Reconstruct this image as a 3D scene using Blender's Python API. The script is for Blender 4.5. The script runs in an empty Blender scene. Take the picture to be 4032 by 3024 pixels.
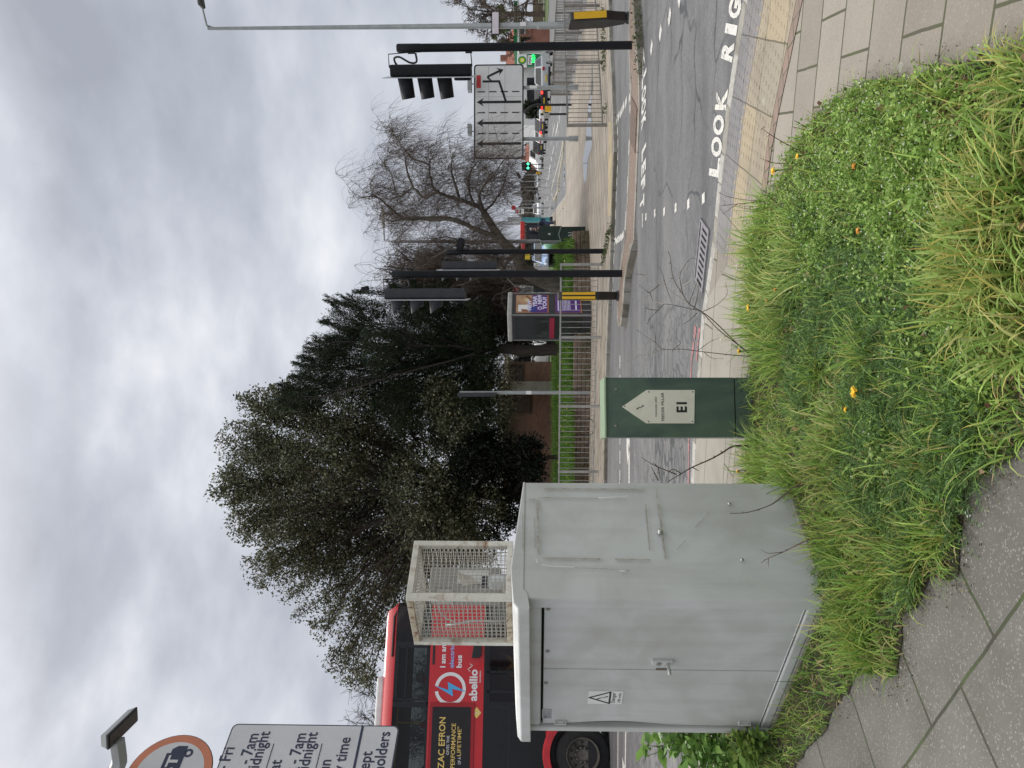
import bpy, math, random
import numpy as np
from mathutils import Vector, Matrix
from mathutils.geometry import tessellate_polygon

# ------------------------------------------------------------------ camera
# the photograph is a portrait shot stored on its side: the camera is rolled a quarter turn
F, CX, CY, H = 3030.0, 2016.0, 1512.0, 1.40
PIT = math.atan(89 / 3030.0)
CP, SP = math.cos(PIT), math.sin(PIT)
S = bpy.context.scene
C = S.collection
cam = bpy.data.cameras.new("camera")
cam.sensor_fit = 'HORIZONTAL'
cam.sensor_width = 36
cam.lens = 36 * F / 4032
cam.clip_start = 0.05
cam.clip_end = 4000
camo = bpy.data.objects.new("camera", cam)
C.objects.link(camo)
m3 = Matrix(((0, 1, 0), (SP, 0, -CP), (-CP, 0, -SP)))
camo.matrix_world = Matrix.Translation((0, 0, H)) @ m3.to_4x4()
S.camera = camo

# ------------------------------------------------------------------ sky, sun, exposure
SUN_EL, SUN_AZ = math.radians(38), math.radians(-28)      # azimuth measured from +Y towards +X
W = bpy.data.worlds.new("World")
S.world = W
W.use_nodes = True
nt = W.node_tree
nt.nodes.clear()
def wn(t, **k):
    n = nt.nodes.new(t)
    for a, b in k.items(): setattr(n, a, b)
    return n
L = nt.links.new
sky = wn('ShaderNodeTexSky', sky_type='NISHITA', sun_disc=False)
sky.sun_elevation = SUN_EL
sky.sun_rotation = SUN_AZ
bg1 = wn('ShaderNodeBackground'); bg1.inputs[1].default_value = 0.1
L(sky.outputs[0], bg1.inputs[0])
tc = wn('ShaderNodeTexCoord')
sep = wn('ShaderNodeSeparateXYZ'); L(tc.outputs['Generated'], sep.inputs[0])
def wmath(op, a, b=None, clamp=False):
    n = wn('ShaderNodeMath', operation=op, use_clamp=clamp)
    for i, v in enumerate((a, b)):
        if v is None: continue
        if isinstance(v, (int, float)): n.inputs[i].default_value = v
        else: L(v, n.inputs[i])
    return n.outputs[0]
zc = wmath('MAXIMUM', sep.outputs[2], 0.0)
den = wmath('ADD', zc, 0.30)
cu = wmath('DIVIDE', sep.outputs[0], den)
cv = wmath('DIVIDE', sep.outputs[1], den)
comb = wn('ShaderNodeCombineXYZ'); L(cu, comb.inputs[0]); L(cv, comb.inputs[1]); comb.inputs[2].default_value = 3.7
n1 = wn('ShaderNodeTexNoise'); n1.inputs['Scale'].default_value = 3.0; n1.inputs['Detail'].default_value = 7; n1.inputs['Roughness'].default_value = 0.52; n1.inputs['Distortion'].default_value = 0.15
sc3 = wn('ShaderNodeMapping'); sc3.inputs['Scale'].default_value = (1.0, 1.0, 1.9); sc3.inputs['Location'].default_value = (3.1, 0.4, 1.7); L(tc.outputs['Generated'], sc3.inputs['Vector'])
L(sc3.outputs[0], n1.inputs['Vector'])
n2 = wn('ShaderNodeTexNoise'); n2.inputs['Scale'].default_value = 8.5; n2.inputs['Detail'].default_value = 6; n2.inputs['Roughness'].default_value = 0.5
L(sc3.outputs[0], n2.inputs['Vector'])
cl = wmath('ADD', wmath('MULTIPLY', n1.outputs[0], 0.72), wmath('MULTIPLY', n2.outputs[0], 0.28))
# thinner, brighter cloud round the hidden sun
sv = (math.sin(SUN_AZ) * math.cos(SUN_EL - 0.16), math.cos(SUN_AZ) * math.cos(SUN_EL - 0.16), math.sin(SUN_EL - 0.16))
dot = wn('ShaderNodeVectorMath', operation='DOT_PRODUCT'); L(tc.outputs['Generated'], dot.inputs[0]); dot.inputs[1].default_value = sv
glow = wmath('POWER', wmath('MAXIMUM', dot.outputs['Value'], 0.0), 9.0)
cl2 = wmath('ADD', cl, wmath('MULTIPLY', glow, 0.05))
ramp = wn('ShaderNodeValToRGB')
e = ramp.color_ramp.elements
e[0].position = 0.36; e[0].color = (0.41, 0.435, 0.50, 1)
e[1].position = 0.735; e[1].color = (0.97, 0.98, 1.0, 1)
q = e.new(0.47); q.color = (0.50, 0.53, 0.605, 1)
q = e.new(0.58); q.color = (0.65, 0.68, 0.75, 1)
L(cl2, ramp.inputs[0])
up = wn('ShaderNodeMapRange'); up.inputs[1].default_value = 0.52; up.inputs[2].default_value = 1.0; up.inputs[3].default_value = 1.0; up.inputs[4].default_value = 4.3
L(sep.outputs[2], up.inputs[0])
bg2 = wn('ShaderNodeBackground')
warm = wn('ShaderNodeMix', data_type='RGBA'); wf = wn('ShaderNodeMapRange'); wf.inputs[1].default_value = 0.5; wf.inputs[2].default_value = 0.8; wf.inputs[4].default_value = 0.85; L(sep.outputs[2], wf.inputs[0]); L(wf.outputs[0], warm.inputs[0]); L(ramp.outputs[0], warm.inputs[6]); warm.inputs[7].default_value = (0.60, 0.575, 0.53, 1)
L(warm.outputs[2], bg2.inputs[0]); L(up.outputs[0], bg2.inputs[1])
mixs = wn('ShaderNodeMixShader'); mixs.inputs[0].default_value = 0.96
L(bg1.outputs[0], mixs.inputs[1]); L(bg2.outputs[0], mixs.inputs[2])
wo = wn('ShaderNodeOutputWorld'); L(mixs.outputs[0], wo.inputs[0])
sun = bpy.data.lights.new("sun", 'SUN')
sun.energy = 1.5; sun.angle = math.radians(25); sun.color = (1, 0.96, 0.9)
suno = bpy.data.objects.new("sun", sun); C.objects.link(suno)
sd = Vector((math.sin(SUN_AZ) * math.cos(SUN_EL), math.cos(SUN_AZ) * math.cos(SUN_EL), math.sin(SUN_EL)))
suno.rotation_euler = sd.to_track_quat('Z', 'Y').to_euler()
S.view_settings.view_transform = 'Standard'
S.view_settings.look = 'None'
S.view_settings.exposure = 0.0
S.view_settings.gamma = 1.0
S.cycles.max_bounces = 6
S.cycles.transparent_max_bounces = 12

# ------------------------------------------------------------------ measuring from the photograph
def ray(X, Y):
    dn = (X - CX) / F
    return Vector(((CY - Y) / F, CP + dn * SP, SP - dn * CP))
def G(X, Y, z=0.0):
    d = ray(X, Y); t = (z - H) / d.z
    return Vector((d.x * t, d.y * t, z))
def D(X, Y, dep):
    d = ray(X, Y); t = dep / d.y
    return Vector((d.x * t, dep, H + d.z * t))
class Fr:
    """local frame: origin on the ground, turned about z; hit() reads a pixel onto a local plane"""
    def __init__(s, o, ang):
        s.o = Vector(o); s.a = ang; s.c = math.cos(ang); s.s = math.sin(ang)
    def loc(s, v):
        v = Vector(v) - s.o
        return Vector((v.x * s.c + v.y * s.s, -v.x * s.s + v.y * s.c, v.z))
    def _l(s, X, Y):
        o = s.loc((0, 0, H)); d = ray(X, Y)
        return o, Vector((d.x * s.c + d.y * s.s, -d.x * s.s + d.y * s.c, d.z))
    def hit(s, X, Y, yp=0.0):
        o, d = s._l(X, Y); t = (yp - o.y) / d.y
        return o.x + d.x * t, o.z + d.z * t
    def side(s, X, Y, xp=0.0):
        o, d = s._l(X, Y); t = (xp - o.x) / d.x
        return o.y + d.y * t, o.z + d.z * t

# ------------------------------------------------------------------ materials
MATS = {}
def newmat(name):
    m = bpy.data.materials.new(name); m.use_nodes = True
    t = m.node_tree
    b = t.nodes['Principled BSDF']
    MATS[name] = m
    return m, t, b
def node(t, typ, **k):
    n = t.nodes.new(typ)
    for a, b in k.items(): setattr(n, a, b)
    return n
def nmath(t, op, a, b=None, clamp=False):
    n = node(t, 'ShaderNodeMath', operation=op, use_clamp=clamp)
    for i, v in enumerate((a, b)):
        if v is None: continue
        if isinstance(v, (int, float)): n.inputs[i].default_value = v
        else: t.links.new(v, n.inputs[i])
    return n.outputs[0]
def nnoise(t, vec, scale, detail=5, rough=0.55, dist=0.0):
    n = node(t, 'ShaderNodeTexNoise')
    n.inputs['Scale'].default_value = scale; n.inputs['Detail'].default_value = detail
    n.inputs['Roughness'].default_value = rough; n.inputs['Distortion'].default_value = dist
    if vec is not None: t.links.new(vec, n.inputs['Vector'])
    return n.outputs['Fac']
def nmap(t, v, a, b, c, d):
    n = node(t, 'ShaderNodeMapRange')
    for i, x in enumerate((a, b, c, d)): n.inputs[i + 1].default_value = x
    t.links.new(v, n.inputs[0])
    return n.outputs[0]
def nmix(t, fac, a, b, mode='MIX'):
    n = node(t, 'ShaderNodeMix', data_type='RGBA', blend_type=mode)
    if isinstance(fac, (int, float)): n.inputs[0].default_value = fac
    else: t.links.new(fac, n.inputs[0])
    for i, v in ((6, a), (7, b)):
        if isinstance(v, (tuple, list)): n.inputs[i].default_value = (*v[:3], 1)
        else: t.links.new(v, n.inputs[i])
    return n.outputs[2]
def nbump(t, b, h, strength=0.3, dist=0.01):
    n = node(t, 'ShaderNodeBump'); n.inputs['Strength'].default_value = strength; n.inputs['Distance'].default_value = dist
    t.links.new(h, n.inputs['Height']); t.links.new(n.outputs[0], b.inputs['Normal'])
def npos(t):
    return node(t, 'ShaderNodeNewGeometry').outputs['Position']
def nobj(t):
    return node(t, 'ShaderNodeTexCoord').outputs['Object']
def mat(name, col, rough=0.6, metal=0.0, var=0.15, scale=5.0, bump=0.0, bscale=60.0, dirt=None, dirtamt=0.0, coat=0.0, dscale=3.0, spec=0.5):
    """plain surface with mottling, optional dirt patches and fine bump"""
    m, t, b = newmat(name)
    p = nobj(t)
    n = nnoise(t, p, scale, 6)
    f = nmap(t, n, 0.3, 0.7, 1 - var, 1 + var)
    cc = node(t, 'ShaderNodeVectorMath', operation='SCALE'); cc.inputs[0].default_value = col[:3]
    t.links.new(f, cc.inputs['Scale'])
    out = cc.outputs[0]
    if dirt:
        dn = nnoise(t, p, dscale, 8, 0.65, 0.6)
        out = nmix(t, nmap(t, dn, 0.5, 0.72, 0, dirtamt), out, dirt)
    t.links.new(out, b.inputs['Base Color'])
    rn = nmap(t, nnoise(t, p, scale * 2.3, 4), 0.3, 0.7, max(0.02, rough - 0.08), min(1, rough + 0.08))
    t.links.new(rn, b.inputs['Roughness'])
    b.inputs['Metallic'].default_value = metal
    b.inputs['Coat Weight'].default_value = coat
    b.inputs['Specular IOR Level'].default_value = spec
    if bump: nbump(t, b, nnoise(t, p, bscale, 4), bump, 0.01)
    return m
def colmat(name, rough=0.55, trans=0.0, gain=1.0, spec=0.4):
    """takes its colour from the mesh's own per-leaf colour attribute"""
    m, t, b = newmat(name)
    a = node(t, 'ShaderNodeAttribute', attribute_name='Col')
    b.inputs['Roughness'].default_value = rough
    b.inputs['Specular IOR Level'].default_value = spec
    src = a.outputs['Color']
    t.links.new(src, b.inputs['Base Color'])
    if trans:
        tr = node(t, 'ShaderNodeBsdfTranslucent')
        t.links.new(src, tr.inputs[0])
        mx = node(t, 'ShaderNodeMixShader'); mx.inputs[0].default_value = trans
        o = t.nodes['Material Output']
        t.links.new(b.outputs[0], mx.inputs[1]); t.links.new(tr.outputs[0], mx.inputs[2]); t.links.new(mx.outputs[0], o.inputs[0])
    return m
def emat(name, col, strength):
    m, t, b = newmat(name)
    b.inputs['Base Color'].default_value = (*col, 1)
    b.inputs['Emission Color'].default_value = (*col, 1); b.inputs['Emission Strength'].default_value = strength
    return m
def glassmat(name, tint, trans, rough=0.04):
    m, t, b = newmat(name)
    b.inputs['Base Color'].default_value = (*tint, 1); b.inputs['Roughness'].default_value = rough
    tr = node(t, 'ShaderNodeBsdfTransparent'); tr.inputs[0].default_value = (0.8, 0.86, 0.84, 1)
    mx = node(t, 'ShaderNodeMixShader'); mx.inputs[0].default_value = trans
    o = t.nodes['Material Output']
    t.links.new(b.outputs[0], mx.inputs[1]); t.links.new(tr.outputs[0], mx.inputs[2]); t.links.new(mx.outputs[0], o.inputs[0])
    return m

# ------------------------------------------------------------------ object helpers
def thing(name, label, cat, loc=(0, 0, 0), rot=0.0, group=None):
    o = bpy.data.objects.new(name, None); C.objects.link(o)
    o.empty_display_size = 0.1
    o.location = loc; o.rotation_euler = (0, 0, rot)
    o['label'] = label; o['category'] = cat
    if group: o['group'] = group
    return o
def tag(o, label=None, cat=None, group=None, kind=None):
    for k, v in (('label', label), ('category', cat), ('group', group), ('kind', kind)):
        if v: o[k] = v
    return o
def copy_tree(o, parent=None):
    c = o.copy(); C.objects.link(c)
    if parent: c.parent = parent
    for ch in list(o.children): copy_tree(ch, c)
    return c
_fc = {}
def glyphs(s, bold=0.0, space=1.0):
    k = (s, bold, space)
    if k not in _fc:
        cu = bpy.data.curves.new('lettering', 'FONT'); cu.body = s; cu.size = 1; cu.offset = bold; cu.space_character = space
        cu.resolution_u = 3; cu.fill_mode = 'FRONT'
        ob = bpy.data.objects.new('lettering', cu)
        me = bpy.data.meshes.new_from_object(ob)
        v = np.array([tuple(x.co) for x in me.vertices]).reshape(-1, 3)
        f = [tuple(p.vertices) for p in me.polygons]
        bpy.data.objects.remove(ob); bpy.data.meshes.remove(me); bpy.data.curves.remove(cu)
        _fc[k] = (v, f)
    return _fc[k]
class MB:
    def __init__(s):
        s.v = []; s.f = []; s.mi = []; s.mats = []; s.cur = 0; s.M = None
    def use(s, m):
        if m not in s.mats: s.mats.append(m)
        s.cur = s.mats.index(m); return s
    def add(s, vs, fs):
        b = len(s.v)
        if s.M is not None: vs = [s.M @ Vector(v) for v in vs]
        s.v.extend(tuple(v) for v in vs)
        for f in fs:
            s.f.append(tuple(b + i for i in f)); s.mi.append(s.cur)
        return s
    def box(s, c, d, rz=0.0, rx=0.0, ry=0.0):
        hx, hy, hz = d[0] / 2, d[1] / 2, d[2] / 2
        vs = [Vector((x, y, z)) for x in (-hx, hx) for y in (-hy, hy) for z in (-hz, hz)]
        if rz or rx or ry:
            R = Matrix.Rotation(rz, 3, 'Z') @ Matrix.Rotation(ry, 3, 'Y') @ Matrix.Rotation(rx, 3, 'X')
            vs = [R @ v for v in vs]
        vs = [v + Vector(c) for v in vs]
        return s.add(vs, [(0, 1, 3, 2), (4, 6, 7, 5), (0, 4, 5, 1), (2, 3, 7, 6), (0, 2, 6, 4), (1, 5, 7, 3)])
    def bb(s, x0, x1, y0, y1, z0, z1):
        return s.box(((x0 + x1) / 2, (y0 + y1) / 2, (z0 + z1) / 2), (abs(x1 - x0), abs(y1 - y0), abs(z1 - z0)))
    def cyl(s, p0, p1, r0, r1=None, n=12, caps=True):
        return s.tube([p0, p1], [r0, r0 if r1 is None else r1], n, caps)
    def tube(s, pts, rad, n=8, caps=True):
        pts = [Vector(p) for p in pts]
        if isinstance(rad, (int, float)): rad = [rad] * len(pts)
        vs = []; fs = []
        t0 = (pts[1] - pts[0]).normalized()
        ref = Vector((0, 0, 1)) if abs(t0.z) < 0.9 else Vector((1, 0, 0))
        u = t0.cross(ref).normalized()
        for i, p in enumerate(pts):
            a = pts[max(0, i - 1)]; b = pts[min(len(pts) - 1, i + 1)]
            t = (b - a).normalized()
            u = (u - t * u.dot(t)).normalized(); w = t.cross(u)
            for k in range(n):
                an = 2 * math.pi * k / n
                vs.append(p + (u * math.cos(an) + w * math.sin(an)) * rad[i])
        for i in range(len(pts) - 1):
            for k in range(n):
                a = i * n + k; b = i * n + (k + 1) % n
                fs.append((a, b, b + n, a + n))
        if caps:
            fs.append(tuple(range(n - 1, -1, -1))); fs.append(tuple(range((len(pts) - 1) * n, len(pts) * n)))
        return s.add(vs, fs)
    def lathe(s, prof, c=(0, 0, 0), n=20, axis='z'):
        vs = []; fs = []
        for r, z in prof:
            for k in range(n):
                a = 2 * math.pi * k / n
                p = (r * math.cos(a), r * math.sin(a), z)
                if axis == 'x': p = (p[2], p[0], p[1])
                if axis == 'y': p = (p[0], p[2], p[1])
                vs.append((p[0] + c[0], p[1] + c[1], p[2] + c[2]))
        for i in range(len(prof) - 1):
            for k in range(n):
                a = i * n + k; b = i * n + (k + 1) % n
                fs.append((a, b, b + n, a + n))
        return s.add(vs, fs)
    def poly(s, pts, o=(0, 0, 0), ux=(1, 0, 0), uy=(0, 0, 1), thick=0.0, uz=None):
        """flat polygon (2D pts) set in a plane, optionally given thickness along uz"""
        o = Vector(o); ux = Vector(ux); uy = Vector(uy)
        uz = Vector(uz) if uz else ux.cross(uy)
        n = len(pts)
        tri = tessellate_polygon([[Vector((p[0], p[1], 0)) for p in pts]])
        P = [o + ux * p[0] + uy * p[1] for p in pts]
        if not thick: return s.add(P, [tuple(t) for t in tri])
        Q = [p - uz * thick for p in P]
        fs = [tuple(t) for t in tri] + [tuple(n + i for i in reversed(t)) for t in tri]
        fs += [(i, i + n, (i + 1) % n + n, (i + 1) % n) for i in range(n)]
        return s.add(P + Q, fs)
    def text(s, t, size, o, ux=(1, 0, 0), uy=(0, 0, 1), fit=None, align='l', bold=0.0, hfit=None, space=1.0):
        v, f = glyphs(t, bold, space)
        if not len(v): return s
        x0, x1 = v[:, 0].min(), v[:, 0].max()
        y0, y1 = v[:, 1].min(), v[:, 1].max()
        sx = sy = size
        if fit: sx = fit / (x1 - x0)
        if hfit: sy = hfit / (y1 - y0)
        off = {'l': -x0, 'c': -(x0 + x1) / 2, 'r': -x1}[align]
        oy = -y0 if hfit else 0
        o = Vector(o); ux = Vector(ux); uy = Vector(uy)
        return s.add([o + ux * ((p[0] + off) * sx) + uy * ((p[1] + oy) * sy) for p in v], f)
    def build(s, name, m=None, parent=None, bevel=0.0, smooth=False, seg=2, loc=None):
        me = bpy.data.meshes.new(name)
        me.from_pydata(s.v, [], s.f)
        if m is not None and not s.mats: me.materials.append(m)
        for x in s.mats: me.materials.append(x)
        if s.mats: me.polygons.foreach_set('material_index', s.mi)
        if smooth:
            me.polygons.foreach_set('use_smooth', [True] * len(me.polygons))
            try: me.set_sharp_from_angle(angle=math.radians(40))
            except Exception: pass
        me.update()
        o = bpy.data.objects.new(name, me); C.objects.link(o)
        if parent: o.parent = parent
        if loc: o.location = loc
        if bevel:
            b = o.modifiers.new('bevel', 'BEVEL'); b.width = bevel; b.segments = seg; b.limit_method = 'ANGLE'; b.angle_limit = math.radians(40); b.harden_normals = False
        return o
def npmesh(name, V, Fa, m, parent=None, col=None, smooth=False):
    """numpy vertex / face arrays (all faces of one size) -> object"""
    V = np.asarray(V, np.float32); Fa = np.asarray(Fa, np.int32)
    k = Fa.shape[1]
    me = bpy.data.meshes.new(name)
    me.vertices.add(len(V)); me.vertices.foreach_set('co', V.ravel())
    me.loops.add(Fa.size); me.loops.foreach_set('vertex_index', Fa.ravel())
    me.polygons.add(len(Fa)); me.polygons.foreach_set('loop_start', np.arange(0, Fa.size, k, dtype=np.int32))
    me.update(calc_edges=True)
    if col is not None:
        a = me.color_attributes.new('Col', 'FLOAT_COLOR', 'POINT')
        cc = np.ones((len(V), 4), np.float32); cc[:, :3] = col
        a.data.foreach_set('color', cc.ravel())
    if smooth: me.polygons.foreach_set('use_smooth', np.ones(len(Fa), bool))
    me.materials.append(m)
    o = bpy.data.objects.new(name, me); C.objects.link(o)
    if parent: o.parent = parent
    return o
class Tubes:
    """many thin tubes gathered into one mesh"""
    def __init__(s): s.V = []; s.F = []; s.n = 0
    def add(s, pts, r0, r1, n=4):
        P = np.asarray(pts, float); k = len(P)
        T = np.gradient(P, axis=0); T /= (np.linalg.norm(T, axis=1, keepdims=True) + 1e-9)
        ref = np.array((0.3, 0.2, 0.93)) if abs(T[0, 2]) < 0.9 else np.array((0.9, 0.3, 0.1))
        U = np.cross(T, ref); U /= (np.linalg.norm(U, axis=1, keepdims=True) + 1e-9)
        Wv = np.cross(T, U)
        r = np.linspace(r0, r1, k)[:, None, None]
        a = np.arange(n) * 2 * np.pi / n
        ring = P[:, None, :] + r * (U[:, None, :] * np.cos(a)[None, :, None] + Wv[:, None, :] * np.sin(a)[None, :, None])
        s.V.append(ring.reshape(-1, 3))
        i = np.arange(k - 1)[:, None] * n; j = np.arange(n)[None, :]; j2 = (j + 1) % n
        f = np.stack([i + j, i + j2, i + j2 + n, i + j + n], -1).reshape(-1, 4) + s.n
        s.F.append(f); s.n += k * n
    def build(s, name, m, parent=None):
        return npmesh(name, np.concatenate(s.V), np.concatenate(s.F), m, parent, smooth=True)
rng = np.random.default_rng(11)
def smoothpath(pts, n=6):
    """Catmull-Rom through points"""
    P = [np.array(p, float) for p in pts]
    P = [2 * P[0] - P[1]] + P + [2 * P[-1] - P[-2]]
    out = []
    for i in range(1, len(P) - 2):
        for k in range(n):
            t = k / n
            a, b, c, d = P[i - 1], P[i], P[i + 1], P[i + 2]
            out.append(0.5 * (2 * b + (c - a) * t + (2 * a - 5 * b + 4 * c - d) * t * t + (3 * b - a - 3 * c + d) * t ** 3))
    out.append(P[-2])
    return np.array(out)
def inpoly(pt, poly):
    x = pt[:, 0]; y = pt[:, 1]; r = np.zeros(len(pt), bool); n = len(poly)
    for i in range(n):
        x0, y0 = poly[i][:2]; x1, y1 = poly[(i + 1) % n][:2]
        c = ((y0 > y) != (y1 > y)) & (x < (x1 - x0) * (y - y0) / (y1 - y0 + 1e-12) + x0)
        r ^= c
    return r
def scatter(poly, n, dens=None):
    P = np.array([p[:2] for p in poly]); lo = P.min(0); hi = P.max(0)
    out = np.zeros((0, 2))
    while len(out) < n:
        q = rng.uniform(lo, hi, (n * 2, 2)); q = q[inpoly(q, P)]
        if dens is not None: q = q[rng.random(len(q)) < dens(q)]
        out = np.concatenate([out, q])
    return out[:n]

# ================================================================== GROUND, ROADS, PAVEMENTS
def struct(o): o['kind'] = 'structure'; return o
ZR = -0.06
def asphalt():
    m, t, b = newmat('asphalt'); p = npos(t)
    big = nnoise(t, p, 0.35, 4, 0.5)
    mid = nnoise(t, p, 3.0, 6, 0.6)
    fine = nnoise(t, p, 55, 3, 0.7)
    col = nmix(t, nmap(t, big, 0.35, 0.65, 0, 1), (0.120, 0.120, 0.124), (0.160, 0.160, 0.163))
    col = nmix(t, nmap(t, mid, 0.45, 0.75, 0, 0.5), col, (0.085, 0.087, 0.095))
    sp = node(t, 'ShaderNodeTexVoronoi'); sp.inputs['Scale'].default_value = 75; t.links.new(p, sp.inputs['Vector'])
    sepc = node(t, 'ShaderNodeSeparateColor'); t.links.new(sp.outputs['Color'], sepc.inputs[0])
    col = nmix(t, nmap(t, sepc.outputs[0], 0.90, 1.0, 0, 0.55), col, (0.30, 0.295, 0.28))
    col = nmix(t, nmap(t, sepc.outputs[1], 0.75, 1.0, 0, 0.5), col, (0.06, 0.06, 0.065))
    mst = node(t, 'ShaderNodeMapping'); mst.inputs['Rotation'].default_value = (0, 0, 0.35); mst.inputs['Scale'].default_value = (0.12, 1.5, 0.0); t.links.new(p, mst.inputs['Vector'])
    stk = nnoise(t, mst.outputs[0], 1.0, 4, 0.55)
    col = nmix(t, nmap(t, stk, 0.5, 0.68, 0, 0.55), col, (0.20, 0.198, 0.195)); col = nmix(t, nmap(t, stk, 0.47, 0.33, 0, 0.6), col, (0.070, 0.071, 0.075))
    # cracking: warped cell edges, broken up and kept to the tired part of the carriageway
    wn_ = node(t, 'ShaderNodeTexNoise'); wn_.inputs['Scale'].default_value = 1.3; wn_.inputs['Detail'].default_value = 6; t.links.new(p, wn_.inputs['Vector'])
    off = node(t, 'ShaderNodeVectorMath', operation='MULTIPLY_ADD'); t.links.new(wn_.outputs['Color'], off.inputs[0]); off.inputs[1].default_value = (0.9, 0.9, 0.0); t.links.new(p, off.inputs[2])
    mp = node(t, 'ShaderNodeMapping'); mp.inputs['Scale'].default_value = (0.75, 1.25, 0.0); t.links.new(off.outputs[0], mp.inputs['Vector'])
    vc = node(t, 'ShaderNodeTexVoronoi', feature='DISTANCE_TO_EDGE'); vc.inputs['Scale'].default_value = 1.0; t.links.new(mp.outputs[0], vc.inputs['Vector'])
    mp2 = node(t, 'ShaderNodeMapping'); mp2.inputs['Scale'].default_value = (4.2, 6.5, 0.0); t.links.new(off.outputs[0], mp2.inputs['Vector'])
    vf = node(t, 'ShaderNodeTexVoronoi', feature='DISTANCE_TO_EDGE'); vf.inputs['Scale'].default_value = 1.0; t.links.new(mp2.outputs[0], vf.inputs['Vector'])
    sx = node(t, 'ShaderNodeSeparateXYZ'); t.links.new(p, sx.inputs[0])
    left = nmap(t, sx.outputs[0], 2.2, -1.0, 0, 1)
    near = nmap(t, sx.outputs[1], 12.0, 9.5, 0, 1)
    brk = nmap(t, nnoise(t, p, 0.8, 4), 0.38, 0.52, 0, 1)
    c1 = nmath(t, 'MULTIPLY', nmap(t, vc.outputs[0], 0.008, 0.026, 1, 0), nmath(t, 'MULTIPLY', nmap(t, nnoise(t, p, 0.6, 3), 0.44, 0.56, 0.0, 0.75), near))
    c2 = nmath(t, 'MULTIPLY', nmap(t, vf.outputs[0], 0.02, 0.12, 1, 0), nmath(t, 'MULTIPLY', brk, nmath(t, 'MULTIPLY', left, near)))
    crack = nmath(t, 'MAXIMUM', c1, c2)
    col = nmix(t, nmath(t, 'MULTIPLY', crack, 0.95), col, (0.018, 0.025, 0.028))
    t.links.new(col, b.inputs['Base Color'])
    t.links.new(nmap(t, mid, 0.3, 0.7, 0.62, 0.85), b.inputs['Roughness'])
    h = nmath(t, 'SUBTRACT', fine, nmath(t, 'MULTIPLY', crack, 1.2))
    nbump(t, b, h, 0.45, 0.008)
    return m
def slabs(name, rot, bw, rh, c1, c2, mortar, ms, org=(0, 0), speck=0.5, stain=(0.10, 0.085, 0.065), stainamt=0.5, bump=0.3, offs=0.5, moss=(0.068, 0.080, 0.030), pale=0.0):
    m, t, b = newmat(name); p = npos(t)
    sub = node(t, 'ShaderNodeVectorMath', operation='SUBTRACT'); t.links.new(p, sub.inputs[0]); sub.inputs[1].default_value = (*org, 0)
    wz = node(t, 'ShaderNodeTexNoise'); wz.inputs['Scale'].default_value = 5; t.links.new(p, wz.inputs['Vector'])
    wo_ = node(t, 'ShaderNodeVectorMath', operation='MULTIPLY_ADD'); t.links.new(wz.outputs['Color'], wo_.inputs[0]); wo_.inputs[1].default_value = (0.012, 0.012, 0); t.links.new(sub.outputs[0], wo_.inputs[2])
    mp = node(t, 'ShaderNodeMapping', vector_type='POINT'); mp.inputs['Rotation'].default_value = (0, 0, -rot); t.links.new(wo_.outputs[0], mp.inputs['Vector'])
    br = node(t, 'ShaderNodeTexBrick', offset=offs); br.inputs['Scale'].default_value = 1
    br.inputs['Brick Width'].default_value = bw; br.inputs['Row Height'].default_value = rh
    br.inputs['Mortar Size'].default_value = ms; br.inputs['Mortar Smooth'].default_value = 0.35
    br.inputs['Color1'].default_value = (*c1, 1); br.inputs['Color2'].default_value = (*c2, 1); br.inputs['Mortar'].default_value = (*mortar, 1)
    t.links.new(mp.outputs[0], br.inputs['Vector'])
    col = br.outputs['Color']
    n = nnoise(t, p, 2.6, 7, 0.6)
    col = nmix(t, nmap(t, n, 0.45, 0.75, 0, stainamt), col, stain)
    if pale:
        np_ = nnoise(t, p, 0.7, 3); col = nmix(t, nmap(t, np_, 0.5, 0.65, 0, pale), col, (0.42, 0.42, 0.36))
    v = node(t, 'ShaderNodeTexVoronoi'); v.inputs['Scale'].default_value = 190; t.links.new(p, v.inputs['Vector'])
    sc = node(t, 'ShaderNodeSeparateColor'); t.links.new(v.outputs['Color'], sc.inputs[0])
    col = nmix(t, nmap(t, sc.outputs[0], 0.86, 1, 0, speck), col, (0.52, 0.50, 0.45))
    col = nmix(t, nmap(t, sc.outputs[1], 0.70, 1, 0, speck), col, (0.10, 0.095, 0.085))
    mo = nmix(t, nmap(t, nnoise(t, p, 4.0, 5), 0.42, 0.6, 0, 1), mortar, moss)
    col = nmix(t, br.outputs['Fac'], col, mo)
    # lichen spots
    vl = node(t, 'ShaderNodeTexVoronoi'); vl.inputs['Scale'].default_value = 5.5; vl.inputs['Randomness'].default_value = 1; t.links.new(wo_.outputs[0], vl.inputs['Vector'])
    sl = node(t, 'ShaderNodeSeparateColor'); t.links.new(vl.outputs['Color'], sl.inputs[0])
    dd = nmath(t, 'ADD', vl.outputs['Distance'], nmath(t, 'MULTIPLY', nnoise(t, p, 30, 4), 0.12))
    lm = nmath(t, 'MULTIPLY', nmap(t, dd, 0.16, 0.2, 0.55, 0), nmap(t, sl.outputs[0], 0.78, 0.8, 0, 1))
    col = nmix(t, lm, col, (0.42, 0.43, 0.36))
    t.links.new(col, b.inputs['Base Color'])
    b.inputs['Roughness'].default_value = 0.75
    hh = nmath(t, 'SUBTRACT', nmath(t, 'MULTIPLY', nnoise(t, p, 120, 3), 0.35), nmath(t, 'MULTIPLY', br.outputs['Fac'], 1.4))
    nbump(t, b, hh, bump, 0.01)
    return m
M_road = asphalt()
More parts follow.
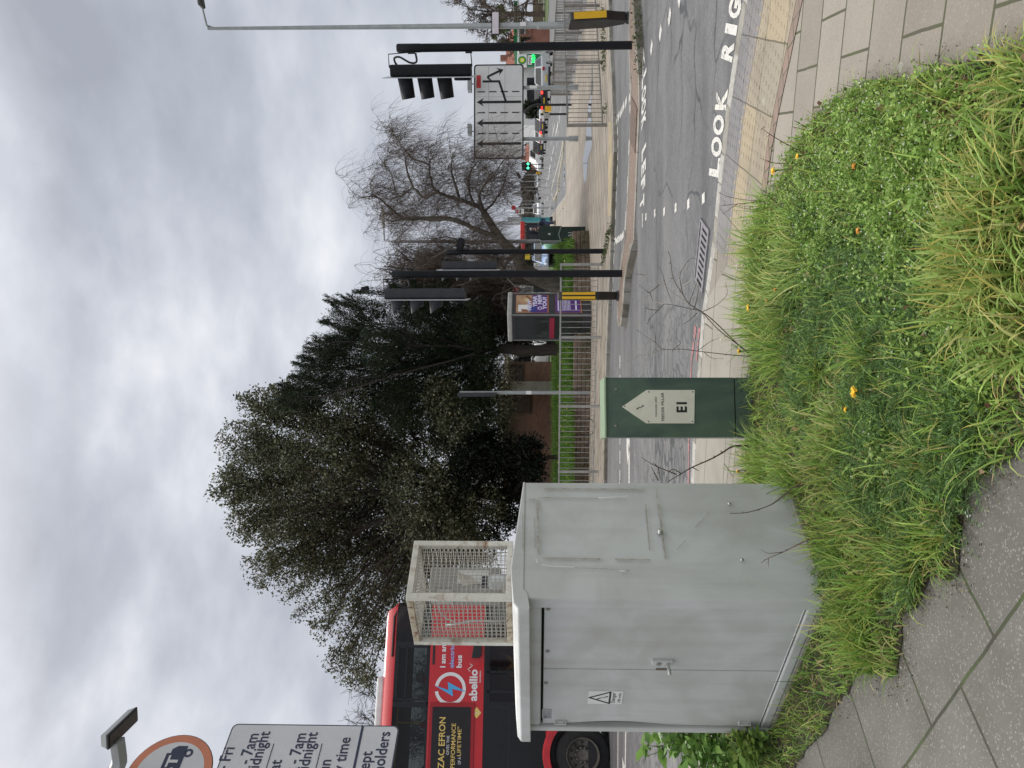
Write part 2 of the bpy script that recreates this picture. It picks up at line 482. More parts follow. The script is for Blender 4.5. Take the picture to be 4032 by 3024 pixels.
M_slab = slabs('paving', math.radians(-16.4), 0.40, 0.306, (0.315, 0.285, 0.24), (0.225, 0.20, 0.168), (0.075, 0.068, 0.045), 0.0075, org=(1.605, 3.216), speck=0.22, stainamt=0.22, bump=0.25)
M_slab2 = slabs('corner_paving', math.radians(139.8), 0.57, 0.60, (0.160, 0.153, 0.135), (0.110, 0.105, 0.094), (0.040, 0.040, 0.025), 0.007, org=(-0.765, 2.386), speck=0.4, stainamt=0.7, stain=(0.075, 0.07, 0.05), bump=0.5, moss=(0.055, 0.085, 0.02))
M_slab3 = slabs('side_path_paving', math.radians(-14), 0.9, 0.6, (0.31, 0.285, 0.245), (0.27, 0.25, 0.215), (0.11, 0.10, 0.075), 0.008, org=(0, 6.2), speck=0.15, stainamt=0.35, bump=0.2)
M_farpave = slabs('far_paving', math.radians(28), 0.9, 0.6, (0.36, 0.305, 0.25), (0.275, 0.24, 0.20), (0.085, 0.075, 0.055), 0.024, org=(0, 16), speck=0.1, stainamt=0.35, bump=0.15, moss=(0.11, 0.11, 0.06), pale=0.12)
M_tact = slabs('buff_tactile', math.radians(-27), 0.40, 0.40, (0.37, 0.305, 0.205), (0.30, 0.265, 0.205), (0.14, 0.115, 0.08), 0.006, org=(1.2, 5.6), speck=0.1, stainamt=0.6, stain=(0.17, 0.145, 0.115), bump=0.2, offs=0.0, moss=(0.13, 0.115, 0.075))
M_tactg = slabs('blue_grey_tactile', math.radians(-27), 0.40, 0.40, (0.20, 0.195, 0.205), (0.235, 0.215, 0.205), (0.10, 0.09, 0.08), 0.005, org=(1.2, 5.6), speck=0.15, stainamt=0.45, bump=0.2, offs=0.0, moss=(0.09, 0.085, 0.07))
M_tactf = slabs('far_buff_tactile', math.radians(5), 0.40, 0.40, (0.45, 0.36, 0.22), (0.36, 0.31, 0.215), (0.2, 0.16, 0.11), 0.006, org=(1, 15), speck=0.1, stainamt=0.4, bump=0.2, offs=0.0)
M_block = slabs('island_blocks', math.radians(8), 0.20, 0.10, (0.27, 0.185, 0.15), (0.225, 0.165, 0.135), (0.13, 0.11, 0.09), 0.006, org=(0, 11), speck=0.1, stainamt=0.55, stain=(0.20, 0.17, 0.14), bump=0.25)
M_kerb = mat('kerb_stone', (0.30, 0.285, 0.25), 0.8, var=0.25, scale=7, bump=0.4, bscale=70, dirt=(0.10, 0.085, 0.065), dirtamt=0.7)
M_kerbl = mat('granite_kerb', (0.40, 0.39, 0.36), 0.75, var=0.25, scale=25, bump=0.4, bscale=90, dirt=(0.14, 0.12, 0.10), dirtamt=0.75, dscale=6)
M_kerbd = mat('dirty_kerb', (0.19, 0.175, 0.14), 0.85, var=0.3, scale=7, bump=0.4, bscale=70, dirt=(0.075, 0.075, 0.04), dirtamt=0.8)
def paint(name, col, wear):
    m, t, b = newmat(name); p = npos(t)
    n = nnoise(t, p, 16, 6, 0.7); n2 = nnoise(t, p, 90, 3, 0.6)
    w = nmath(t, 'ADD', nmath(t, 'MULTIPLY', n, 0.6), nmath(t, 'MULTIPLY', n2, 0.4))
    c = nmix(t, nmap(t, w, wear, wear + 0.07, 0, 0.9), col, (0.11, 0.11, 0.115))
    t.links.new(c, b.inputs['Base Color']); b.inputs['Roughness'].default_value = 0.65
    nbump(t, b, n2, 0.3, 0.004)
    return m
M_white = paint('white_road_paint', (0.64, 0.63, 0.59), 0.525)
M_whitew = paint('worn_white_road_paint', (0.70, 0.68, 0.62), 0.50)
M_red = paint('red_road_paint', (0.45, 0.17, 0.165), 0.47)

def sheet(name, pts, z, m):
    b = MB(); b.poly([(p[0], p[1]) for p in pts], (0, 0, z), (1, 0, 0), (0, 1, 0))
    return struct(b.build(name, m))
def px(l, z=0.0): return [G(x, y, z) for x, y in l]

M_ground = mat('ground', (0.10, 0.105, 0.07), 0.9, var=0.3, scale=0.4)
sheet('ground', [(-2500, -300), (2500, -300), (2500, 3000), (-2500, 3000)], -0.10, M_ground)
sheet('road', [(-70, 2.0), (130, 2.0), (170, 420), (-30, 420), (-40, 60), (-70, 30)], ZR, M_road)

# --- near pavement and its kerb
NK = [(7.0, 1.6, 0), (4.6, 3.5, 0)] + px([(2926, 0), (2893, 200), (2862, 413), (2842, 600), (2829, 715), (2816, 850), (2806, 947), (2779, 1141), (2765, 1231), (2753, 1397), (2729, 1730), (2722, 1900)]) + [(-3.6, 7.25, 0), (-9, 7.7, 0), (-30, 9, 0)]
NK = [Vector((p[0], p[1], 0)) for p in NK]
sheet('pavement', [(p.x, p.y) for p in NK] + [(-30, -8), (8, -8)], 0.0, M_slab)
def offset(line, w):
    out = []
    for i, p in enumerate(line):
        a = line[max(0, i - 1)]; c = line[min(len(line) - 1, i + 1)]
        d = Vector((c[0] - a[0], c[1] - a[1])).normalized()
        out.append(Vector((p[0] - d.y * w, p[1] + d.x * w, p[2])))
    return out
def kerb(name, line, w, z0, m, proud=0.006, stone=0.9, gap=0.006, mats=None):
    """row of kerb stones laid along the inside (left of travel for w>0) of a line"""
    q = [line[0]]
    for i in range(len(line) - 1):
        a, b_ = Vector(line[i]), Vector(line[i + 1]); n = max(1, round((b_ - a).length / stone))
        for k in range(1, n + 1): q.append(a.lerp(b_, k / n))
    off = offset(q, w)
    b = MB()
    for i in range(len(q) - 1):
        if mats: b.use(mats[R.randrange(len(mats))])
        a0, a1, c0, c1 = q[i], q[i + 1], off[i], off[i + 1]
        d = (Vector(a1) - Vector(a0)); ln = d.length
        if ln < 0.02: continue
        d = d / ln * gap / 2
        dz = proud + R.uniform(-0.002, 0.003)
        A0, A1, B0, B1 = Vector(a0) + d, Vector(a1) - d, Vector(c0) + d, Vector(c1) - d
        vs = []
        for p in (A0, A1, B1, B0): vs += [(p.x, p.y, z0), (p.x, p.y, p.z + dz)]
        b.add(vs, [(0, 1, 3, 2), (2, 3, 5, 4), (4, 5, 7, 6), (6, 7, 1, 0), (1, 7, 5, 3)])
    o = b.build(name, m, bevel=0.012, seg=2)
    return struct(o)
R = random.Random(7)
kerb('kerb', NK, 0.125, -0.2, M_kerbl, mats=[M_kerbl, M_kerb])

# near-left paving of larger speckled slabs, and the narrow path beyond the verge
sheet('corner_pavement', [(0.3, 2.5), (0.35, 0.5), (0.35, -3), (-12, -3), (-12, 6.0), (-3.0, 5.7), (-2.0, 5.0), (-0.5, 3.5)], 0.004, M_slab2)
off_in = offset(NK, 0.13)
iL = [p for p in off_in if p.x < 0.98 and p.x > -9.5]
sheet('side_path', [(p.x, p.y) for p in iL] + [(-9.5, 6.2), (-3.2, 6.05), (-0.9, 5.75), (0.55, 5.0), (1.0, 5.15)], 0.002, M_slab3)
# tactile paving at the crossing: a blue-grey row by the kerb and buff rows behind it
iR = [p for p in off_in if p.x > 0.98 and p.x < 7]
def band(line, w0, w1): 
    a = offset(line, w0); c = offset(line, w1)
    return [(p.x, p.y) for p in a] + [(p.x, p.y) for p in reversed(c)]
# NK runs right to left, so inside (towards the camera) is on its left
tl = offset(iR, 0.0)
sheet('blue_grey_tactile_paving', band(tl, 0.004, 0.40), 0.004, M_tactg)
cl_ = [p for p in tl]
sheet('tactile_paving', band(tl, 0.404, 1.02), 0.004, M_tact)
b = MB()
for k, (p, q_) in enumerate(zip(tl[:-1], tl[1:])):
    d = (q_ - p); ln = d.length; d.normalize(); nrm = Vector((-d.y, d.x, 0))
    for i in range(int(ln / 0.066)):
        for j in range(15):
            c = p + d * (0.033 + i * 0.066) + nrm * (0.045 + j * 0.066)
            if c.x > 3.2: continue
            j_ = R.uniform(0.75, 1.0)
            b.use(M_tactg if j < 5 else M_tact)
            b.lathe([(0.0165, 0), (0.013, 0.0042 * j_), (0.0, 0.0046 * j_)], (c.x, c.y, 0.0035), 7)
struct(b.build('tactile_blisters'))
b = MB(); strip = band(tl, 1.025, 1.12)
sheet('paving_edge', strip, 0.004, M_block)

# --- splitter island, dropped to road level where people cross
IY = [-900, -300, 0, 90, 180, 290, 330, 430, 600, 751, 900, 947, 990, 1040, 1096, 1150, 1201, 1250, 1285]
IN = [2475, 2484, 2495, 2500, 2507, 2515, 2517, 2519, 2511, 2505, 2498, 2495, 2483, 2472, 2462, 2457, 2454, 2449, 2444]
IF = [2468, 2473, 2478, 2476, 2475, 2480, 2482, 2483, 2478, 2472, 2463, 2458, 2451, 2443, 2437, 2433, 2430, 2430, 2434]
def iz(Y): return -0.048 if 300 < Y < 930 else (0.035 if Y <= 250 or Y >= 985 else -0.01)
near_ = [G(x, y, iz(y)) for x, y in zip(IN, IY)]
far_ = [G(x, y, iz(y)) for x, y in zip(IF, IY)]
b = MB(); n = len(IY)
vs = near_ + far_
b.add(vs, [(i, i + 1, n + i + 1, n + i) for i in range(n - 1)])
struct(b.build('traffic_island', M_block))
kerb('island_kerb', far_, 0.12, -0.2, M_kerb, stone=0.9)
kerb('island_kerb', list(reversed(near_)) , 0.12, -0.2, M_kerbd, stone=0.9, mats=[M_kerbd, M_kerb])
kerb('island_kerb', [near_[-1], far_[-1]], -0.12, -0.2, M_kerbd, stone=0.4)
b = MB()
for k in range(34):          # corduroy ribs across the dropped part
    f = k / 33; i = 7 + f * 1.6
    a = near_[7].lerp(near_[8], f); c = far_[7].lerp(far_[8], f)
    a = a.lerp(c, 0.22); c = c.lerp(a, 0.2); s_ = (c - a) * 0.45; dx = Vector((0.22, 0, 0))
    b.tube([a + Vector((0, 0, 0.006)), c + dx * 0.8 + Vector((0, 0, 0.006))], 0.012, 5)
struct(b.build('island_ribs', M_block))

# --- far pavement
FK = [(10.2, 14.4, 0), (9.0, 14.5, 0)] + px([(2397, 0), (2401, 180), (2408, 286), (2414, 452), (2418, 600), (2412, 750), (2406, 947), (2404, 990), (2396, 1201), (2389, 1397), (2381, 1700), (2379, 1890)]) + [(-3.0, 16.1, 0), (-4.2, 17.2, 0), (-5.6, 18.7, 0), (-9, 21, 0), (-30, 30, 0)]
FK = [Vector((p[0], p[1], 0)) for p in FK]
back = [(-30, 48), (8, 62), (40, 190), (30, 150), (19, 94), (13.8, 63), (10.6, 45.6), (8.6, 35.2), (8.5, 34.2), (9.0, 33.9), (10.3, 34.6), (11.2, 33.6), (11.0, 29.3), (10.9, 27.7), (10.6, 25.1), (10.4, 22.9), (10.3, 20.7), (10.25, 16)]
FP = [(p.x, p.y) for p in FK] + back
FP = [p for p in FP if p != (40, 190)]
sheet('far_pavement', FP, 0.0, M_farpave)
kerb('far_kerb', FK, -0.13, -0.2, M_kerb, mats=[M_kerb, M_kerbd, M_kerb])
rb = [Vector((x, y, 0)) for x, y in back[3:]]
kerb('far_road_kerb', rb, -0.13, -0.2, M_kerb, stone=1.2)
# buff blister rows on the far side of the crossing
sheet('far_tactile_paving', [G(2396, 850), G(2394, 620), G(2397, 480), G(2409, 480), G(2413, 620), G(2407, 850)], 0.004, M_tactf)
# wet hollow in the far pavement
M_pud, t, bb = newmat('puddle_water'); bb.inputs['Base Color'].default_value = (0.035, 0.035, 0.035, 1); bb.inputs['Roughness'].default_value = 0.03
bb.inputs['Specular IOR Level'].default_value = 1.0; bb.inputs['IOR'].default_value = 1.9
def z1(x, y): return (1900 + x * .2712, 400 + y * .2712)
pp = [z1(x, y) for x, y in [(1592, -560), (1600, -420), (1603, -180), (1583, -20), (1582, 360), (1588, 500), (1597, 600), (1585, 680), (1562, 740), (1545, 800), (1528, 880), (1522, 1000), (1508, 1120), (1490, 1195), (1472, 1120), (1462, 980), (1458, 840), (1478, 720), (1494, 600), (1504, 500), (1512, 370), (1535, 250), (1532, 100), (1545, 0), (1575, -60), (1580, -200), (1584, -400), (1586, -540)]]
sheet('puddle', px(pp, 0.0), 0.004, M_pud)
pp = [z1(x, y) for x, y in [(1192, 960), (1196, 1100), (1196, 1220), (1188, 1315), (1180, 1240), (1178, 1080), (1184, 985)]]
sheet('puddle', px(pp, ZR), ZR + 0.005, M_pud)
# narrow far island with a pale kerb
fi = [z1(x, y) for x, y in [(1172, 560), (1150, 700), (1110, 880), (1060, 1060), (1010, 1250), (998, 1290), (1030, 1420), (1052, 1370), (1085, 1280), (1092, 1200), (1100, 1080), (1128, 920), (1160, 740)]]
M_tarm = mat('old_tarmac', (0.15, 0.15, 0.15), 0.85, var=0.2, scale=1.5)
fig = px(fi, 0.02)
b = MB(); b.poly([(p.x, p.y) for p in fig], (0, 0, 0.02), (1, 0, 0), (0, 1, 0), 0.2); struct(b.build('far_traffic_island', M_tarm))
M_kerbw = mat('pale_kerb', (0.42, 0.385, 0.30), 0.8, var=0.2, scale=3)
kerb('far_island_kerb', fig + [fig[0]], -0.14, -0.1, M_kerbw, stone=2.5)

# --- painted markings
ZM = ZR + 0.004
b = MB(); b.use(M_white)
def quadmark(b, p, q_, w):
    p = Vector(p); q_ = Vector(q_); d = (q_ - p); d.z = 0; d.normalize(); nn = Vector((-d.y, d.x, 0)) * w / 2
    b.add([p + nn, p - nn, q_ - nn, q_ + nn], [(0, 1, 2, 3)])
def stud(b, X, Y, a=0.11, c=0.14, ang=0.0):
    g = G(X, Y, ZM); e = Vector((math.cos(ang), math.sin(ang), 0)) * a / 2; f = Vector((-math.sin(ang), math.cos(ang), 0)) * c / 2
    b.add([g - e - f, g + e - f, g + e + f, g - e + f], [(0, 1, 2, 3)])
for X, Y in [(2636, 66), (2600, 130), (2565, 187), (2676, -10)]: stud(b, X, Y, 0.13, 0.16, 0.6)
for X, Y in [(2769, 781), (2710, 803), (2615, 833), (2543, 854)]: stud(b, X, Y, 0.09, 0.11)
b.use(M_whitew)
for X, Y in [(2660, 818), (2578, 839)]: stud(b, X, Y, 0.09, 0.10)
b.use(M_white)
for X, Y in [(2480, 380), (2464, 404), (2454, 422), (2445, 443), (2436, 458), (2429, 474)]: stud(b, X, Y, 0.12, 0.24, 0.1)
for X, Y in [(2450, 930), (2440, 939), (2431, 945), (2421, 950), (2415, 954), (2410, 957)]: stud(b, X, Y, 0.10, 0.42)
for f0 in range(16):        # broken edge line down the far side of the island and by the far kerb
    i = f0 * (len(far_) - 4) / 16 + 2; k = int(i); fr = i - k
    p = far_[k].lerp(far_[k + 1], fr); q_ = far_[k].lerp(far_[k + 1], min(1, fr + 0.55))
    o_ = Vector((0, 0.14, 0)); quadmark(b, Vector((p.x, p.y, ZM)) + o_, Vector((q_.x, q_.y, ZM)) + o_, 0.10)
for k in range(5, 10):
    p, q_ = FK[k], FK[k + 1]
    for f in (0.05, 0.4, 0.72):
        a = p.lerp(q_, f); c = p.lerp(q_, f + 0.2); o_ = Vector((0, -0.12, 0))
        quadmark(b, Vector((a.x, a.y, ZM)) + o_, Vector((c.x, c.y, ZM)) + o_, 0.07)
quadmark(b, G(2477, 1560, ZM), G(2477, 1890, ZM), 0.14); quadmark(b, G(2477, 1890, ZM), G(2461, 3100, ZM), 0.14)
quadmark(b, G(2461, 3100, ZM), (-14, 12.6, ZM), 0.14)
for k in range(7): quadmark(b, G(2441, 1400 + k * 75, ZM), G(2441, 1450 + k * 75, ZM), 0.09)
quadmark(b, G(2440, 1890, ZM), G(2432, 3100, ZM), 0.12); quadmark(b, G(2432, 3100, ZM), (-14, 13.9, ZM), 0.12)
b.poly([(p.x, p.y) for p in (G(2453, 1690), G(2455, 1690), G(2464, 1770), G(2457, 1830), G(2453, 1770))], (0, 0, ZM), (1, 0, 0), (0, 1, 0))
for k in range(4):
    Y = 2200 + k * 260
    b.poly([(p.x, p.y) for p in (G(2437, Y), G(2438, Y + 60), G(2459, Y + 170), G(2460, Y + 90))], (0, 0, ZM), (1, 0, 0), (0, 1, 0))
b.use(M_red)
quadmark(b, G(2739, 1286, ZM), G(2733, 1334, ZM), 0.085); quadmark(b, G(2755, 1290, ZM), G(2748, 1334, ZM), 0.07)
quadmark(b, G(2731, 1345, ZM), G(2722, 1420, ZM), 0.07); quadmark(b, G(2748, 1345, ZM), G(2742, 1420, ZM), 0.05)
quadmark(b, G(2722, 1420, ZM), G(2712, 1735, ZM), 0.05); quadmark(b, G(2712, 1735, ZM), G(2710, 1910, ZM), 0.055)
b.use(M_white)
# lane lines on the far road
A = [(1010, -60), (1128, 140), (1108, 235), (1075, 385), (1095, 330), (1035, 375), (1050, 320), (1040, 640), (1025, 700), (1012, 760), (1004, 820), (995, 860), (988, 920), (978, 950), (974, 1010), (970, 1070), (945, 1090), (935, 1160), (950, 1390), (905, 1420)]
for x, y in A:
    X, Y = z1(x, y); p = G(X, Y, ZM); q_ = p + Vector((0.184, 1, 0)) * (p.y * 0.075 + 0.5)
    quadmark(b, p, q_, 0.12)
for k in range(22): p = Vector((14.5 + 0.1 * k, 21 + k * 2.6, ZM)); quadmark(b, p, p + Vector((0.06, 1.4, 0)), 0.12)
for k in range(14): p = Vector((19 + 0.25 * k, 26 + k * 5, ZM)); quadmark(b, p, p + Vector((0.12, 2.2, 0)), 0.12)
struct(b.build('road_markings'))
# words painted on the carriageway
b = MB(); b.use(M_white)
RL = [('L', 2812, 658), ('O', 2819, 578), ('O', 2827, 492), ('K', 2838, 392), ('R', 2863, 199), ('I', 2876, 115), ('G', 2890, 36), ('H', 2903, -50), ('T', 2920, -150)]
RW = {'I': 0.07, 'L': 0.15, 'R': 0.14, 'G': 0.125, 'H': 0.125, 'T': 0.13}
for ch, X, Y in RL:
    g = G(X + 2, Y, ZM); i = min(range(len(NK) - 1), key=lambda k: (NK[k] - g).length)
    d = (NK[i] - NK[i + 1]); d.normalize(); nn = Vector((-d.y, d.x, 0))
    if nn.y < 0: nn = -nn
    ex = (nn * 0.9 + Vector((0, 1, 0)) * 0.3).normalized()
    if ch == 'K': b.use(M_whitew)
    b.text(ch, 1, g - ex * 0.19, d, ex, fit=RW.get(ch, 0.155), hfit=0.38, align='c', bold=0.05); b.use(M_white)
LL = [('T', 2526, 800), ('F', 2530, 726), ('E', 2532, 665), ('L', 2533, 605), ('K', 2532, 483), ('O', 2532, 425), ('O', 2533, 374), ('L', 2534, 318)]
for ch, X, Y in LL:
    g = G(X, Y, ZM); b.text(ch, 1, g + Vector((0, 0.16, 0)), (-1, 0.06, 0), (0, -1, 0), fit=0.155, hfit=0.42, align='c', bold=0.05)
g = G(2530, 868, ZM); b.poly([(-.09, 0), (.09, -.03), (.1, .03), (-.08, .06)], g, (1, 0, 0), (0, 1, 0))
g = G(2533, 236, ZM); b.poly([(-.13, -.17), (.16, -.02), (.16, .06), (-.1, .22), (-.13, .2), (.02, .06), (-.26, .06), (-.26, 0), (.02, 0)], g, (1, 0, 0), (0, 1, 0))
struct(b.build('road_lettering'))

# gully grating by the kerb
M_iron = mat('cast_iron', (0.27, 0.26, 0.275), 0.5, metal=0.3, var=0.25, scale=20, bump=0.3)
M_holeshade = mat('painted_hollow_shade', (0.008, 0.008, 0.008), 0.9, var=0)  # near-black colour that paints in the shade of hollows
p0, p1 = G(2796, 918, ZR), G(2771, 1146, ZR)
fr = Fr((p1.x, p1.y, 0), math.atan2(p0.y - p1.y, p0.x - p1.x))
ln = (p0 - p1).length
gt = thing('drain_grate', 'grey cast iron drain grating set in the road against the kerb', 'drain', (p1.x, p1.y, ZR), fr.a)
b = MB(); b.bb(0, ln, 0.015, 0.36, -0.03, 0.003); b.build('pit_shade', M_holeshade, gt)  # solid black slab standing in for the shade below the bars
b = MB(); b.bb(-.02, ln + .02, -.0, 0.02, 0, 0.014); b.bb(-.02, ln + .02, 0.355, 0.38, 0, 0.014); b.bb(-.02, 0, 0.02, 0.355, 0, 0.014); b.bb(ln, ln + .02, 0.02, 0.355, 0, 0.014)
b.build('frame', M_iron, gt)
b = MB(); b.bb(0, ln, 0.265, 0.325, 0.004, 0.011); b.bb(0, ln, 0.02, 0.06, 0.004, 0.011)
for k in range(9): x = (k + 0.25) * ln / 9 + 0.02; b.bb(x, x + ln / 9 * 0.5, 0.06, 0.265, 0.004, 0.011)
b.build('grating', M_iron, gt)

# ================================================================== GREY ROADSIDE CABINET
def weathered(name, col, dark, amt, rough=0.5, streak=True, scratch=True):
    m, t, b = newmat(name); p = nobj(t)
    c = nmix(t, nmap(t, nnoise(t, p, 2.2, 6, 0.6, 0.5), 0.42, 0.68, 0, amt), col, dark)
    mp = node(t, 'ShaderNodeMapping'); mp.inputs['Scale'].default_value = (9, 9, 0.9); t.links.new(p, mp.inputs['Vector'])
    if streak: c = nmix(t, nmap(t, nnoise(t, mp.outputs[0], 1.0, 6, 0.6), 0.5, 0.8, 0, amt * 0.9), c, dark)
    if scratch:
        w = node(t, 'ShaderNodeTexWave', wave_type='RINGS', rings_direction='SPHERICAL'); w.inputs['Scale'].default_value = 0.9; w.inputs['Distortion'].default_value = 5; w.inputs['Detail'].default_value = 3
        off = node(t, 'ShaderNodeVectorMath', operation='ADD'); off.inputs[1].default_value = (0.9, 0.3, -0.1); t.links.new(p, off.inputs[0]); t.links.new(off.outputs[0], w.inputs['Vector'])
        c = nmix(t, nmath(t, 'MULTIPLY', nmap(t, w.outputs['Fac'], 0.75, 0.98, 0, amt * 0.55), nmap(t, nnoise(t, p, 1.7, 3), 0.4, 0.6, 0, 1)), c, dark)
    sp = nnoise(t, p, 38, 4, 0.7)
    c = nmix(t, nmap(t, sp, 0.68, 0.78, 0, amt * 0.6), c, dark)
    # grime collecting towards the foot is soil splash on the paint itself
    t.links.new(c, b.inputs['Base Color'])
    t.links.new(nmap(t, nnoise(t, p, 5, 4), 0.3, 0.7, rough - .1, rough + .12), b.inputs['Roughness'])
    nbump(t, b, nnoise(t, p, 9, 5), 0.06, 0.02)
    return m
M_gcab = weathered('grey_painted_cabinet', (0.585, 0.605, 0.60), (0.38, 0.375, 0.345), 0.55)
M_tape = mat('old_tape_residue', (0.40, 0.38, 0.345), 0.8, var=0.25, scale=30)
M_steel = mat('bright_metal', (0.55, 0.55, 0.54), 0.35, metal=0.9, var=0.1)
M_dim = mat('dull_metal', (0.30, 0.29, 0.27), 0.5, metal=0.6, var=0.2)
M_blk = mat('black_plastic', (0.018, 0.019, 0.022), 0.45, var=0.2)
M_label = mat('white_label', (0.78, 0.79, 0.78), 0.45, var=0.04)
M_ink = mat('black_ink', (0.015, 0.015, 0.018), 0.6, var=0.1)
CF = Fr((-1.024, 3.68, 0.0), math.atan2(-.645, .764))
cab = thing('roadside_cabinet', 'large pale grey roadside cabinet with double doors and hinged frame in the foreground', 'cabinet', (-1.024, 3.68, 0), CF.a)
LW, DP = 1.343, 0.744
prof = [(0, 1.506), (0.18, 1.518), (DP, 1.462)]
# side wall, back and frame round the doors
b = MB()
b.poly([(0.035, 0.02), (0.035, 1.43), (0.0, 1.45), (0.0, 1.49), (0.18, 1.515), (DP, 1.46), (DP, 0.02)], (0, 0, 0), (0, 1, 0), (0, 0, 1), 0.012, (1, 0, 0))
b.poly([(0.035, 0.02), (0.035, 1.43), (0.18, 1.5), (DP, 1.45), (DP, 0.02)], (-LW + 0.012, 0, 0), (0, 1, 0), (0, 0, 1), 0.012, (1, 0, 0))
b.bb(-LW + .012, -.012, DP - .012, DP, 0.02, 1.45)
b.build('casing', M_gcab, cab, bevel=0.012, seg=3)
b = MB()
for x0, x1 in ((-0.085, -0.0), (-LW, -LW + 0.05)): b.bb(x0, x1, 0.0, 0.05, 0.03, 1.44)
b.bb(-LW + 0.05, -0.085, 0.012, 0.05, 1.365, 1.44); b.bb(-LW + 0.05, -0.085, 0.012, 0.05, 0.03, 0.085)
b.build('door_frame', M_gcab, cab, bevel=0.010, seg=3)
b = MB()
y0 = -0.06
P = [(y0, 1.422), (y0, 1.478), (y0 + .03, 1.500), (0.10, 1.512), (0.18, 1.5175), (DP + .004, 1.462), (DP + .004, 1.45), (0.05, 1.45), (0.035, 1.436)]
b.poly(P, (0.004, 0, 0), (0, 1, 0), (0, 0, 1), LW + 0.016, (1, 0, 0))
b.build('roof', M_gcab, cab, bevel=0.012, seg=3)
b = MB(); b.bb(-LW + .01, 0.006, 0.012, DP - .03, -0.06, 0.03); b.build('plinth', mat('concrete_plinth', (0.30, 0.29, 0.26), 0.85, var=0.25, bump=0.3), cab, bevel=0.006)
b = MB(); b.bb(-LW + .055, -.09, 0.045, 0.06, 0.08, 1.36); b.build('door_gap_shade', M_holeshade, cab)  # black slab behind the doors, painting the shade seen through their gaps
xs = CF.hit(2300, 2628, 0.03)[0]
def door(x0, x1, bow):
    b = MB(); z0, z1_ = 0.095, 1.352; nz = 12; vs = []
    for k in range(nz + 1):
        z = z0 + (z1_ - z0) * k / nz; s_ = math.sin(math.pi * min(1, max(0, (z - 0.55) / 0.75))) ** 1.5 * bow if z > .55 else 0
        xa = x0 + (s_ if bow else 0)
        for x, y in ((xa, 0.02), (x1, 0.02), (x1, 0.042), (xa, 0.042)): vs.append((x, y, z))
    fs = []
    for k in range(nz):
        for j in range(4): fs.append((k * 4 + j, k * 4 + (j + 1) % 4, k * 4 + 4 + (j + 1) % 4, k * 4 + 4 + j))
    fs += [(0, 1, 2, 3), tuple(nz * 4 + i for i in (3, 2, 1, 0))]
    b.add(vs, fs); return b.build('door', M_gcab, cab, bevel=0.003, seg=2)
dr = door(xs + 0.003, -0.091, 0.0)
dl = door(-LW + 0.055, xs - 0.003, 0.042); dl['label'] = 'door bowed away from its frame and carrying a danger label'
def hinge(X, Y):
    x, z = CF.hit(X, Y, 0.02); b = MB()
    b.bb(x - .022, x + .022, 0.010, 0.021, z - .035, z + .035); b.cyl((x, 0.008, z - .035), (x, .008, z + .035), 0.008, n=8)
    h = b.build('hinge', M_gcab, cab, bevel=0.002)
    for dx in (-.013, .013):
        for dz in (-.022, .022): b = MB(); b.cyl((x + dx, .011, z + dz), (x + dx, .0075, z + dz), .0045, n=8); b.build('screw', M_dim, h)
for X, Y in ((2232, 2373), (3103, 2377), (2206, 2842), (2930, 2846)): hinge(X, Y)
for X, Y in ((2158, 2397), (2156, 2563), (2150, 2688), (2146, 2823)):
    x, z = CF.hit(X, Y, 0.02); b = MB(); b.cyl((x, 0.021, z), (x, .015, z), .011, n=10); b.build('rivet', M_dim, cab)
x, z = CF.hit(2607, 2602, 0.02)
b = MB(); b.bb(x - .02, x + .02, .004, .021, z - .055, z + .055); hd = b.build('handle', M_gcab, dr, bevel=0.004)
b = MB(); b.cyl((x, .006, z + .02), (x, -.002, z + .02), .012, n=12); b.build('lock', M_dim, cab)
b = MB(); b.tube([(x, .006, z - .025), (x, -.03, z - .03), (x - .025, -.042, z - .035)], .009, 8); b.build('lever', M_steel, cab, smooth=True)
x, z = CF.hit(2607, 2634, 0.02); b = MB(); b.bb(x - .008, x + .008, .0165, .0195, z - .033, z + .033); b.build('lock_keep', mat('bare_brown_metal', (0.16, 0.13, 0.10), .7), dl)
# danger label
def bolt(b, o, s, ux=(1, 0, 0), uy=(0, 0, 1)):
    b.poly([(x * s, y * s) for x, y in [(-.34, .5), (-.14, .5), (.10, .02), (-.02, .06), (.22, -.32), (.31, -.26), (.27, -.5), (.06, -.40), (.13, -.36), (-.10, -.02), (.03, -.02), (-.34, .5)][:-1]], o, ux, uy)
x0, z1_ = CF.hit(2314, 2770, 0.019); x1, z0 = CF.hit(2455, 2722, 0.019)
lb = MB(); lb.bb(x0, x1, .0175, .0195, z0, z1_); lo = lb.build('danger_label', M_label, dl)
xc = (x0 + x1) / 2; w = (x1 - x0); h = z1_ - z0
lb = MB(); lb.use(M_ink); yy = .0168
A_, B_, Cc = (xc, z1_ - .03 * h), (xc - .45 * w, z1_ - .63 * h), (xc + .45 * w, z1_ - .63 * h)
def bar2(b, p, q_, wd, y):
    p = Vector((p[0], y, p[1])); q_ = Vector((q_[0], y, q_[1])); d = (q_ - p).normalized(); n_ = Vector((-d.z, 0, d.x)) * wd / 2
    b.add([p + n_ - d * wd / 3, p - n_ - d * wd / 3, q_ - n_ + d * wd / 3, q_ + n_ + d * wd / 3], [(0, 1, 2, 3)])
for p, q_ in ((A_, B_), (B_, Cc), (Cc, A_)): bar2(lb, p, q_, .011, yy)
bolt(lb, (xc, yy, z1_ - .42 * h), .32 * h)
lb.text('Danger', 1, (xc, yy, z0 + .18 * h), fit=.8 * w, hfit=.15 * h, align='c', bold=.01)
lb.text('240 volts', 1, (xc, yy, z0 + .05 * h), fit=.74 * w, hfit=.09 * h, align='c')
lb.build('lettering', M_ink, lo)
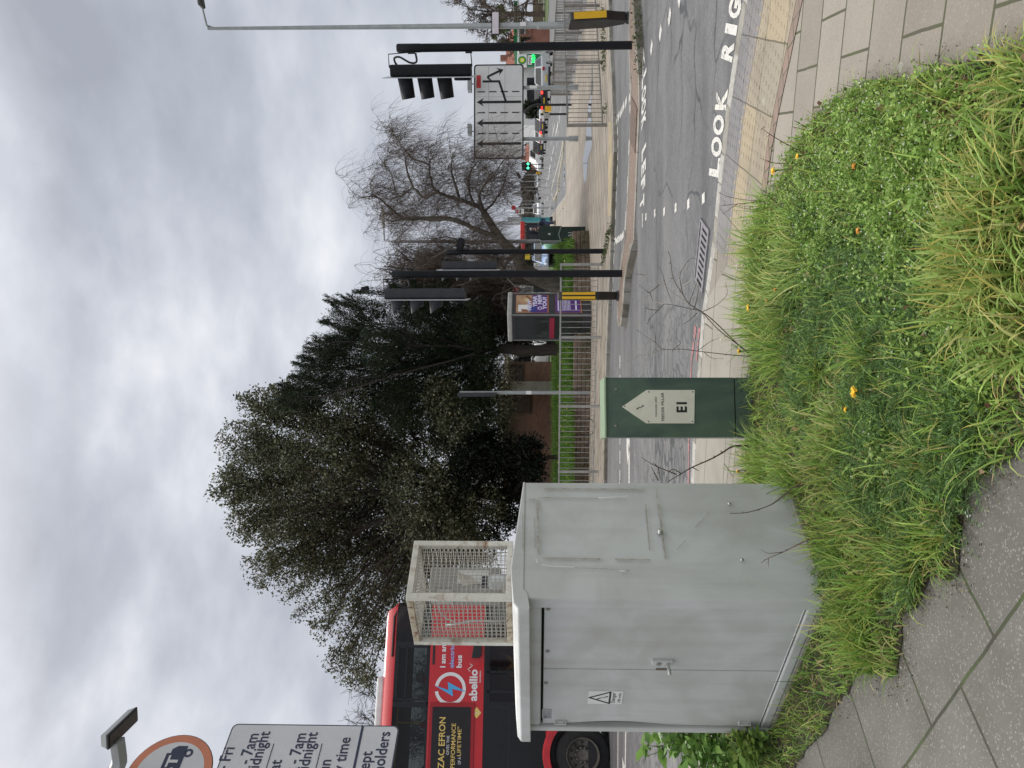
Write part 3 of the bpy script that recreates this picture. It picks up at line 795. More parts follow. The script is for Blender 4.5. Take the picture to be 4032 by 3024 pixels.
x, z = CF.hit(2155, 2810, .0195); b = MB(); b.use(mat('worn_sticker', (0.40, 0.41, 0.42), .6)); b.bb(x - .055, x + .055, .018, .0197, z - .025, z + .03); b.use(mat('faded_print', (0.27, 0.27, 0.29), .7))
for k in range(4): b.bb(x - .045, x + R.uniform(.0, .045), .0172, .0178, z - .016 + k * .011, z - .012 + k * .011)
b.build('maker_label', None, dl)
# side: ghost lines of torn tape, screws, knob
b = MB(); b.use(M_tape)
def sz(X, Y): y, z = CF.side(X, Y, 0.013); return Vector((0.0135, y, z))
def strip_(b, X0, Y0, X1, Y1, w, rag=0.3, xo=0.0):
    p, q_ = sz(X0, Y0), sz(X1, Y1); d = (q_ - p); n = max(3, int(d.length / .02)); dn = d.normalized(); nn = Vector((0, -dn.z, dn.y)) * w / 2
    vs = []
    for k in range(n + 1):
        c = p + d * k / n; a, e_ = R.uniform(1 - rag, 1), R.uniform(1 - rag, 1)
        vs += [c + nn * a + Vector((xo, 0, 0)), c - nn * e_ + Vector((xo, 0, 0))]
    b.add(vs, [(2 * k, 2 * k + 1, 2 * k + 3, 2 * k + 2) for k in range(n)])
def zz(x, y): return (2050 + x * .3616, 1800 + y * .3616)
for x0, y0, x1, y1, w in [(255, 343, 1340, 352, .016), (185, 440, 850, 450, .012), (180, 460, 185, 585, .022), (185, 590, 195, 830, .016), (188, 850, 195, 1055, .018), (240, 1100, 865, 1108, .016), (1030, 1113, 1410, 1118, .016), (1360, 510, 1405, 1010, .012), (1485, 340, 1485, 450, .008), (1497, 505, 1580, 1100, .022), (150, 660, 160, 990, .008), (25, 620, 25, 1000, .006), (90, 462, 155, 462, .02), (1900, 770, 2060, 590, .006), (1700, 1010, 1800, 900, .005), (975, 1220, 1195, 1235, .007), (590, 1205, 960, 1218, .005)]:
    a = zz(x0, y0); c = zz(x1, y1); strip_(b, a[0], a[1], c[0], c[1], w * .72, 0.55)
b.build('tape_residue', M_tape, cab)
b = MB()
for x0, y0, x1, y1, w in [(845, 450, 1140, 438, .008), (1140, 440, 1160, 420, .006), (170, 1120, 180, 1160, .01), (230, 1180, 330, 1195, .008), (330, 1195, 580, 1205, .007), (1075, 1245, 1135, 1250, .012)]:
    a = zz(x0, y0); c = zz(x1, y1); strip_(b, a[0], a[1], c[0], c[1], w, 0.5, 0.006)
b.build('peeling_tape', mat('white_tape', (0.72, 0.72, 0.7), .5), cab)
for X, Y in ((2872, 1982), (2922, 2203)):
    p = sz(X, Y); b = MB(); b.lathe([(.010, 0), (.009, .003), (.006, .006), (0, .007)], (p.x - .002, p.y, p.z), 12, 'x'); b.build('bolt_head', M_steel, cab, smooth=True)
p = sz(2598, 2097); b = MB(); b.lathe([(.014, 0), (.013, .007), (.008, .012), (.013, .02), (.009, .027), (0, .027)], (p.x - .002, p.y, p.z), 14, 'x'); b.build('knob', M_steel, cab, smooth=True)

# ---------------- mesh cage standing on the cabinet
M_cage = mat('cream_painted_steel', (0.62, 0.61, 0.54), 0.5, var=0.12, scale=9, dirt=(0.23, 0.115, 0.05), dirtamt=0.95, dscale=9)
M_rust = mat('rusty_cream_steel', (0.50, 0.44, 0.33), 0.6, var=0.2, scale=9, dirt=(0.15, 0.06, 0.022), dirtamt=1.6, dscale=13)
CGp = Vector((-1.173, 4.205, 1.525))
cg = thing('mesh_cage', 'cream wire mesh cage with rusty frame on top of the grey cabinet', 'cage', CGp, CF.a)
WL, WR, HC = 0.478, 0.393, 0.583
t_ = 0.034
def post(b, x, y, z0=0, z1=HC): b.bb(x - t_ / 2, x + t_ / 2, y - t_ / 2, y + t_ / 2, z0, z1)
for x, y in ((0, 0), (-WL, 0), (0, WR), (-WL, WR)):
    b = MB(); post(b, x + (-t_ / 2 if x == 0 else t_ / 2), y + (t_ / 2 if y == 0 else -t_ / 2)); b.build('corner_post', M_cage, cg, bevel=0.003)
for z in (t_ / 2, HC - t_ / 2):
    for y in (t_ / 2, WR - t_ / 2):
        b = MB(); b.box((-WL / 2, y, z), (WL - 2 * t_, t_ - .004, t_)); b.build('rail', M_rust if y < .1 else M_cage, cg, bevel=0.003)
    for x in (-t_ / 2, -WL + t_ / 2):
        b = MB(); b.box((x, WR / 2, z), (t_ - .004, WR - 2 * t_, t_)); b.build('rail', M_cage, cg, bevel=0.003)
def wire(o, u, w_, h_, nx, nz):
    b = MB(); r = .0021
    for i in range(nx):
        a = o + u * (w_ * (i + .5) / nx) + Vector((0, 0, t_)); b.tube([a, a + Vector((0, 0, h_ - 2 * t_))], r, 4, False)
    for j in range(nz):
        a = o + Vector((0, 0, t_ + (h_ - 2 * t_) * (j + .5) / nz)); b.tube([a + Vector((0, .004 * abs(u.x), 0)), a + u * w_ + Vector((.004 * abs(u.y), 0.004 * abs(u.x), 0))], r, 4, False)
    return b
M_wire = mat('galvanised_mesh', (0.40, 0.385, 0.345), 0.45, var=0.15, scale=20)
wire(Vector((-WL + t_, t_ / 2, 0)), Vector((1, 0, 0)), WL - 2 * t_, HC, 11, 20).build('mesh_panel', M_wire, cg)
wire(Vector((-t_ / 2, t_, 0)), Vector((0, 1, 0)), WR - 2 * t_, HC, 14, 20).build('mesh_panel', M_wire, cg)
wire(Vector((-WL + t_ / 2, t_, 0)), Vector((0, 1, 0)), WR - 2 * t_, HC, 14, 20).build('mesh_panel', M_wire, cg)
wire(Vector((-WL + t_, WR - t_ / 2, 0)), Vector((1, 0, 0)), WL - 2 * t_, HC, 11, 20).build('mesh_panel', M_wire, cg)
b = MB()
for i in range(14): b.tube([(-WL + t_, t_ + (WR - 2 * t_) * (i + .5) / 14, HC - .012), (-t_, t_ + (WR - 2 * t_) * (i + .5) / 14, HC - .012)], .0026, 4, False)
for i in range(14): b.tube([(-WL + t_ + (WL - 2 * t_) * (i + .5) / 14, t_, HC - .016), (-WL + t_ + (WL - 2 * t_) * (i + .5) / 14, WR - t_, HC - .016)], .0026, 4, False)
b.build('top_mesh', M_wire, cg)
b = MB(); b.bb(-WL + t_, -t_, t_, WR - t_, -.005, .006); b.build('tray', M_rust, cg)
# what is kept in the cage
def incage(x, y, z): return CGp + Vector((x * CF.c - y * CF.s, x * CF.s + y * CF.c, z))
M_equip = mat('grey_equipment_case', (0.36, 0.36, 0.34), 0.5, var=0.1)
M_clear = mat('cloudy_plastic', (0.55, 0.57, 0.57), 0.25, var=0.1)
o = thing('equipment_case', 'grey metal equipment case hung inside the mesh cage', 'case', incage(-.20, .20, .02), CF.a)
b = MB(); b.bb(-.09, .09, -.05, .09, .05, .46); b.build('case_body', M_equip, o, bevel=.008)
b = MB(); b.bb(-.075, .075, -.056, -.051, .33, .42); b.build('case_cover', mat('case_cover_grey', (0.48, 0.48, 0.45), .5), o, bevel=.002)
b = MB(); b.bb(.091, .096, -.03, .06, .12, .30); b.build('case_cover', M_label, o)
o = thing('storage_jar', 'cloudy plastic jar standing at the bottom of the mesh cage', 'jar', incage(-.06, .15, .0065), CF.a)
b = MB(); b.lathe([(.0, .0), (.042, 0), (.045, .01), (.045, .11), (.03, .125), (.028, .14)], n=18); b.build('jar_body', M_clear, o, smooth=True)
b = MB(); b.lathe([(.032, .135), (.033, .165), (0, .167)], n=16); b.build('lid', mat('dark_lid', (0.03, 0.035, 0.05), .4), o, smooth=True)
b = MB(); rr = []
P4 = [incage(-.06, .14, .19), incage(-.03, .17, .235), incage(-.035, .18, .29), incage(-.02, .20, .335), incage(-.055, .12, .28), incage(-.07, .19, .25), incage(-.01, .17, .30)]
b.add(P4, [(0, 1, 2), (1, 6, 2), (6, 3, 2), (0, 2, 4), (2, 3, 4), (0, 5, 1), (4, 3, 5), (0, 4, 5), (5, 3, 6), (5, 6, 1)])
o = b.build('paper_scrap', mat('crumpled_paper', (0.66, 0.63, 0.56), .8), None); tag(o, 'crumpled cream paper scrap caught above the jar in the cage', 'paper')
b = MB(); b.tube(smoothpath([incage(-.42, .10, .40), incage(-.33, .05, .33), incage(-.31, .06, .22), incage(-.33, .07, .10), incage(-.36, .10, .01)]), .006, 6); b.tube(smoothpath([incage(-.10, .15, .46), incage(-.30, .10, .42), incage(-.33, .05, .32)]), .004, 5)
tag(b.build('cable', mat('pale_cable', (0.5, 0.5, 0.48), .5), None), 'loose pale cable looping down inside the mesh cage', 'cable')

# ================================================================== GREEN FEEDER PILLAR
M_gp = weathered('green_painted_steel', (0.098, 0.152, 0.108), (0.035, 0.062, 0.065), 0.9, rough=0.45)
M_gtop = mat('lit_green_top', (0.19, 0.27, 0.165), 0.6, var=0.15, scale=8)  # lid catching light from above, painted as a paler green than the body
FPo = D(2383, 1603, 4.96); FF = Fr((FPo.x, FPo.y, 0), math.radians(6.0))
fp = thing('feeder_pillar', 'green steel electrical pillar with a cream arrow-topped plate beside the long grass', 'pillar', (FPo.x, FPo.y, 0), FF.a)
HW = 0.192; HT = 0.945; DPp = 0.235
b = MB(); b.bb(-HW, HW, 0.004, DPp, 0.118, HT - .004); b.build('body', M_gp, fp, bevel=.004)
b = MB(); b.bb(-HW, HW, 0.006, DPp, -0.1, 0.114); b.build('root_plate', M_gp, fp, bevel=.004)
b = MB(); b.bb(-HW + .002, HW - .002, 0.0, 0.004, 0.122, 0.893); b.build('door', M_gp, fp, bevel=.0015)
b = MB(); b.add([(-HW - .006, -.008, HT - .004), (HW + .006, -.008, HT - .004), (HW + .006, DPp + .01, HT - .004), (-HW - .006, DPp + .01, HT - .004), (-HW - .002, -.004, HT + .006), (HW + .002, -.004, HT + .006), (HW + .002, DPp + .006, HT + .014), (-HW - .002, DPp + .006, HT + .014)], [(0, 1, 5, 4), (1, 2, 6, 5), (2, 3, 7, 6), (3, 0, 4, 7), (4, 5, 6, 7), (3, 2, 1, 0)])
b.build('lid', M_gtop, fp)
def z4(x, y): return (2300 + x * .3165, 1450 + y * .3165)
def fh(x, y, yp=0.0): return FF.hit(*z4(x, y), yp)
for x, y in ((396, 260), (393, 716)):
    u, v = fh(x, y); b = MB(); b.lathe([(.008, 0), (.008, .004), (.006, .006), (0, .006)], (0, 0, 0), 12, 'y'); b.v = [(p[0] + u, -p[1], p[2] + v) for p in b.v]; b.build('bolt_head', M_dim, fp)
for x, y in ((1957, 285), (1953, 425), (1948, 570), (1945, 712)):
    u, v = fh(x, y); b = MB(); b.cyl((u, .006, v), (u, .003, v), .004, n=8); b.build('rivet', M_blk, fp)
M_plate = mat('cream_sign_plate', (0.74, 0.72, 0.63), 0.4, var=0.07, scale=3, dirt=(0.45, 0.41, 0.31), dirtamt=0.5)
poly = [fh(x, y) for x, y in ((470, 480), (775, 271), (1375, 271), (1368, 686), (772, 686))]
b = MB(); b.poly(poly, (0, -.0045, 0), (1, 0, 0), (0, 0, 1), .004, (0, -1, 0)); pl = b.build('warning_plate', M_plate, fp)
b = MB(); yy = -.0055
for x, y in ((503, 474), (803, 295), (1352, 295), (1345, 663), (800, 662)):
    u, v = fh(x, y); b.cyl((u, -.004, v), (u, -.0062, v), .0042, n=8)
u, v = fh(697, 487); bolt(b, (u, yy, v), .048)
def line(t, xa, xb, ya, yb, bold=0.0):
    """text whose foot is at photo x=xb, top at xa, running from y=yb (left) to ya (right)"""
    u0, v0 = fh(xb, yb); u1, v1 = fh(xa, ya); b.text(t, 1, (u0, yy, v0), fit=u1 - u0, hfit=v1 - v0, bold=bold)
line('DANGER 240V', 880, 905, 352, 600, .01); line('FEEDER PILLAR', 956, 995, 302, 655, .01); line('E1', 1145, 1278, 422, 550, .035)
b.build('lettering', M_ink, pl)

# ================================================================== LORRY RESTRICTION SIGN (left)
s_dir = Vector((-.525, -.851, 0)); 
SG = Fr((-1.785, 4.0, 0), math.atan2(.851, .525))      # local x runs along the plate away to its right edge; face looks along local -y
M_signw = mat('grey_white_sign_face', (0.60, 0.615, 0.64), 0.42, var=0.05, scale=4, dirt=(0.46, 0.46, 0.47), dirtamt=0.35)
M_navy = mat('navy_sign_print', (0.022, 0.03, 0.07), 0.5, var=0.1)
M_galv = mat('galvanised_steel', (0.40, 0.41, 0.42), 0.5, metal=0.5, var=0.2, scale=10)
M_greypole = mat('grey_painted_pole', (0.30, 0.325, 0.33), 0.5, var=0.12, scale=6)
M_orange = mat('faded_orange_red', (0.56, 0.20, 0.11), 0.5, var=0.12, scale=6)
sg = thing('lorry_sign', 'tall lit post sign with weight limit roundel and lorry hours plate', 'road sign', (-1.785, 4.0, 0), SG.a)
PW = 0.56
b = MB(); b.cyl((-PW / 2, .06, -.1), (-PW / 2, .06, 3.52), .045, n=14); b.build('pole', M_greypole, sg, smooth=True)
zt = SG.hit(912, 2868)[1]; zb = SG.hit(1572, 2868)[1]
def rrect(x0, x1, z0, z1, r, n=5):
    out = []
    for cx, cz, a0 in ((x1 - r, z1 - r, 0), (x0 + r, z1 - r, 90), (x0 + r, z0 + r, 180), (x1 - r, z0 + r, 270)):
        for k in range(n + 1):
            a = math.radians(a0 + 90 * k / n); out.append((cx + r * math.cos(a), cz + r * math.sin(a)))
    return out
M_edge = mat('dark_sign_edge', (0.05, 0.055, 0.08), .5)
b = MB(); b.use(M_edge); b.poly(rrect(-PW, 0, zb, zt, .03), (0, 0, 0), (1, 0, 0), (0, 0, 1), .006, (0, -1, 0)); b.use(M_signw); b.poly(rrect(-PW + .007, -.007, zb + .007, zt - .007, .026), (0, -.0015, 0), (1, 0, 0), (0, 0, 1))
ps = b.build('time_plate', None, sg)
b = MB(); yy = -.003
def zs(x, y): return (350 + x * .6103, 2700 + y * .6103)
def stext(t, x, y, h, w=None):
    u, v = SG.hit(*zs(x, y)); g_, f_ = glyphs(t, .012); wd = g_[:, 0].max() - g_[:, 0].min(); hd_ = g_[:, 1].max() - g_[:, 1].min()
    capz = .72
    b.text(t, h / .70, (u, yy, v), align='r', bold=.014, fit=wd * h / .70 * .90)
hh_ = 0.058
stext('Mon - Fri', 942, 400, hh_); stext('Midnight - 7am', 1098, 312, hh_); stext('9pm - Midnight', 1172, 297, hh_)
stext('Sat', 1247, 480, hh_); stext('Midnight - 7am', 1404, 310, hh_); stext('1pm - Midnight', 1478, 302, hh_)
stext('Sun', 1565, 480, hh_); stext('Any time', 1690, 336, hh_); stext('Except', 1830, 425, hh_); stext('permit holders', 1945, 300, hh_)
def rule(x, y, x0, w=.004):
    u, v = SG.hit(*zs(x, y)); b.bb(-PW + .03, u, yy - .0003, yy + .0003, v - w / 2, v + w / 2)
rule(1194, 375, 0); rule(1505, 375, 0)
u, v = SG.hit(*zs(1765, 275)); b.bb(-PW + .008, -.008, yy - .0003, yy + .0003, v - .006, v + .006)
b.build('lettering', M_navy, ps)
zc_ = 3.215; RD = 0.212
b = MB(); xc = -PW / 2
def disc(b, x, z, r0, r1, y, n=40):
    vs = []
    for k in range(n):
        a = 2 * math.pi * k / n; vs += [(x + r0 * math.cos(a), y, z + r0 * math.sin(a)), (x + r1 * math.cos(a), y, z + r1 * math.sin(a))]
    b.add(vs, [(2 * k, 2 * k + 1, (2 * k + 3) % (2 * n), (2 * k + 2) % (2 * n)) for k in range(n)])
b.use(M_edge); b.lathe([(0, 0), (RD, 0), (RD, .005), (0, .005)], (xc, 0, zc_), 40, 'y')
b.use(M_orange); disc(b, xc, zc_, RD * .80, RD - .004, -.002); b.use(M_signw); disc(b, xc, zc_, 0.001, RD * .80, -.002)
rd = b.build('roundel', None, sg)
b = MB(); b.use(M_navy); zl = zc_ - .02; b.bb(xc - .135, xc + .108, -.0035, -.0030, zl - .025, zl + .07); b.poly([(.108, -.025), (.148, -.025), (.148, .024), (.13, .05), (.108, .05)], (xc, -.0033, zl), (1, 0, 0), (0, 0, 1))
for dx in (-.08, .0, .11): disc(b, xc + dx, zl - .04, .011, .023, -.0033, 18)
b.use(M_signw); b.text('16.5T', 1, (xc - .012, -.0045, zl - .004), fit=.215, hfit=.057, align='c', bold=.03)
b.build('lettering', None, rd)
# trough lamp on an arm above
def wl(x, y, z): return SG.loc((x, y, z))
h0, h1 = Vector((-1.655, 3.50, 3.365)), Vector((-1.635, 3.755, 3.365)); hd_ = (h1 - h0).normalized(); hs_ = Vector((hd_.y, -hd_.x, 0))
b = MB(); b.tube([wl(-1.93, 3.77, 3.50), wl(-1.90, 3.62, 3.42), wl(*(h0 + hd_ * .05 + Vector((-.12, .02, -.012)))), wl(*(h0 + hd_ * .06 + Vector((-.025, 0, -.005))))], .036, 6); b.build('lamp_arm', M_greypole, sg)
def lampbox(z0, z1_, w0, w1, e0, e1):
    out = []
    for z, w, e_ in ((z0, w0, e0), (z1_, w1, e1)):
        for p_, s_ in ((h0 - hd_ * e_, -1), (h1 + hd_ * e_, -1), (h1 + hd_ * e_, 1), (h0 - hd_ * e_, 1)): q_ = p_ + hs_ * w * s_; out.append(wl(q_.x, q_.y, z))
    return out
BOXF = [(3, 2, 1, 0), (4, 5, 6, 7), (0, 1, 5, 4), (1, 2, 6, 5), (2, 3, 7, 6), (3, 0, 4, 7)]
b = MB(); b.use(M_greypole); b.add(lampbox(3.377, 3.41, .034, .026, .003, -.008), BOXF); b.use(mat('lamp_underside', (0.05, 0.045, 0.04), .35, var=.3, scale=12)); b.add(lampbox(3.360, 3.3775, .028, .028, -.006, -.006), BOXF); b.use(M_blk); b.add(lampbox(3.366, 3.3765, .036, .036, .004, .004), BOXF); b.build('lamp_head', None, sg, bevel=.003)

# ================================================================== TRAFFIC SIGNALS
M_sig = mat('black_signal_paint', (0.009, 0.010, 0.013), 0.6, var=0.25, scale=6, spec=0.28)
M_sigg = mat('dark_grey_signal', (0.040, 0.042, 0.048), 0.6, var=0.2, scale=8, spec=0.35)
M_board = mat('white_board_edge', (0.55, 0.57, 0.60), 0.5, var=.05)
M_amber = mat('dull_orange_lens', (0.30, 0.11, 0.03), 0.3)
def signal(label, base, ztop, facing, zs_, zbox, hood='long', det=False, off=0.30, group='traffic signals', lean=0.0, arrow=False, r=.057):
    t = thing('traffic_signal', label, 'traffic signal', base, 0, group)
    f = Vector((facing[0], facing[1], 0)).normalized(); s_ = Vector((-f.y, f.x, 0))
    M = Matrix(((f.x, s_.x, 0, 0), (f.y, s_.y, 0, 0), (0, 0, 1, 0), (0, 0, 0, 1)))
    b = MB(); b.M = M
    top = Vector((0, 0, ztop - base[2])); top += Vector((f.x * lean, f.y * lean, 0)) * 0
    b.lathe([(r, -.1), (r, top.z - .34), (r + .003, top.z - .33), (r + .003, top.z - .02), (r - .006, top.z), (0, top.z)], n=16)
    b.build('pole', M_sig, t, smooth=True)
    z0, z1_ = zbox[0] - base[2], zbox[1] - base[2]
    b = MB(); b.M = M
    b.poly(rrect(off - .085, off + .075, -.14, .14, .04), (0, 0, z1_), (1, 0, 0), (0, 1, 0), z1_ - z0, (0, 0, 1))
    hd_ = b.build('signal_head', M_sig if hood == 'long' else M_sigg, t, bevel=.006)
    b = MB(); b.M = M; b.bb(off + .079, off + .089, -.26, .26, z0 - .06, z1_ + .10); b.build('backing_board', M_board if not det else M_board, hd_)
    for i, z in enumerate(zs_):
        z = z - base[2]
        b = MB(); b.M = M; hl = .30 if hood == 'long' else .22
        n = 20; vs = []; rad = .108
        for k in range(n + 1):
            a = math.radians(-60 + 300 * k / n) + 0.0
            y, zz_ = rad * math.sin(a), rad * math.cos(a)
            low = 0.5 - 0.5 * math.cos(a)
            ln_ = hl * (1 - (0.62 * low if hood == 'cut' else 0.12 * low))
            vs += [(off + .089, y, z + zz_), (off + .089 + ln_, y * .93, z + zz_ * .93 - (.04 if hood == 'long' else .012))]
        n2 = n + 1
        if hood == 'long':
            vs = []; 
            for k in range(24):
                a = 2 * math.pi * k / 24; y, zz_ = rad * math.sin(a), rad * math.cos(a)
                vs += [(off + .089, y, z + zz_), (off + .089 + hl * (1 - .10 * (0.5 - .5 * math.cos(a))), y * .9, z + zz_ * .9 - .035)]
            b.add(vs, [(2 * k, 2 * k + 1, (2 * k + 3) % 48, (2 * k + 2) % 48) for k in range(24)])
        else:
            b.add(vs, [(2 * k, 2 * k + 1, 2 * k + 3, 2 * k + 2) for k in range(n)])
        h_ = b.build('hood', M_sig if hood == 'long' else M_sigg, hd_, smooth=True)
        md = h_.modifiers.new('thick', 'SOLIDIFY'); md.thickness = .004
        b = MB(); b.M = M; b.lathe([(0, 0), (.098, 0), (.09, .012), (0, .02)], (0, 0, 0), 18, 'x'); b.v = [tuple(M @ Vector((off + .089, 0, z)) + Vector(p)) for p in b.v]; b.build('lens', M_blk, hd_)
    zsn = z0 + .13
    b = MB(); b.M = M; b.lathe([(0, 0), (.115, 0), (.125, .03), (.11, .045), (0, .04)], (off + .089, 0, zsn), 20, 'x'); b.build('sign_disc', M_amber if arrow else M_sig, hd_, smooth=True)
    # brackets and cable
    b = MB(); b.M = M
    b.box((r + .006, 0, z1_ - .30), (.03, .09, .09))
    b.tube([(r, 0, z1_ - .28), (r + .02, 0, z1_ + .03), (off - .05, 0, z1_ + .03), (off - .03, 0, z1_)], .008, 6)
    b.build('bracket', M_sig, t); b = MB(); b.M = M; b.box((r + .006, 0, z0 + .03), (.03, .09, .09))
    b.tube([(r, 0, z0 + .03), (r + .02, 0, z0 - .0), (off - .05, 0, z0 - .01)], .008, 6)
    b.build('bracket', M_sig, t)
    b = MB(); b.M = M; b.tube(smoothpath([(r + .01, 0, z1_ - .36), (off - .12, 0.03, z1_ - .37), (off - .11, .05, z1_ - .28), (r + .06, .05, z1_ - .14), (r + .07, .03, z1_ - .06), (off - .12, 0.02, z1_ - .06), (off - .085, 0, z1_ - .08)]), .015, 8); b.build('cable', M_sigg, t, smooth=True)
    if det:
        b = MB(); b.M = M; b.box((off - .09, 0, z1_ + .33), (.07, .11, .11), ry=.2); dt = b.build('detector', M_sig, t, bevel=.01)
        b = MB(); b.M = M
        for y in (-.03, .03): b.tube([(off - .10, y, z1_ + .03), (off - .10, y, z1_ + .26)], .006, 5)
        b.build('detector_mount', M_sig, dt)
    return t
# right-hand pole
bA = G(2487, 178, .035); vA = Vector((bA.x, bA.y, 0)).normalized()
dA = bA.y
def zA(X, d): return H + (2105 - X) / F * d
sA = signal('right-hand black traffic signal with three deep tubular hoods, seen edge on beside the lane sign', bA, zA(1560, dA), (-vA.y, vA.x), [zA(X, dA) for X in (1585, 1664, 1743)], (zA(1853, dA), zA(1533, dA)), 'long')
bB = G(2449, 1077, .035); vB = Vector((bB.x, bB.y, 0)).normalized(); dB = bB.y
sB = signal('black traffic signal with slanted cutaway hoods and a detector on top', bB, zA(1541, dB), (-vB.y, vB.x), [zA(X, dB) for X in (1560, 1637, 1713)], (zA(1831, dB), zA(1515, dB)), 'cut', det=True, off=.31)
bC = G(2382, 989, 0); vC = Vector((bC.x, bC.y, 0)).normalized(); dC = bC.y
sC = signal('black traffic signal on the far pavement, half hidden behind the nearer pole', bC, zA(1758, dC), (-vC.y, vC.x), [zA(X, dC) for X in (1755, 1812, 1866)], (zA(1957, dC), zA(1742, dC)), 'cut', off=.27, arrow=True, r=.050)
b = MB(); b.box((.13, -.12, zA(1815, dC)), (.20, .16, .12), rz=.4, ry=.25); b.tube([(.04, 0, zA(1835, dC)), (.10, -.06, zA(1850, dC)), (.12, -.1, zA(1825, dC))], .015, 6); b.build('camera_housing', M_sig, sC, bevel=.01)

# slim grey pole with a narrow dark sign seen edge on
bD = G(2324, 1546, 0); dD = bD.y
sp = thing('edge_on_sign', 'slim grey pole with a dark sign seen edge on in front of brick wall', 'sign post', bD)
b = MB(); b.lathe([(.045, -.1), (.045, zA(1960, dD)), (.038, zA(1955, dD)), (.038, zA(1810, dD)), (0, zA(1809, dD))], n=12); b.build('pole', M_greypole, sp, smooth=True)
b = MB(); b.box((-.05, 0, (zA(1955, dD) + zA(1805, dD)) / 2), (.10, .45, zA(1805, dD) - zA(1955, dD)), ry=-.012); b.build('sign_panel', M_sigg, sp, bevel=.01)
b = MB(); b.box((0.0, -.046, zA(2082, dD)), (.085, .004, .14)); b.build('sticker', M_label, sp)

# ================================================================== BOLLARDS
M_bol = mat('black_bollard_shell', (0.022, 0.021, 0.020), 0.5, var=0.3, scale=6, dirt=(0.06, 0.05, 0.035), dirtamt=.5)
M_yel = mat('yellow_reflective', (0.80, 0.47, 0.02), 0.4, var=0.06)
M_blue = mat('blue_sign_face', (0.03, 0.06, 0.30), 0.35, var=.05)
def bollard(label, base, ang, h, face=False):
    t = thing('traffic_bollard', label, 'bollard', base, ang, 'keep-side bollards on the island')
    b = MB()
    prof_ = [(-.10, .05), (-.13, .16), (-.205, .34), (-.215, h - .08), (-.19, h), (.19, h), (.215, h - .08), (.205, .34), (.13, .16), (.10, .05)]
    b.poly(prof_, (0, .065, 0), (1, 0, 0), (0, 0, 1), .13, (0, 1, 0)); b.build('shell', M_bol, t, bevel=.03, seg=3)
    b = MB(); b.lathe([(.085, -.08), (.085, .03), (.06, .06), (.06, .12)], n=16); b.build('base', M_bol, t, smooth=True)
    for x_ in (-.2205, .2205): 
        for s0, s1 in (((-.048, .048),) if not face else ((-.055, -.012), (.012, .055))): b = MB(); b.bb(x_ - .0015, x_ + .0015, s0, s1, h * .40, h * .93); b.build('side_strip', M_yel, t)
    if face:
        b = MB(); b.bb(-.16, .16, -.069, -.067, .36, h * .90); b.build('front_panel', M_yel, t)
    if face:
        b = MB(); b.lathe([(0, 0), (.13, 0), (.13, .004), (0, .004)], (0, -.074, h * .74), 24, 'y'); b.build('sign_disc', M_blue, t)
    return t
p_ = G(2476, 70, .03); bo1 = bollard('leaning black bollard with a yellow side strip below the lamp column', p_, math.radians(-97), .88)
bo1.rotation_euler = (math.radians(3), math.radians(2), math.radians(-97))
p_ = G(2437, 1165, .03); bo2 = bollard('narrow black and yellow bollard seen side on before the phone box', p_, math.radians(-94.6), 1.0, True)

# ================================================================== GUARD RAILS
M_rail = mat('galvanised_guard_rail', (0.36, 0.36, 0.34), 0.5, metal=0.35, var=0.2, scale=6)
M_railb = mat('weathered_guard_rail', (0.24, 0.23, 0.21), 0.6, metal=0.2, var=0.25, scale=6)
def guardrail(label, p0, p1, h, panels, m, group='guard rails', nb=17):
    p0 = Vector(p0); p1 = Vector(p1); d = p1 - p0; ln = d.length; a = math.atan2(d.y, d.x)
    t = thing('guard_rail', label, 'railing', p0, a, group)
    w = ln / panels
    for k in range(panels + 1):
        b = MB(); b.bb(k * w - .025, k * w + .025, -.025, .025, -.05, h); b.build('post', m, t, bevel=.003)
    for k in range(panels):
        x0, x1 = k * w + .027, (k + 1) * w - .027
        b = MB(); b.bb(x0, x1, -.016, .016, h - .035, h - .003); b.build('top_rail', m, t)
        b = MB(); b.bb(x0, x1, -.016, .016, .09, .115); b.build('bottom_rail', m, t)
        b = MB()
        for i in range(nb): x = x0 + (x1 - x0) * (i + .5) / nb; b.cyl((x, (.006 if i % 2 else -.006), .115), (x, (.006 if i % 2 else -.006), h - .035), .0075, n=5, caps=False)
        b.build('infill_bars', m, t)
    return t
gA = G(2375, 1041, 0); gB = G(2353, 1895, 0)
mid = gA.lerp(gB, .0)
guardrail('long galvanised guard rail in front of the grass bank', gA, gA + (gB - gA) * 1.27, .88, 4, M_rail, nb=12)
guardrail('weathered guard rail along the right edge of the far pavement', G(2394, 492, -.02), G(2352, -180, -.02), .80, 3, M_railb, nb=14)
pts = [G(2254, 372, 0), G(2258, 325, 0), G(2274, 236, 0), G(2292, 130, 0), G(2312, -40, 0)]
for i, (a, c) in enumerate(zip(pts[:-1], pts[1:])):
    guardrail(['dark guard rail section ending by the two-post sign', 'dark guard rail section behind the lane sign post', 'dark guard rail section behind the right traffic signal', 'dark guard rail section behind the lamp column'][i], a, c, .82, 2, M_railb, nb=16)
# loop of cable lying on the far kerb by the rail
cl0 = G(2345, 1680, .0); b = MB(); b.tube([cl0 + Vector((math.cos(a) * .19, math.sin(a) * .03 - .12, .17 + math.sin(a) * .14)) for a in np.linspace(0, 2 * math.pi, 24)], .009, 6)
tag(b.build('cable_loop', M_blk), 'loop of black cable hanging from the long guard rail', 'cable')

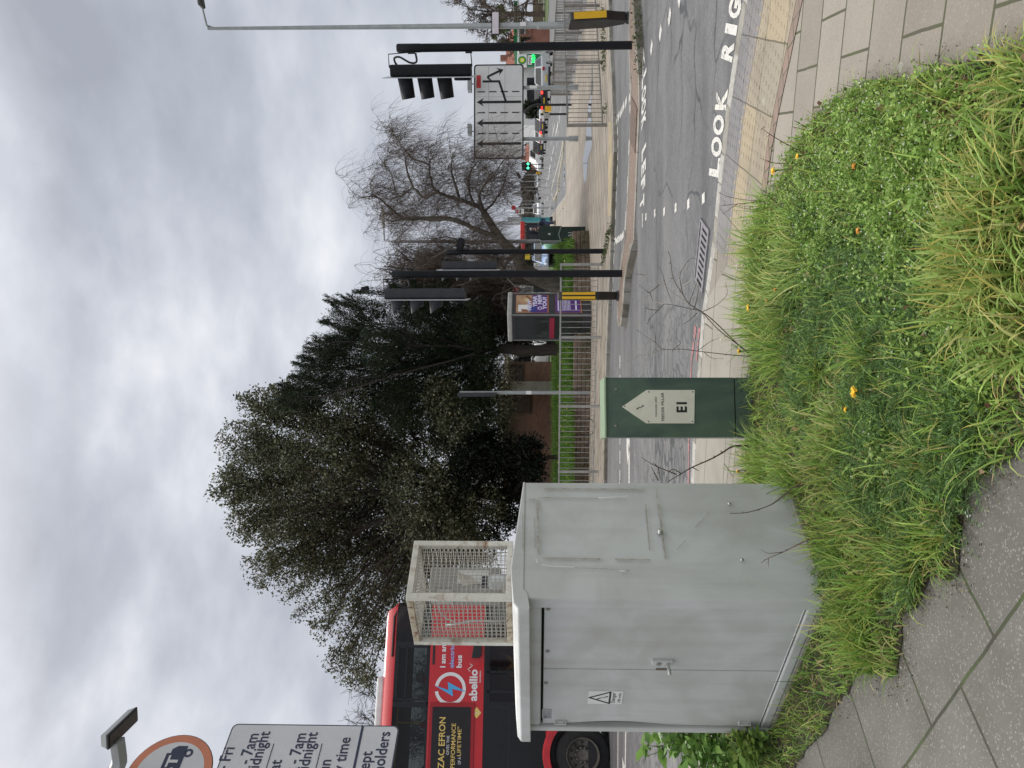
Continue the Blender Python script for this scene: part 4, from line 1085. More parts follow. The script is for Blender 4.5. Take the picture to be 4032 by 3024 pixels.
# ================================================================== BIG LANE SIGN
dS = 24.7
SF = Fr((0, dS, 0), 0.0)
xL, xR = SF.hit(1960, 626)[0], SF.hit(1960, 253)[0]; zT, zB = SF.hit(1866, 440)[1], SF.hit(2062, 440)[1]
ls = thing('lane_sign', 'big white lane direction sign with four black arrows on two posts', 'road sign', (xL, dS, 0))
w, h = xR - xL, zT - zB
M_sf = mat('white_lane_sign_face', (0.70, 0.71, 0.715), 0.45, var=0.04, scale=2, dirt=(0.46, 0.47, 0.46), dirtamt=.3)
b = MB(); b.use(M_blk); b.poly(rrect(0, w, zB, zT, .10), (0, 0, 0), (1, 0, 0), (0, 0, 1), .02, (0, -1, 0)); b.use(M_sf); b.poly(rrect(.045, w - .045, zB + .045, zT - .045, .08), (0, -.003, 0), (1, 0, 0), (0, 0, 1))
sfo = b.build('sign_panel', None, ls)
def lp(x, y): return ((1500 - y) / 1165 * w, zB + (1930 - x) / 605 * h)
b = MB(); b.use(mat('panel_seam', (0.36, 0.36, 0.36), .6))
for x in (1505, 1703): a = lp(x, 1490); c = lp(x, 345); b.bb(a[0], c[0], -.0045, -.0040, a[1] - .006, a[1] + .006)
a = lp(1340, 735); c = lp(1915, 735); b.bb(a[0] - .005, a[0] + .005, -.0046, -.0042, c[1], a[1])
b.use(M_ink); yy = -.006
def pl2(pts): b.poly([lp(*p) for p in pts], (0, yy, 0), (1, 0, 0), (0, 0, 1))
for y in (800, 1057, 1312):
    pl2([(1900, y - 16), (1900, y + 16), (1425, y + 16), (1448, y + 54), (1358, y), (1448, y - 54), (1425, y - 16)])
for y in (673, 930, 1187):
    for x in (1370, 1510, 1648, 1788):
        pl2([(x, y - 7), (x + 91, y - 7), (x + 91, y + 7), (x, y + 7)])
pl2([(1430, 532), (1432, 560), (1622, 560), (1698, 790), (1726, 790), (1642, 532)])
pl2([(1524, 533), (1500, 520), (1482, 500), (1490, 474), (1640, 400), (1652, 428), (1512, 492), (1514, 505), (1545, 533)])
pl2([(1686, 402), (1590, 378), (1640, 412), (1640, 425), (1632, 474)])
b.use(mat('red_sign_bar', (0.55, 0.04, 0.04), .5)); pl2([(1356, 468), (1410, 468), (1410, 625), (1356, 625)])
b.build('lettering', None, sfo)
for Y in (340, 543):
    x = SF.hit(2150, Y)[0] - xL; b = MB(); b.lathe([(.09, -.05), (.09, .28), (.062, .32), (.062, zT - .1)], (x, .10, 0), 14); b.build('post', M_greypole if Y == 340 else M_greypole, ls, smooth=True)
for y0, y1 in ((470, 700), (1105, 1230)):
    a = lp(1330, y1); c = lp(1270, y0); b = MB(); b.box(((a[0] + c[0]) / 2, -.22, (a[1] + c[1]) / 2 + .05), (c[0] - a[0], .26, c[1] - a[1] - .03)); b.tube([((a[0] + c[0]) / 2, -.1, zT + .05), ((a[0] + c[0]) / 2, .1, zT - .1)], .02, 6)
    b.build('sign_light', M_greypole, ls, bevel=.015)
x = SF.hit(2150, 340)[0] - xL; b = MB(); b.bb(x - .05, x + .05, .03, .036, zA(2115, dS), zA(2085, dS)); b.build('number_label', M_label, ls)

# ================================================================== LAMP COLUMN WITH SIGN
dL = 22.0; xl = D(2250, 99, dL).x; zl_ = zA(805, dL)
lc = thing('lamp_column', 'tall grey lamp column carrying a small high street direction sign', 'street lamp', (xl, dL, 0))
xt = D(805, 113, dL).x - xl
b = MB(); b.tube([(0, 0, -.1), (0, 0, 1.3), (xt * .1, 0, 1.32), (xt, 0, zl_)], [.10, .10, .085, .045], 14); b.build('column', M_greypole, lc, smooth=True)
b = MB(); b.tube([(xt, 0, zl_ - .02), (xt + .10, -.0, zl_ + .05), (xt + .62, -.02, zl_ + .17)], [.05, .03, .026], 8); b.tube([(xt + .02, 0, zl_ - .18), (xt + .10, 0, zl_ + .05)], .02, 6); b.build('arm', M_greypole, lc, smooth=True)
b = MB(); b.box((xt + .98, -.03, zl_ + .24), (.75, .30, .13), ry=-.18); b.build('lantern', mat('dark_lantern', (0.05, 0.055, 0.05), .5), lc, bevel=.04, seg=3)
a = (D(1936, 144, dL).x - xl, zA(1967, dL)); c = (D(1936, 54, dL).x - xl, zA(1936, dL))
b = MB(); b.use(M_ink); b.bb(a[0], c[0], -.13, -.11, a[1], c[1]); b.use(mat('lilac_white_sign', (0.72, 0.66, 0.73), .5, var=.03)); b.bb(a[0] + .022, c[0] - .022, -.134, -.131, a[1] + .022, c[1] - .022)
wy = b.build('direction_sign', None, lc)
b = MB(); yy = -.137; ww = c[0] - a[0]
b.text('High Street', 1, (a[0] + .24 * ww, yy, a[1] + .118), fit=.46 * ww, hfit=.075, bold=.01); b.text('Quarter', 1, (a[0] + .30 * ww, yy, a[1] + .035), fit=.36 * ww, hfit=.07, bold=.01)
ax = c[0] - .12 * ww; az = (a[1] + c[1]) / 2 + .005
b.poly([(-.09, -.015), (.0, -.015), (.0, -.05), (.08, 0), (.0, .05), (.0, .015), (-.09, .015)], (ax, yy, az), (1, 0, 0), (0, 0, 1))
b.bb(a[0] + .03, a[0] + .13, yy, yy + .001, a[1] + .03, a[1] + .09); b.bb(a[0] + .025, a[0] + .135, yy, yy + .001, a[1] + .105, a[1] + .16)
b.use(mat('lilac_white_ink', (0.72, 0.66, 0.73), .5)); b.bb(a[0] + .045, a[0] + .075, yy - .001, yy, a[1] + .03, a[1] + .075); b.bb(a[0] + .09, a[0] + .12, yy - .001, yy, a[1] + .045, a[1] + .075)
b.build('lettering', M_ink, wy)
b = MB(); b.box((xt * .2, -.095, zA(2060, dL)), (.11, .01, .17)); b.build('number_label', M_label, lc)

# ================================================================== PHONE BOX
M_kx = mat('grey_kiosk_metal', (0.23, 0.235, 0.225), 0.4, metal=0.4, var=0.15, scale=5)
M_kxd = mat('dark_kiosk_frame', (0.028, 0.03, 0.036), 0.4, var=.2)
M_kglass = glassmat('kiosk_glass', (0.04, 0.045, 0.045), 0.55)
M_kred = mat('red_kiosk_panel', (0.30, 0.012, 0.045), .45)
kp = D(2200, 1240, 18.8); KF = Fr((kp.x, kp.y, 0), math.radians(44))
kb = thing('phone_box', 'grey glazed phone box with a purple poster on one side', 'phone box', (kp.x, kp.y, 0), KF.a)
KW = .86; kz = zA(1997, 18.8)
KFL = Fr((kp.x, kp.y, 0), math.radians(44 - 90))
# local +x = ad side running right and away; local +y = door side running left and away
for x, y in ((0, 0), (KW, 0), (0, KW), (KW, KW)):
    b = MB(); b.bb(x - .035 if x else x, x if x else x + .035, y - .035 if y else y, y if y else y + .035, -.05, kz - .12); b.build('corner_post', M_kx, kb, bevel=.01)
b = MB(); b.bb(-.02, KW + .02, -.02, KW + .02, kz - .12, kz); b.build('roof', mat('pale_kiosk_roof', (0.36, 0.37, 0.35), .5, var=.15), kb, bevel=.03, seg=3)
def kiosk_side(o, u, n_, ad):
    """panel standing on o, running along u, facing n_"""
    o = Vector(o); u = Vector(u); n_ = Vector(n_); up_ = Vector((0, 0, 1)); w = KW - .07
    M = Matrix((( u.x, -n_.x, 0, o.x), (u.y, -n_.y, 0, o.y), (0, 0, 1, 0), (0, 0, 0, 1)))
    b = MB(); b.M = M
    zm0, zm1 = .90, 1.04
    b.bb(0, .05, .004, .03, .02, kz - .12); b.bb(w - .05, w, .004, .03, .02, kz - .12); b.bb(.05, w - .05, .004, .03, kz - .2, kz - .12); b.bb(.05, w - .05, .004, .03, .02, .22)
    if not ad: b.use(M_kxd)
    b.bb(.05, w - .05, .004, .03, zm0, zm1)
    fr_ = b.build('side_frame', M_kxd, kb, bevel=.003)
    b = MB(); b.M = M; b.bb(.05, w - .05, .012, .018, .22, zm0); b.bb(.05, w - .05, .012, .018, zm1, kz - .2); b.build('glass', M_kglass, kb)
    return M, w
MA, wA = kiosk_side((.035, 0, 0), (1, 0, 0), (0, -1, 0), True)
MD, wD = kiosk_side((0, KW - .035, 0), (0, -1, 0), (-1, 0, 0), False)
kiosk_side((KW, .035, 0), (0, 1, 0), (1, 0, 0), False); kiosk_side((KW - .035, KW, 0), (-1, 0, 0), (0, 1, 0), False)
b = MB(); b.M = MD; b.bb(.06, wD - .06, -.012, .003, .91, 1.03); b.build('door_band', M_kred, kb, bevel=.004)
M_purple = mat('purple_poster', (0.085, 0.02, 0.20), .35, var=.06); M_or = mat('orange_poster_edge', (0.45, 0.16, 0.06), .4); M_room = mat('tan_poster_picture', (0.42, 0.26, 0.15), .4, var=.35, scale=4); M_blueprint = mat('blue_poster_shirt', (0.03, 0.035, 0.25), .4); M_skin = mat('brown_poster_arm', (0.25, 0.10, 0.05), .4, var=.2); M_lilac = mat('lilac_poster_letters', (0.70, 0.68, 0.92), .4, var=.02); M_cream = mat('cream_poster_tile', (0.6, 0.5, 0.3), .4)
b = MB(); b.M = MA; z0p, z1p = 1.055, kz - .205; x0p, x1p = .055, wA - .055
b.use(M_or); b.bb(x0p, x1p, .008, .011, z0p, z1p); b.use(M_room); b.bb(x0p + .01, x1p - .01, .005, .0075, z0p + .40, z1p - .01); b.use(M_purple); b.bb(x0p + .01, x1p - .01, .005, .0075, z0p + .03, z0p + .40)
b.use(M_cream); b.bb(x0p + .42, x1p - .12, .0035, .0045, z1p - .36, z1p - .22); b.use(M_label); b.bb(x0p + .05, x0p + .3, .0035, .0045, z1p - .36, z1p - .06)
b.use(M_blueprint); b.poly([(.02, .30), (.30, .30), (.24, .50), (.08, .52), (.02, .44)], (x0p, .0035, z0p), (1, 0, 0), (0, 0, 1)); b.use(M_skin); b.poly([(.26, .44), (.52, .40), (.66, .52), (.62, .58), (.5, .47), (.28, .52)], (x0p, .003, z0p), (1, 0, 0), (0, 0, 1)); b.poly([(.04, .5), (.12, .5), (.14, .68), (.05, .66)], (x0p, .003, z0p), (1, 0, 0), (0, 0, 1))
pst = b.build('poster', None, kb)
b = MB(); b.M = MA; b.use(M_lilac)
wt = x1p - x0p
for s_, zz_, x_, f_ in (('NEW', .42, .10, .50), ('YEAR', .285, .22, .56), ('NEW', .165, .34, .48), ('YOU?', .045, .12, .62)): b.text(s_, 1, (x0p + x_ * wt / .72, .0015, z0p + zz_), fit=f_ * .78, hfit=.105, bold=.05)
disc_v = [(math.cos(a), math.sin(a)) for a in np.linspace(0, 2 * math.pi, 21)[:-1]]
cx_, cz_ = x0p + .17, z0p + .215
vs = []
for a_, c_ in disc_v: vs += [(cx_ + a_ * .035, .0015, cz_ + c_ * .035), (cx_ + a_ * .058, .0015, cz_ + c_ * .058)]
b.add(vs, [(2 * k, 2 * k + 1, (2 * k + 3) % 40, (2 * k + 2) % 40) for k in range(20)])
b.build('lettering', None, pst)
b = MB(); b.M = MA; b.use(M_or); b.bb(x0p, x1p, .008, .011, .24, .89); b.use(M_purple); b.bb(x0p + .008, x1p - .008, .005, .0075, .27, .885); b.use(M_lilac)
for k in range(6): b.bb(x0p + .10, x1p - .10 - (k % 3) * .06, .003, .004, .52 + k * .035, .535 + k * .035)
b.bb(x0p + .06, x1p - .18, .003, .004, .80, .83); b.bb(x0p + .10, x1p - .10, .003, .004, .36, .40)
b.build('poster', None, kb)
b = MB(); b.bb(.30, .56, KW - .12, KW - .04, .8, 1.55); b.build('telephone', M_kxd, kb, bevel=.01)
b = MB(); b.bb(.02, KW - .02, .02, KW - .02, -.05, .02); b.build('floor_slab', M_kerb, kb)

# ================================================================== PEOPLE
import bmesh
def skinmesh(name, joints, edges, m, parent=None, sub=1, root=0):
    bm = bmesh.new(); lay = bm.verts.layers.skin.verify()
    vs = []
    for k, (p, r) in enumerate(joints):
        v = bm.verts.new(p); v[lay].radius = (r, r) if isinstance(r, float) else r; v[lay].use_root = (k == root); vs.append(v)
    for a, c in edges: bm.edges.new((vs[a], vs[c]))
    me = bpy.data.meshes.new(name); bm.to_mesh(me); bm.free(); me.materials.append(m)
    o = bpy.data.objects.new(name, me); C.objects.link(o)
    if parent: o.parent = parent
    o.modifiers.new('skin', 'SKIN'); s_ = o.modifiers.new('sub', 'SUBSURF'); s_.levels = sub; s_.render_levels = sub
    for mm in o.modifiers:
        if mm.type == 'SKIN': mm.use_smooth_shade = True
    return o
M_skinp = mat('skin', (0.42, 0.25, 0.18), .55, var=.08); M_hair = mat('grey_hair', (0.35, 0.33, 0.31), .8); M_hairb = mat('dark_hair', (0.03, 0.022, 0.018), .8)
def person(label, loc, ang, J, jacket, trousers, hair):
    """J: joint dictionary in a local frame facing +x"""
    t = thing('person', label, 'person', loc, ang)
    o_ = ['pelvis', 'chest', 'neck', 'head', 'lsh', 'lel', 'lwr', 'lha', 'rsh', 'rel', 'rwr', 'rha', 'lhip', 'lkn', 'lan', 'lto', 'rhip', 'rkn', 'ran', 'rto']
    rr = dict(pelvis=.13, chest=.14, neck=.055, head=.085, lsh=.065, lel=.042, lwr=.032, lha=.036, rsh=.065, rel=.042, rwr=.032, rha=.036, lhip=.09, lkn=.062, lan=.045, lto=.04, rhip=.09, rkn=.062, ran=.045, rto=.04)
    ed = [(0, 1), (1, 2), (2, 3), (1, 4), (4, 5), (5, 6), (6, 7), (1, 8), (8, 9), (9, 10), (10, 11), (0, 12), (12, 13), (13, 14), (14, 15), (0, 16), (16, 17), (17, 18), (18, 19)]
    skinmesh('body', [(J[k], rr[k] * .92) for k in o_], ed, M_skinp, t)
    ja = ['pelvis', 'chest', 'neck', 'lsh', 'lel', 'lwr', 'rsh', 'rel', 'rwr']
    Jc = Vector(J['chest']) * .72 + Vector(J['neck']) * .28
    jj = [(J['pelvis'], .175), (J['chest'], .185), (tuple(Vector(J['chest']).lerp(Vector(J['neck']), .75)), .085)] + [(J[k], rr[k] * 1.32) for k in ja[3:]]
    skinmesh('jacket', jj, [(0, 1), (1, 2), (1, 3), (3, 4), (4, 5), (1, 6), (6, 7), (7, 8)], jacket, t)
    tt = ['pelvis', 'lhip', 'lkn', 'lan', 'rhip', 'rkn', 'ran']
    skinmesh('trousers', [(J[k], rr[k] * 1.25) for k in tt], [(0, 1), (1, 2), (2, 3), (0, 4), (4, 5), (5, 6)], trousers, t)
    h = Vector(J['head'])
    b = MB(); b.lathe([(.0, .12), (.06, .105), (.095, .06), (.103, .01), (.09, -.03)], h + Vector((-.015, 0, .0)), 14); b.build('hair', hair, t, smooth=True)
    for y in (-.03, .03): b = MB(); b.lathe([(0, -.008), (.009, 0), (0, .008)], h + Vector((.078, y, .015)), 6); b.build('eye', M_ink, t)
    b = MB(); b.tube([h + Vector((.075, 0, .012)), h + Vector((.098, 0, -.018)), h + Vector((.08, 0, -.024))], [.008, .013, .01], 6); b.build('nose', M_skinp, t, smooth=True)
    for k in ('lto', 'rto'): b = MB(); p = Vector(J[k]); b.box(p + Vector((-.05, 0, -.01)), (.26, .095, .075)); b.build('shoe', M_blk, t, bevel=.02)
    return t
STAND = dict(pelvis=(0, 0, .93), chest=(0, 0, 1.28), neck=(0, 0, 1.48), head=(.02, 0, 1.62), lsh=(0, .19, 1.40), lel=(-.03, .24, 1.12), lwr=(.10, .22, .92), lha=(.14, .21, .84), rsh=(0, -.19, 1.40), rel=(-.03, -.24, 1.12), rwr=(.10, -.22, .92), rha=(.14, -.21, .84), lhip=(0, .10, .88), lkn=(.04, .11, .48), lan=(-.02, .11, .09), lto=(.12, .12, .05), rhip=(0, -.10, .88), rkn=(.04, -.11, .48), ran=(-.02, -.11, .09), rto=(.12, -.12, .05))
BEND = dict(STAND); BEND.update(pelvis=(-.12, 0, .90), chest=(.22, 0, 1.10), neck=(.40, 0, 1.18), head=(.52, 0, 1.20), lsh=(.28, .19, 1.12), lel=(.42, .22, .88), lwr=(.56, .18, .72), lha=(.60, .16, .66), rsh=(.28, -.19, 1.12), rel=(.40, -.22, .88), rwr=(.52, -.18, .72), rha=(.57, -.16, .66), lhip=(-.10, .10, .86), rhip=(-.12, -.10, .86), rkn=(.02, -.11, .48), ran=(-.18, -.11, .09), rto=(-.04, -.12, .05))
SIT = dict(pelvis=(0, 0, .50), chest=(-.04, 0, .84), neck=(-.03, 0, 1.04), head=(0, 0, 1.18), lsh=(-.03, .18, .97), lel=(.14, .22, .76), lwr=(.34, .12, .86), lha=(.40, .10, .90), rsh=(-.03, -.18, .97), rel=(.16, -.24, .82), rwr=(.30, -.14, 1.0), rha=(.33, -.10, 1.08), lhip=(.04, .09, .49), lkn=(.46, .10, .50), lan=(.46, .10, .10), lto=(.60, .1, .05), rhip=(.04, -.09, .49), rkn=(.46, -.10, .50), ran=(.46, -.10, .10), rto=(.60, -.1, .05))
M_navyc = mat('navy_cloth', (0.012, 0.014, 0.03), .8, var=.2); M_jean = mat('blue_jeans', (0.05, 0.075, 0.14), .8, var=.2); M_hivis = mat('orange_workwear', (0.75, 0.33, 0.10), .7, var=.1); M_tealc = mat('teal_cloth', (0.16, 0.30, 0.30), .8, var=.2)

# ================================================================== RED DOUBLE-DECKER
BO = Vector((-4.23, 15.86, ZR)); BA = math.radians(19)
BF = Fr((BO.x, BO.y, 0), BA)
bus = thing('red_bus', 'red electric double-decker bus with black film advert behind the grey cabinet', 'bus', BO, BA)
M_busr = mat('bus_red', (0.56, 0.014, 0.022), 0.28, var=.06, scale=2, coat=.4)
M_busd = mat('bus_red_trim', (0.36, 0.012, 0.02), 0.35, var=.06)
M_busk = mat('bus_black_panel', (0.006, 0.006, 0.008), 0.16, var=.1)
M_bglass = glassmat('bus_window_glass', (0.006, 0.007, 0.007), 0.34)
M_inner = mat('bus_interior', (0.02, 0.02, 0.022), .8, var=.2)
ZL = -ZR
def bz(x, y): return (1450 + x * .4365, 2300 + y * .4365)
def bh(x, y, yp=0.0):
    u, v = BF.hit(*bz(x, y), yp); return u, v - ZR
PLAN = [(-10.9, 0, 0), (-8.5, 0, 0), (-6, 0, 0), (-4, 0, 0), (-2.2, 0, 0), (-1.2, 0, 0), (-.55, 0.0, .06), (-.28, .05, .25), (-.10, .22, .6), (-.02, .55, .9), (0, .95, 1), (0, 1.6, 1), (-.02, 2.0, .9), (-.10, 2.33, .6), (-.28, 2.5, .25), (-.55, 2.55, .06), (-1.2, 2.55, 0), (-6, 2.55, 0), (-10.9, 2.55, 0)]
def rake(z): return 0.0 if z < 2.4 else (z - 2.4) * .12 + max(0, z - 4.2) ** 1.2 * 1.5
def buswall(zs, m, inset=0.0, name='panel', i0=0, i1=None, ins=None, close=False, x_min=None):
    P = PLAN[i0:i1]
    if close: P = P + [P[0]]
    b = MB(); vs = []; n = len(P)
    for j, z in enumerate(zs):
        k = (ins[j] if ins else 0) + inset
        for x, y, w in P:
            yy_ = y + (k if y < 1.275 else -k) * (1 if w < .5 else .4)
            vs.append((x - rake(z) * w - k * w * .8, yy_, z))
    fs = [(j * n + i, j * n + i + 1, (j + 1) * n + i + 1, (j + 1) * n + i) for j in range(len(zs) - 1) for i in range(n - 1)]
    b.add(vs, fs); return b, vs, n
z_gt, z_gb, z_bt, z_bb, z_sk = 4.27, 3.58, 3.56, 2.47, 1.24
b, vs, n = buswall([4.27, 4.36, 4.46, 4.52, 4.545], M_busr, ins=[0, .015, .09, .24, .55])
b.f.append(tuple(range(4 * n, 5 * n))); b.mi.append(0); b.build('roof', M_busr, bus, smooth=True)
b, _, _ = buswall([z_bb, z_bt], M_busr); b.build('middle_panel', M_busr, bus, smooth=True)
b, _, _ = buswall([z_gb - .02, z_gt], M_bglass, inset=.02); b.build('upper_windows', M_bglass, bus, smooth=True)
b, _, _ = buswall([z_sk, z_bb], M_bglass, inset=.02, i0=4, i1=-2); b.build('lower_windows', M_bglass, bus, smooth=True)
wx, wz = BF.hit(2294, 2975); wz = .53
ar = .66
arc = [(wx + ar * math.cos(a), wz + ar * math.sin(a)) for a in np.linspace(-.35, math.pi + .35, 22)]
b = MB(); b.poly([(-.6, .28), (-.6, z_sk), (-10.9, z_sk), (-10.9, .28), (wx - ar * .94, .28)] + [p for p in reversed(arc)] + [(wx + ar * .94, .28)], (0, 0, 0), (1, 0, 0), (0, 0, 1), .03, (0, -1, 0)); b.build('skirt', M_busr, bus)
b = MB()
vs = []
for a in np.linspace(-.3, math.pi + .3, 26): vs += [(wx + (ar - .02) * math.cos(a), -.022, wz + (ar - .02) * math.sin(a)), (wx + (ar + .10) * math.cos(a), -.022, wz + (ar + .10) * math.sin(a)), (wx + (ar + .12) * math.cos(a), .01, wz + (ar + .12) * math.sin(a)), (wx + (ar - .03) * math.cos(a), .2, wz + (ar - .03) * math.sin(a))]
fs = []
for k in range(25):
    for j, j2 in ((0, 1), (1, 2), (3, 0)): fs.append((4 * k + j, 4 * k + j2, 4 * k + 4 + j2, 4 * k + 4 + j))
b.add(vs, fs); b.build('wheel_arch', mat('lighter_red_trim', (0.55, 0.03, 0.04), .35), bus, smooth=True)
b, _, _ = buswall([.28, z_sk], M_busr, i0=6, i1=-3); b.build('front_panel', M_busr, bus, smooth=True)
b = MB(); b.bb(-10.9, -.6, 2.52, 2.55, .28, z_bb); b.bb(-10.95, -10.9, 0, 2.55, .28, 4.3); b.build('rear_panel', M_busr, bus)
b = MB(); b.bb(-10.9, -2.15, .006, .03, z_sk, z_bb); b.build('black_panel', M_busk, bus)
b = MB()
for y in (1130, 2300): u, v = bh(1275, y); 
u, v = bh(1270, 1110); b.bb(-10.8, u, .002, .0055, v - .006, v + .006); b.bb(u - .006, u + .006, .002, .0055, v, z_bb - .1); u2, v2 = bh(1150, 1640); b.build('panel_seam', M_blk, bus)
b = MB(); b.bb(-10.8, -.75, .08, 2.48, .22, .42); b.bb(-10.8, -.75, .06, 2.5, 2.50, 2.60); b.bb(-10.8, -1, 1.0, 2.45, .42, 1.15); b.build('deck_floor', M_inner, bus)
b = MB(); b.bb(-10.8, -.8, .05, 2.5, 4.28, 4.30); b.build('ceiling', mat('bus_ceiling', (0.07, 0.07, 0.07), .7), bus)
# window posts and hopper frames
b = MB()
for y, wdt in ((1085, .10), (545, .12), (2200, .1)): u, v = bh(300, y); b.bb(u - wdt / 2, u + wdt / 2, .004, .03, z_gb - .02, z_gt)
for k in range(6): b.bb(-3.9 - k * 1.25, -3.8 - k * 1.25, .010, .03, z_gb, z_gt)
for X in (560, 1040):
    u, v = bh(300, X); b.bb(u - .02, u + .02, .0, .02, z_gb + .02, z_gt - .03)
u0 = bh(300, 1040)[0]; u1 = bh(300, 560)[0]
for z in (z_gb + .03, z_gt - .06, z_gt - .24): b.bb(u0, u1, .0, .02, z - .02, z + .02)
b.bb(u0, u1, .003, .02, z_gt - .06, z_gt - .0); b.bb(-10.8, -.6, .004, .02, z_gb - .02, z_gb + .02)
b.build('window_frames', M_busk, bus)
b = MB(); u0 = bh(1150, 970)[0]; u1 = bh(1150, 520)[0]
for u in (u0, (u0 + u1) / 2 - .1, u1 + .25): b.bb(u - .025, u + .025, .0, .022, z_sk, z_bb - .06)
b.bb(-2.2, -.5, .0, .022, z_bb - .12, z_bb - .0)
b.build('cab_window_frame', M_busk, bus)
b = MB(); u, v = bh(250, 1285); u1 = bh(250, 1095)[0]
b.cyl((-10, .25, z_gt - .07), (u1, .25, z_gt - .07), .018, n=8)
for k in range(6): b.cyl((u + .05 - k * 1.4, .3, 2.6), (u + .05 - k * 1.4, .3, 4.28), .018, n=8)
b.build('handrail', mat('yellow_handrail', (0.75, 0.48, 0.04), .4), bus)
for k in range(7):
    b = MB(); x = -1.75 - k * .85
    b.bb(x - .06, x + .04, .15, 1.05, 3.0, 3.72); b.bb(x, x + .42, .15, 1.05, 2.95, 3.07); b.build('seat', mat('pink_red_seat', (0.35, 0.03, 0.07), .8) if k == 0 else MATS['pink_red_seat'], bus, bevel=.03)
b = MB(); u, v = bh(55, 840); u2 = bh(55, 1290)[0]; b.bb(-9, u, .25, 2.3, 4.50, 4.66); b.build('roof_pod', mat('white_roof_pod', (0.72, 0.73, 0.72), .5), bus, bevel=.05, seg=3)
b = MB(); b.poly([bh(935, 668), bh(1003, 665), bh(1022, 640), bh(1022, 545), bh(985, 522), bh(955, 545)], (0, -.10, 0), (1, 0, 0), (0, 0, 1), .08, (0, -1, 0)); b.tube([(bh(980, 540)[0], 0.02, bh(980, 540)[1]), (bh(980, 560)[0], -.06, bh(980, 560)[1])], .02, 6); b.build('mirror', M_blk, bus, bevel=.02)
b = MB(); a = bh(588, 725); c = bh(588, 520); b.bb(a[0], c[0], -.012, -.004, a[1] - .02, a[1] + .02); b.build('trim_bar', M_blk, bus); b = MB(); a = bh(215, 655); c = bh(215, 300)
b.tube([(a[0], -.01, a[1]), (c[0], -.01, c[1] - .05), (c[0] + .2, .08, c[1] - .12)], .02, 6); b.build('trim_bar', M_blk, bus)
# wheel
b = MB(); b.lathe([(.30, -.14), (.46, -.14), (.515, -.10), (.53, 0), (.515, .12), (.30, .14)], (0, 0, 0), 40, 'y'); wv = [(p[0] + wx, p[1] + .18, p[2] + wz) for p in b.v]; b.v = wv
tyre_m = mat('tyre_rubber', (0.016, 0.016, 0.017), .8, var=.3, scale=12); wh = b.build('wheel', tyre_m, bus, smooth=True)
b = MB(); b.use(mat('dirty_wheel_steel', (0.17, 0.155, 0.135), .6, metal=.4, var=.3, scale=14, dirt=(.04, .035, .03), dirtamt=.8)); b.lathe([(.0, .02), (.10, .01), (.115, -.02), (.15, .02), (.155, .05), (.20, .04), (.24, .04), (.275, .02), (.31, -.14), (.32, -.14)], (wx, .10, wz), 36, 'y')
b.use(M_blk)
for k in range(10):
    a = 2 * math.pi * k / 10; c = (wx + .225 * math.cos(a), .137, wz + .225 * math.sin(a)); b.cyl((c[0], .139, c[2]), (c[0], .130, c[2]), .030, n=10)
b.use(M_dim)
for k in range(10):
    a = 2 * math.pi * (k + .5) / 10; c = (wx + .135 * math.cos(a), .1, wz + .135 * math.sin(a)); b.cyl((c[0], .13, c[2]), (c[0], .085, c[2]), .014, n=6)
b.build('rim', None, wh, smooth=True)
b = MB(); b.bb(wx - .75, wx + .75, .36, .40, .3, 1.2); b.bb(-10.7, -.8, .35, 2.4, .25, .34); b.build('underside', M_blk, bus)
w2 = wh.copy(); C.objects.link(w2); w2.location = (-5.6, 0, 0)
# advert and lettering
M_badw = mat('white_vinyl', (0.80, 0.80, 0.82), .4, var=.02); M_bblue = mat('sky_blue_vinyl', (0.08, 0.42, 0.80), .4, var=.02); M_blil = mat('pale_blue_vinyl', (0.33, 0.40, 0.75), .4); M_gold = mat('gold_print', (0.80, 0.58, 0.17), .4, var=.05); M_adk = mat('black_advert', (0.012, 0.009, 0.012), .35, var=.2)
a = bh(582, 1105); c = bh(915, 1640)
b = MB(); b.bb(-9.2, a[0] + .08, -.016, 0, c[1] - .07, a[1] + .07); ad = b.build('advert_frame', M_busd, bus, bevel=.008)
b = MB(); b.bb(-9.1, a[0], -.020, -.0165, c[1], a[1]); ap = b.build('advert_panel', M_adk, bus)
b = MB(); yy = -.0225
def btxt(t, x0, x1, yr, yl, m, bold=.0, y=yy, fitw=True):
    """text between photo-crop columns yl (left) and yr (right), from x0 (cap top) to x1 (foot)"""
    ur, vr = bh(x1, yr); ul, vl = bh(x1, yl); _, vt = bh(x0, (yr + yl) / 2); _, vb_ = bh(x1, (yr + yl) / 2)
    b.use(m); b.text(t, 1, (ul, y, vb_), fit=ur - ul, hfit=vt - vb_, bold=bold)
btxt('ZAC EFRON', 635, 692, 1200, 1662, M_gold, .012); btxt('GIVES THE', 707, 731, 1366, 1540, M_badw); btxt('PERFORMANCE', 747, 786, 1256, 1660, M_gold, .008); btxt('OF A', 810, 836, 1560, 1625, M_badw); btxt('LIFETIME"', 803, 838, 1285, 1550, M_gold, .005)
b.build('lettering', None, ap)
b = MB(); yy = -.004
btxt('I am an', 652, 700, 547, 752, M_badw, .03, yy); btxt('electric', 735, 775, 545, 758, M_blil, .03, yy); btxt('bus', 797, 845, 640, 755, M_badw, .03, yy)
btxt('abellio', 910, 985, 770, 1055, M_badw, .03, yy); btxt('london', 1000, 1016, 782, 886, M_badw, .01, yy)
cx, cz = bh(740, 945)
b.use(M_badw); r1 = .31
vs = []
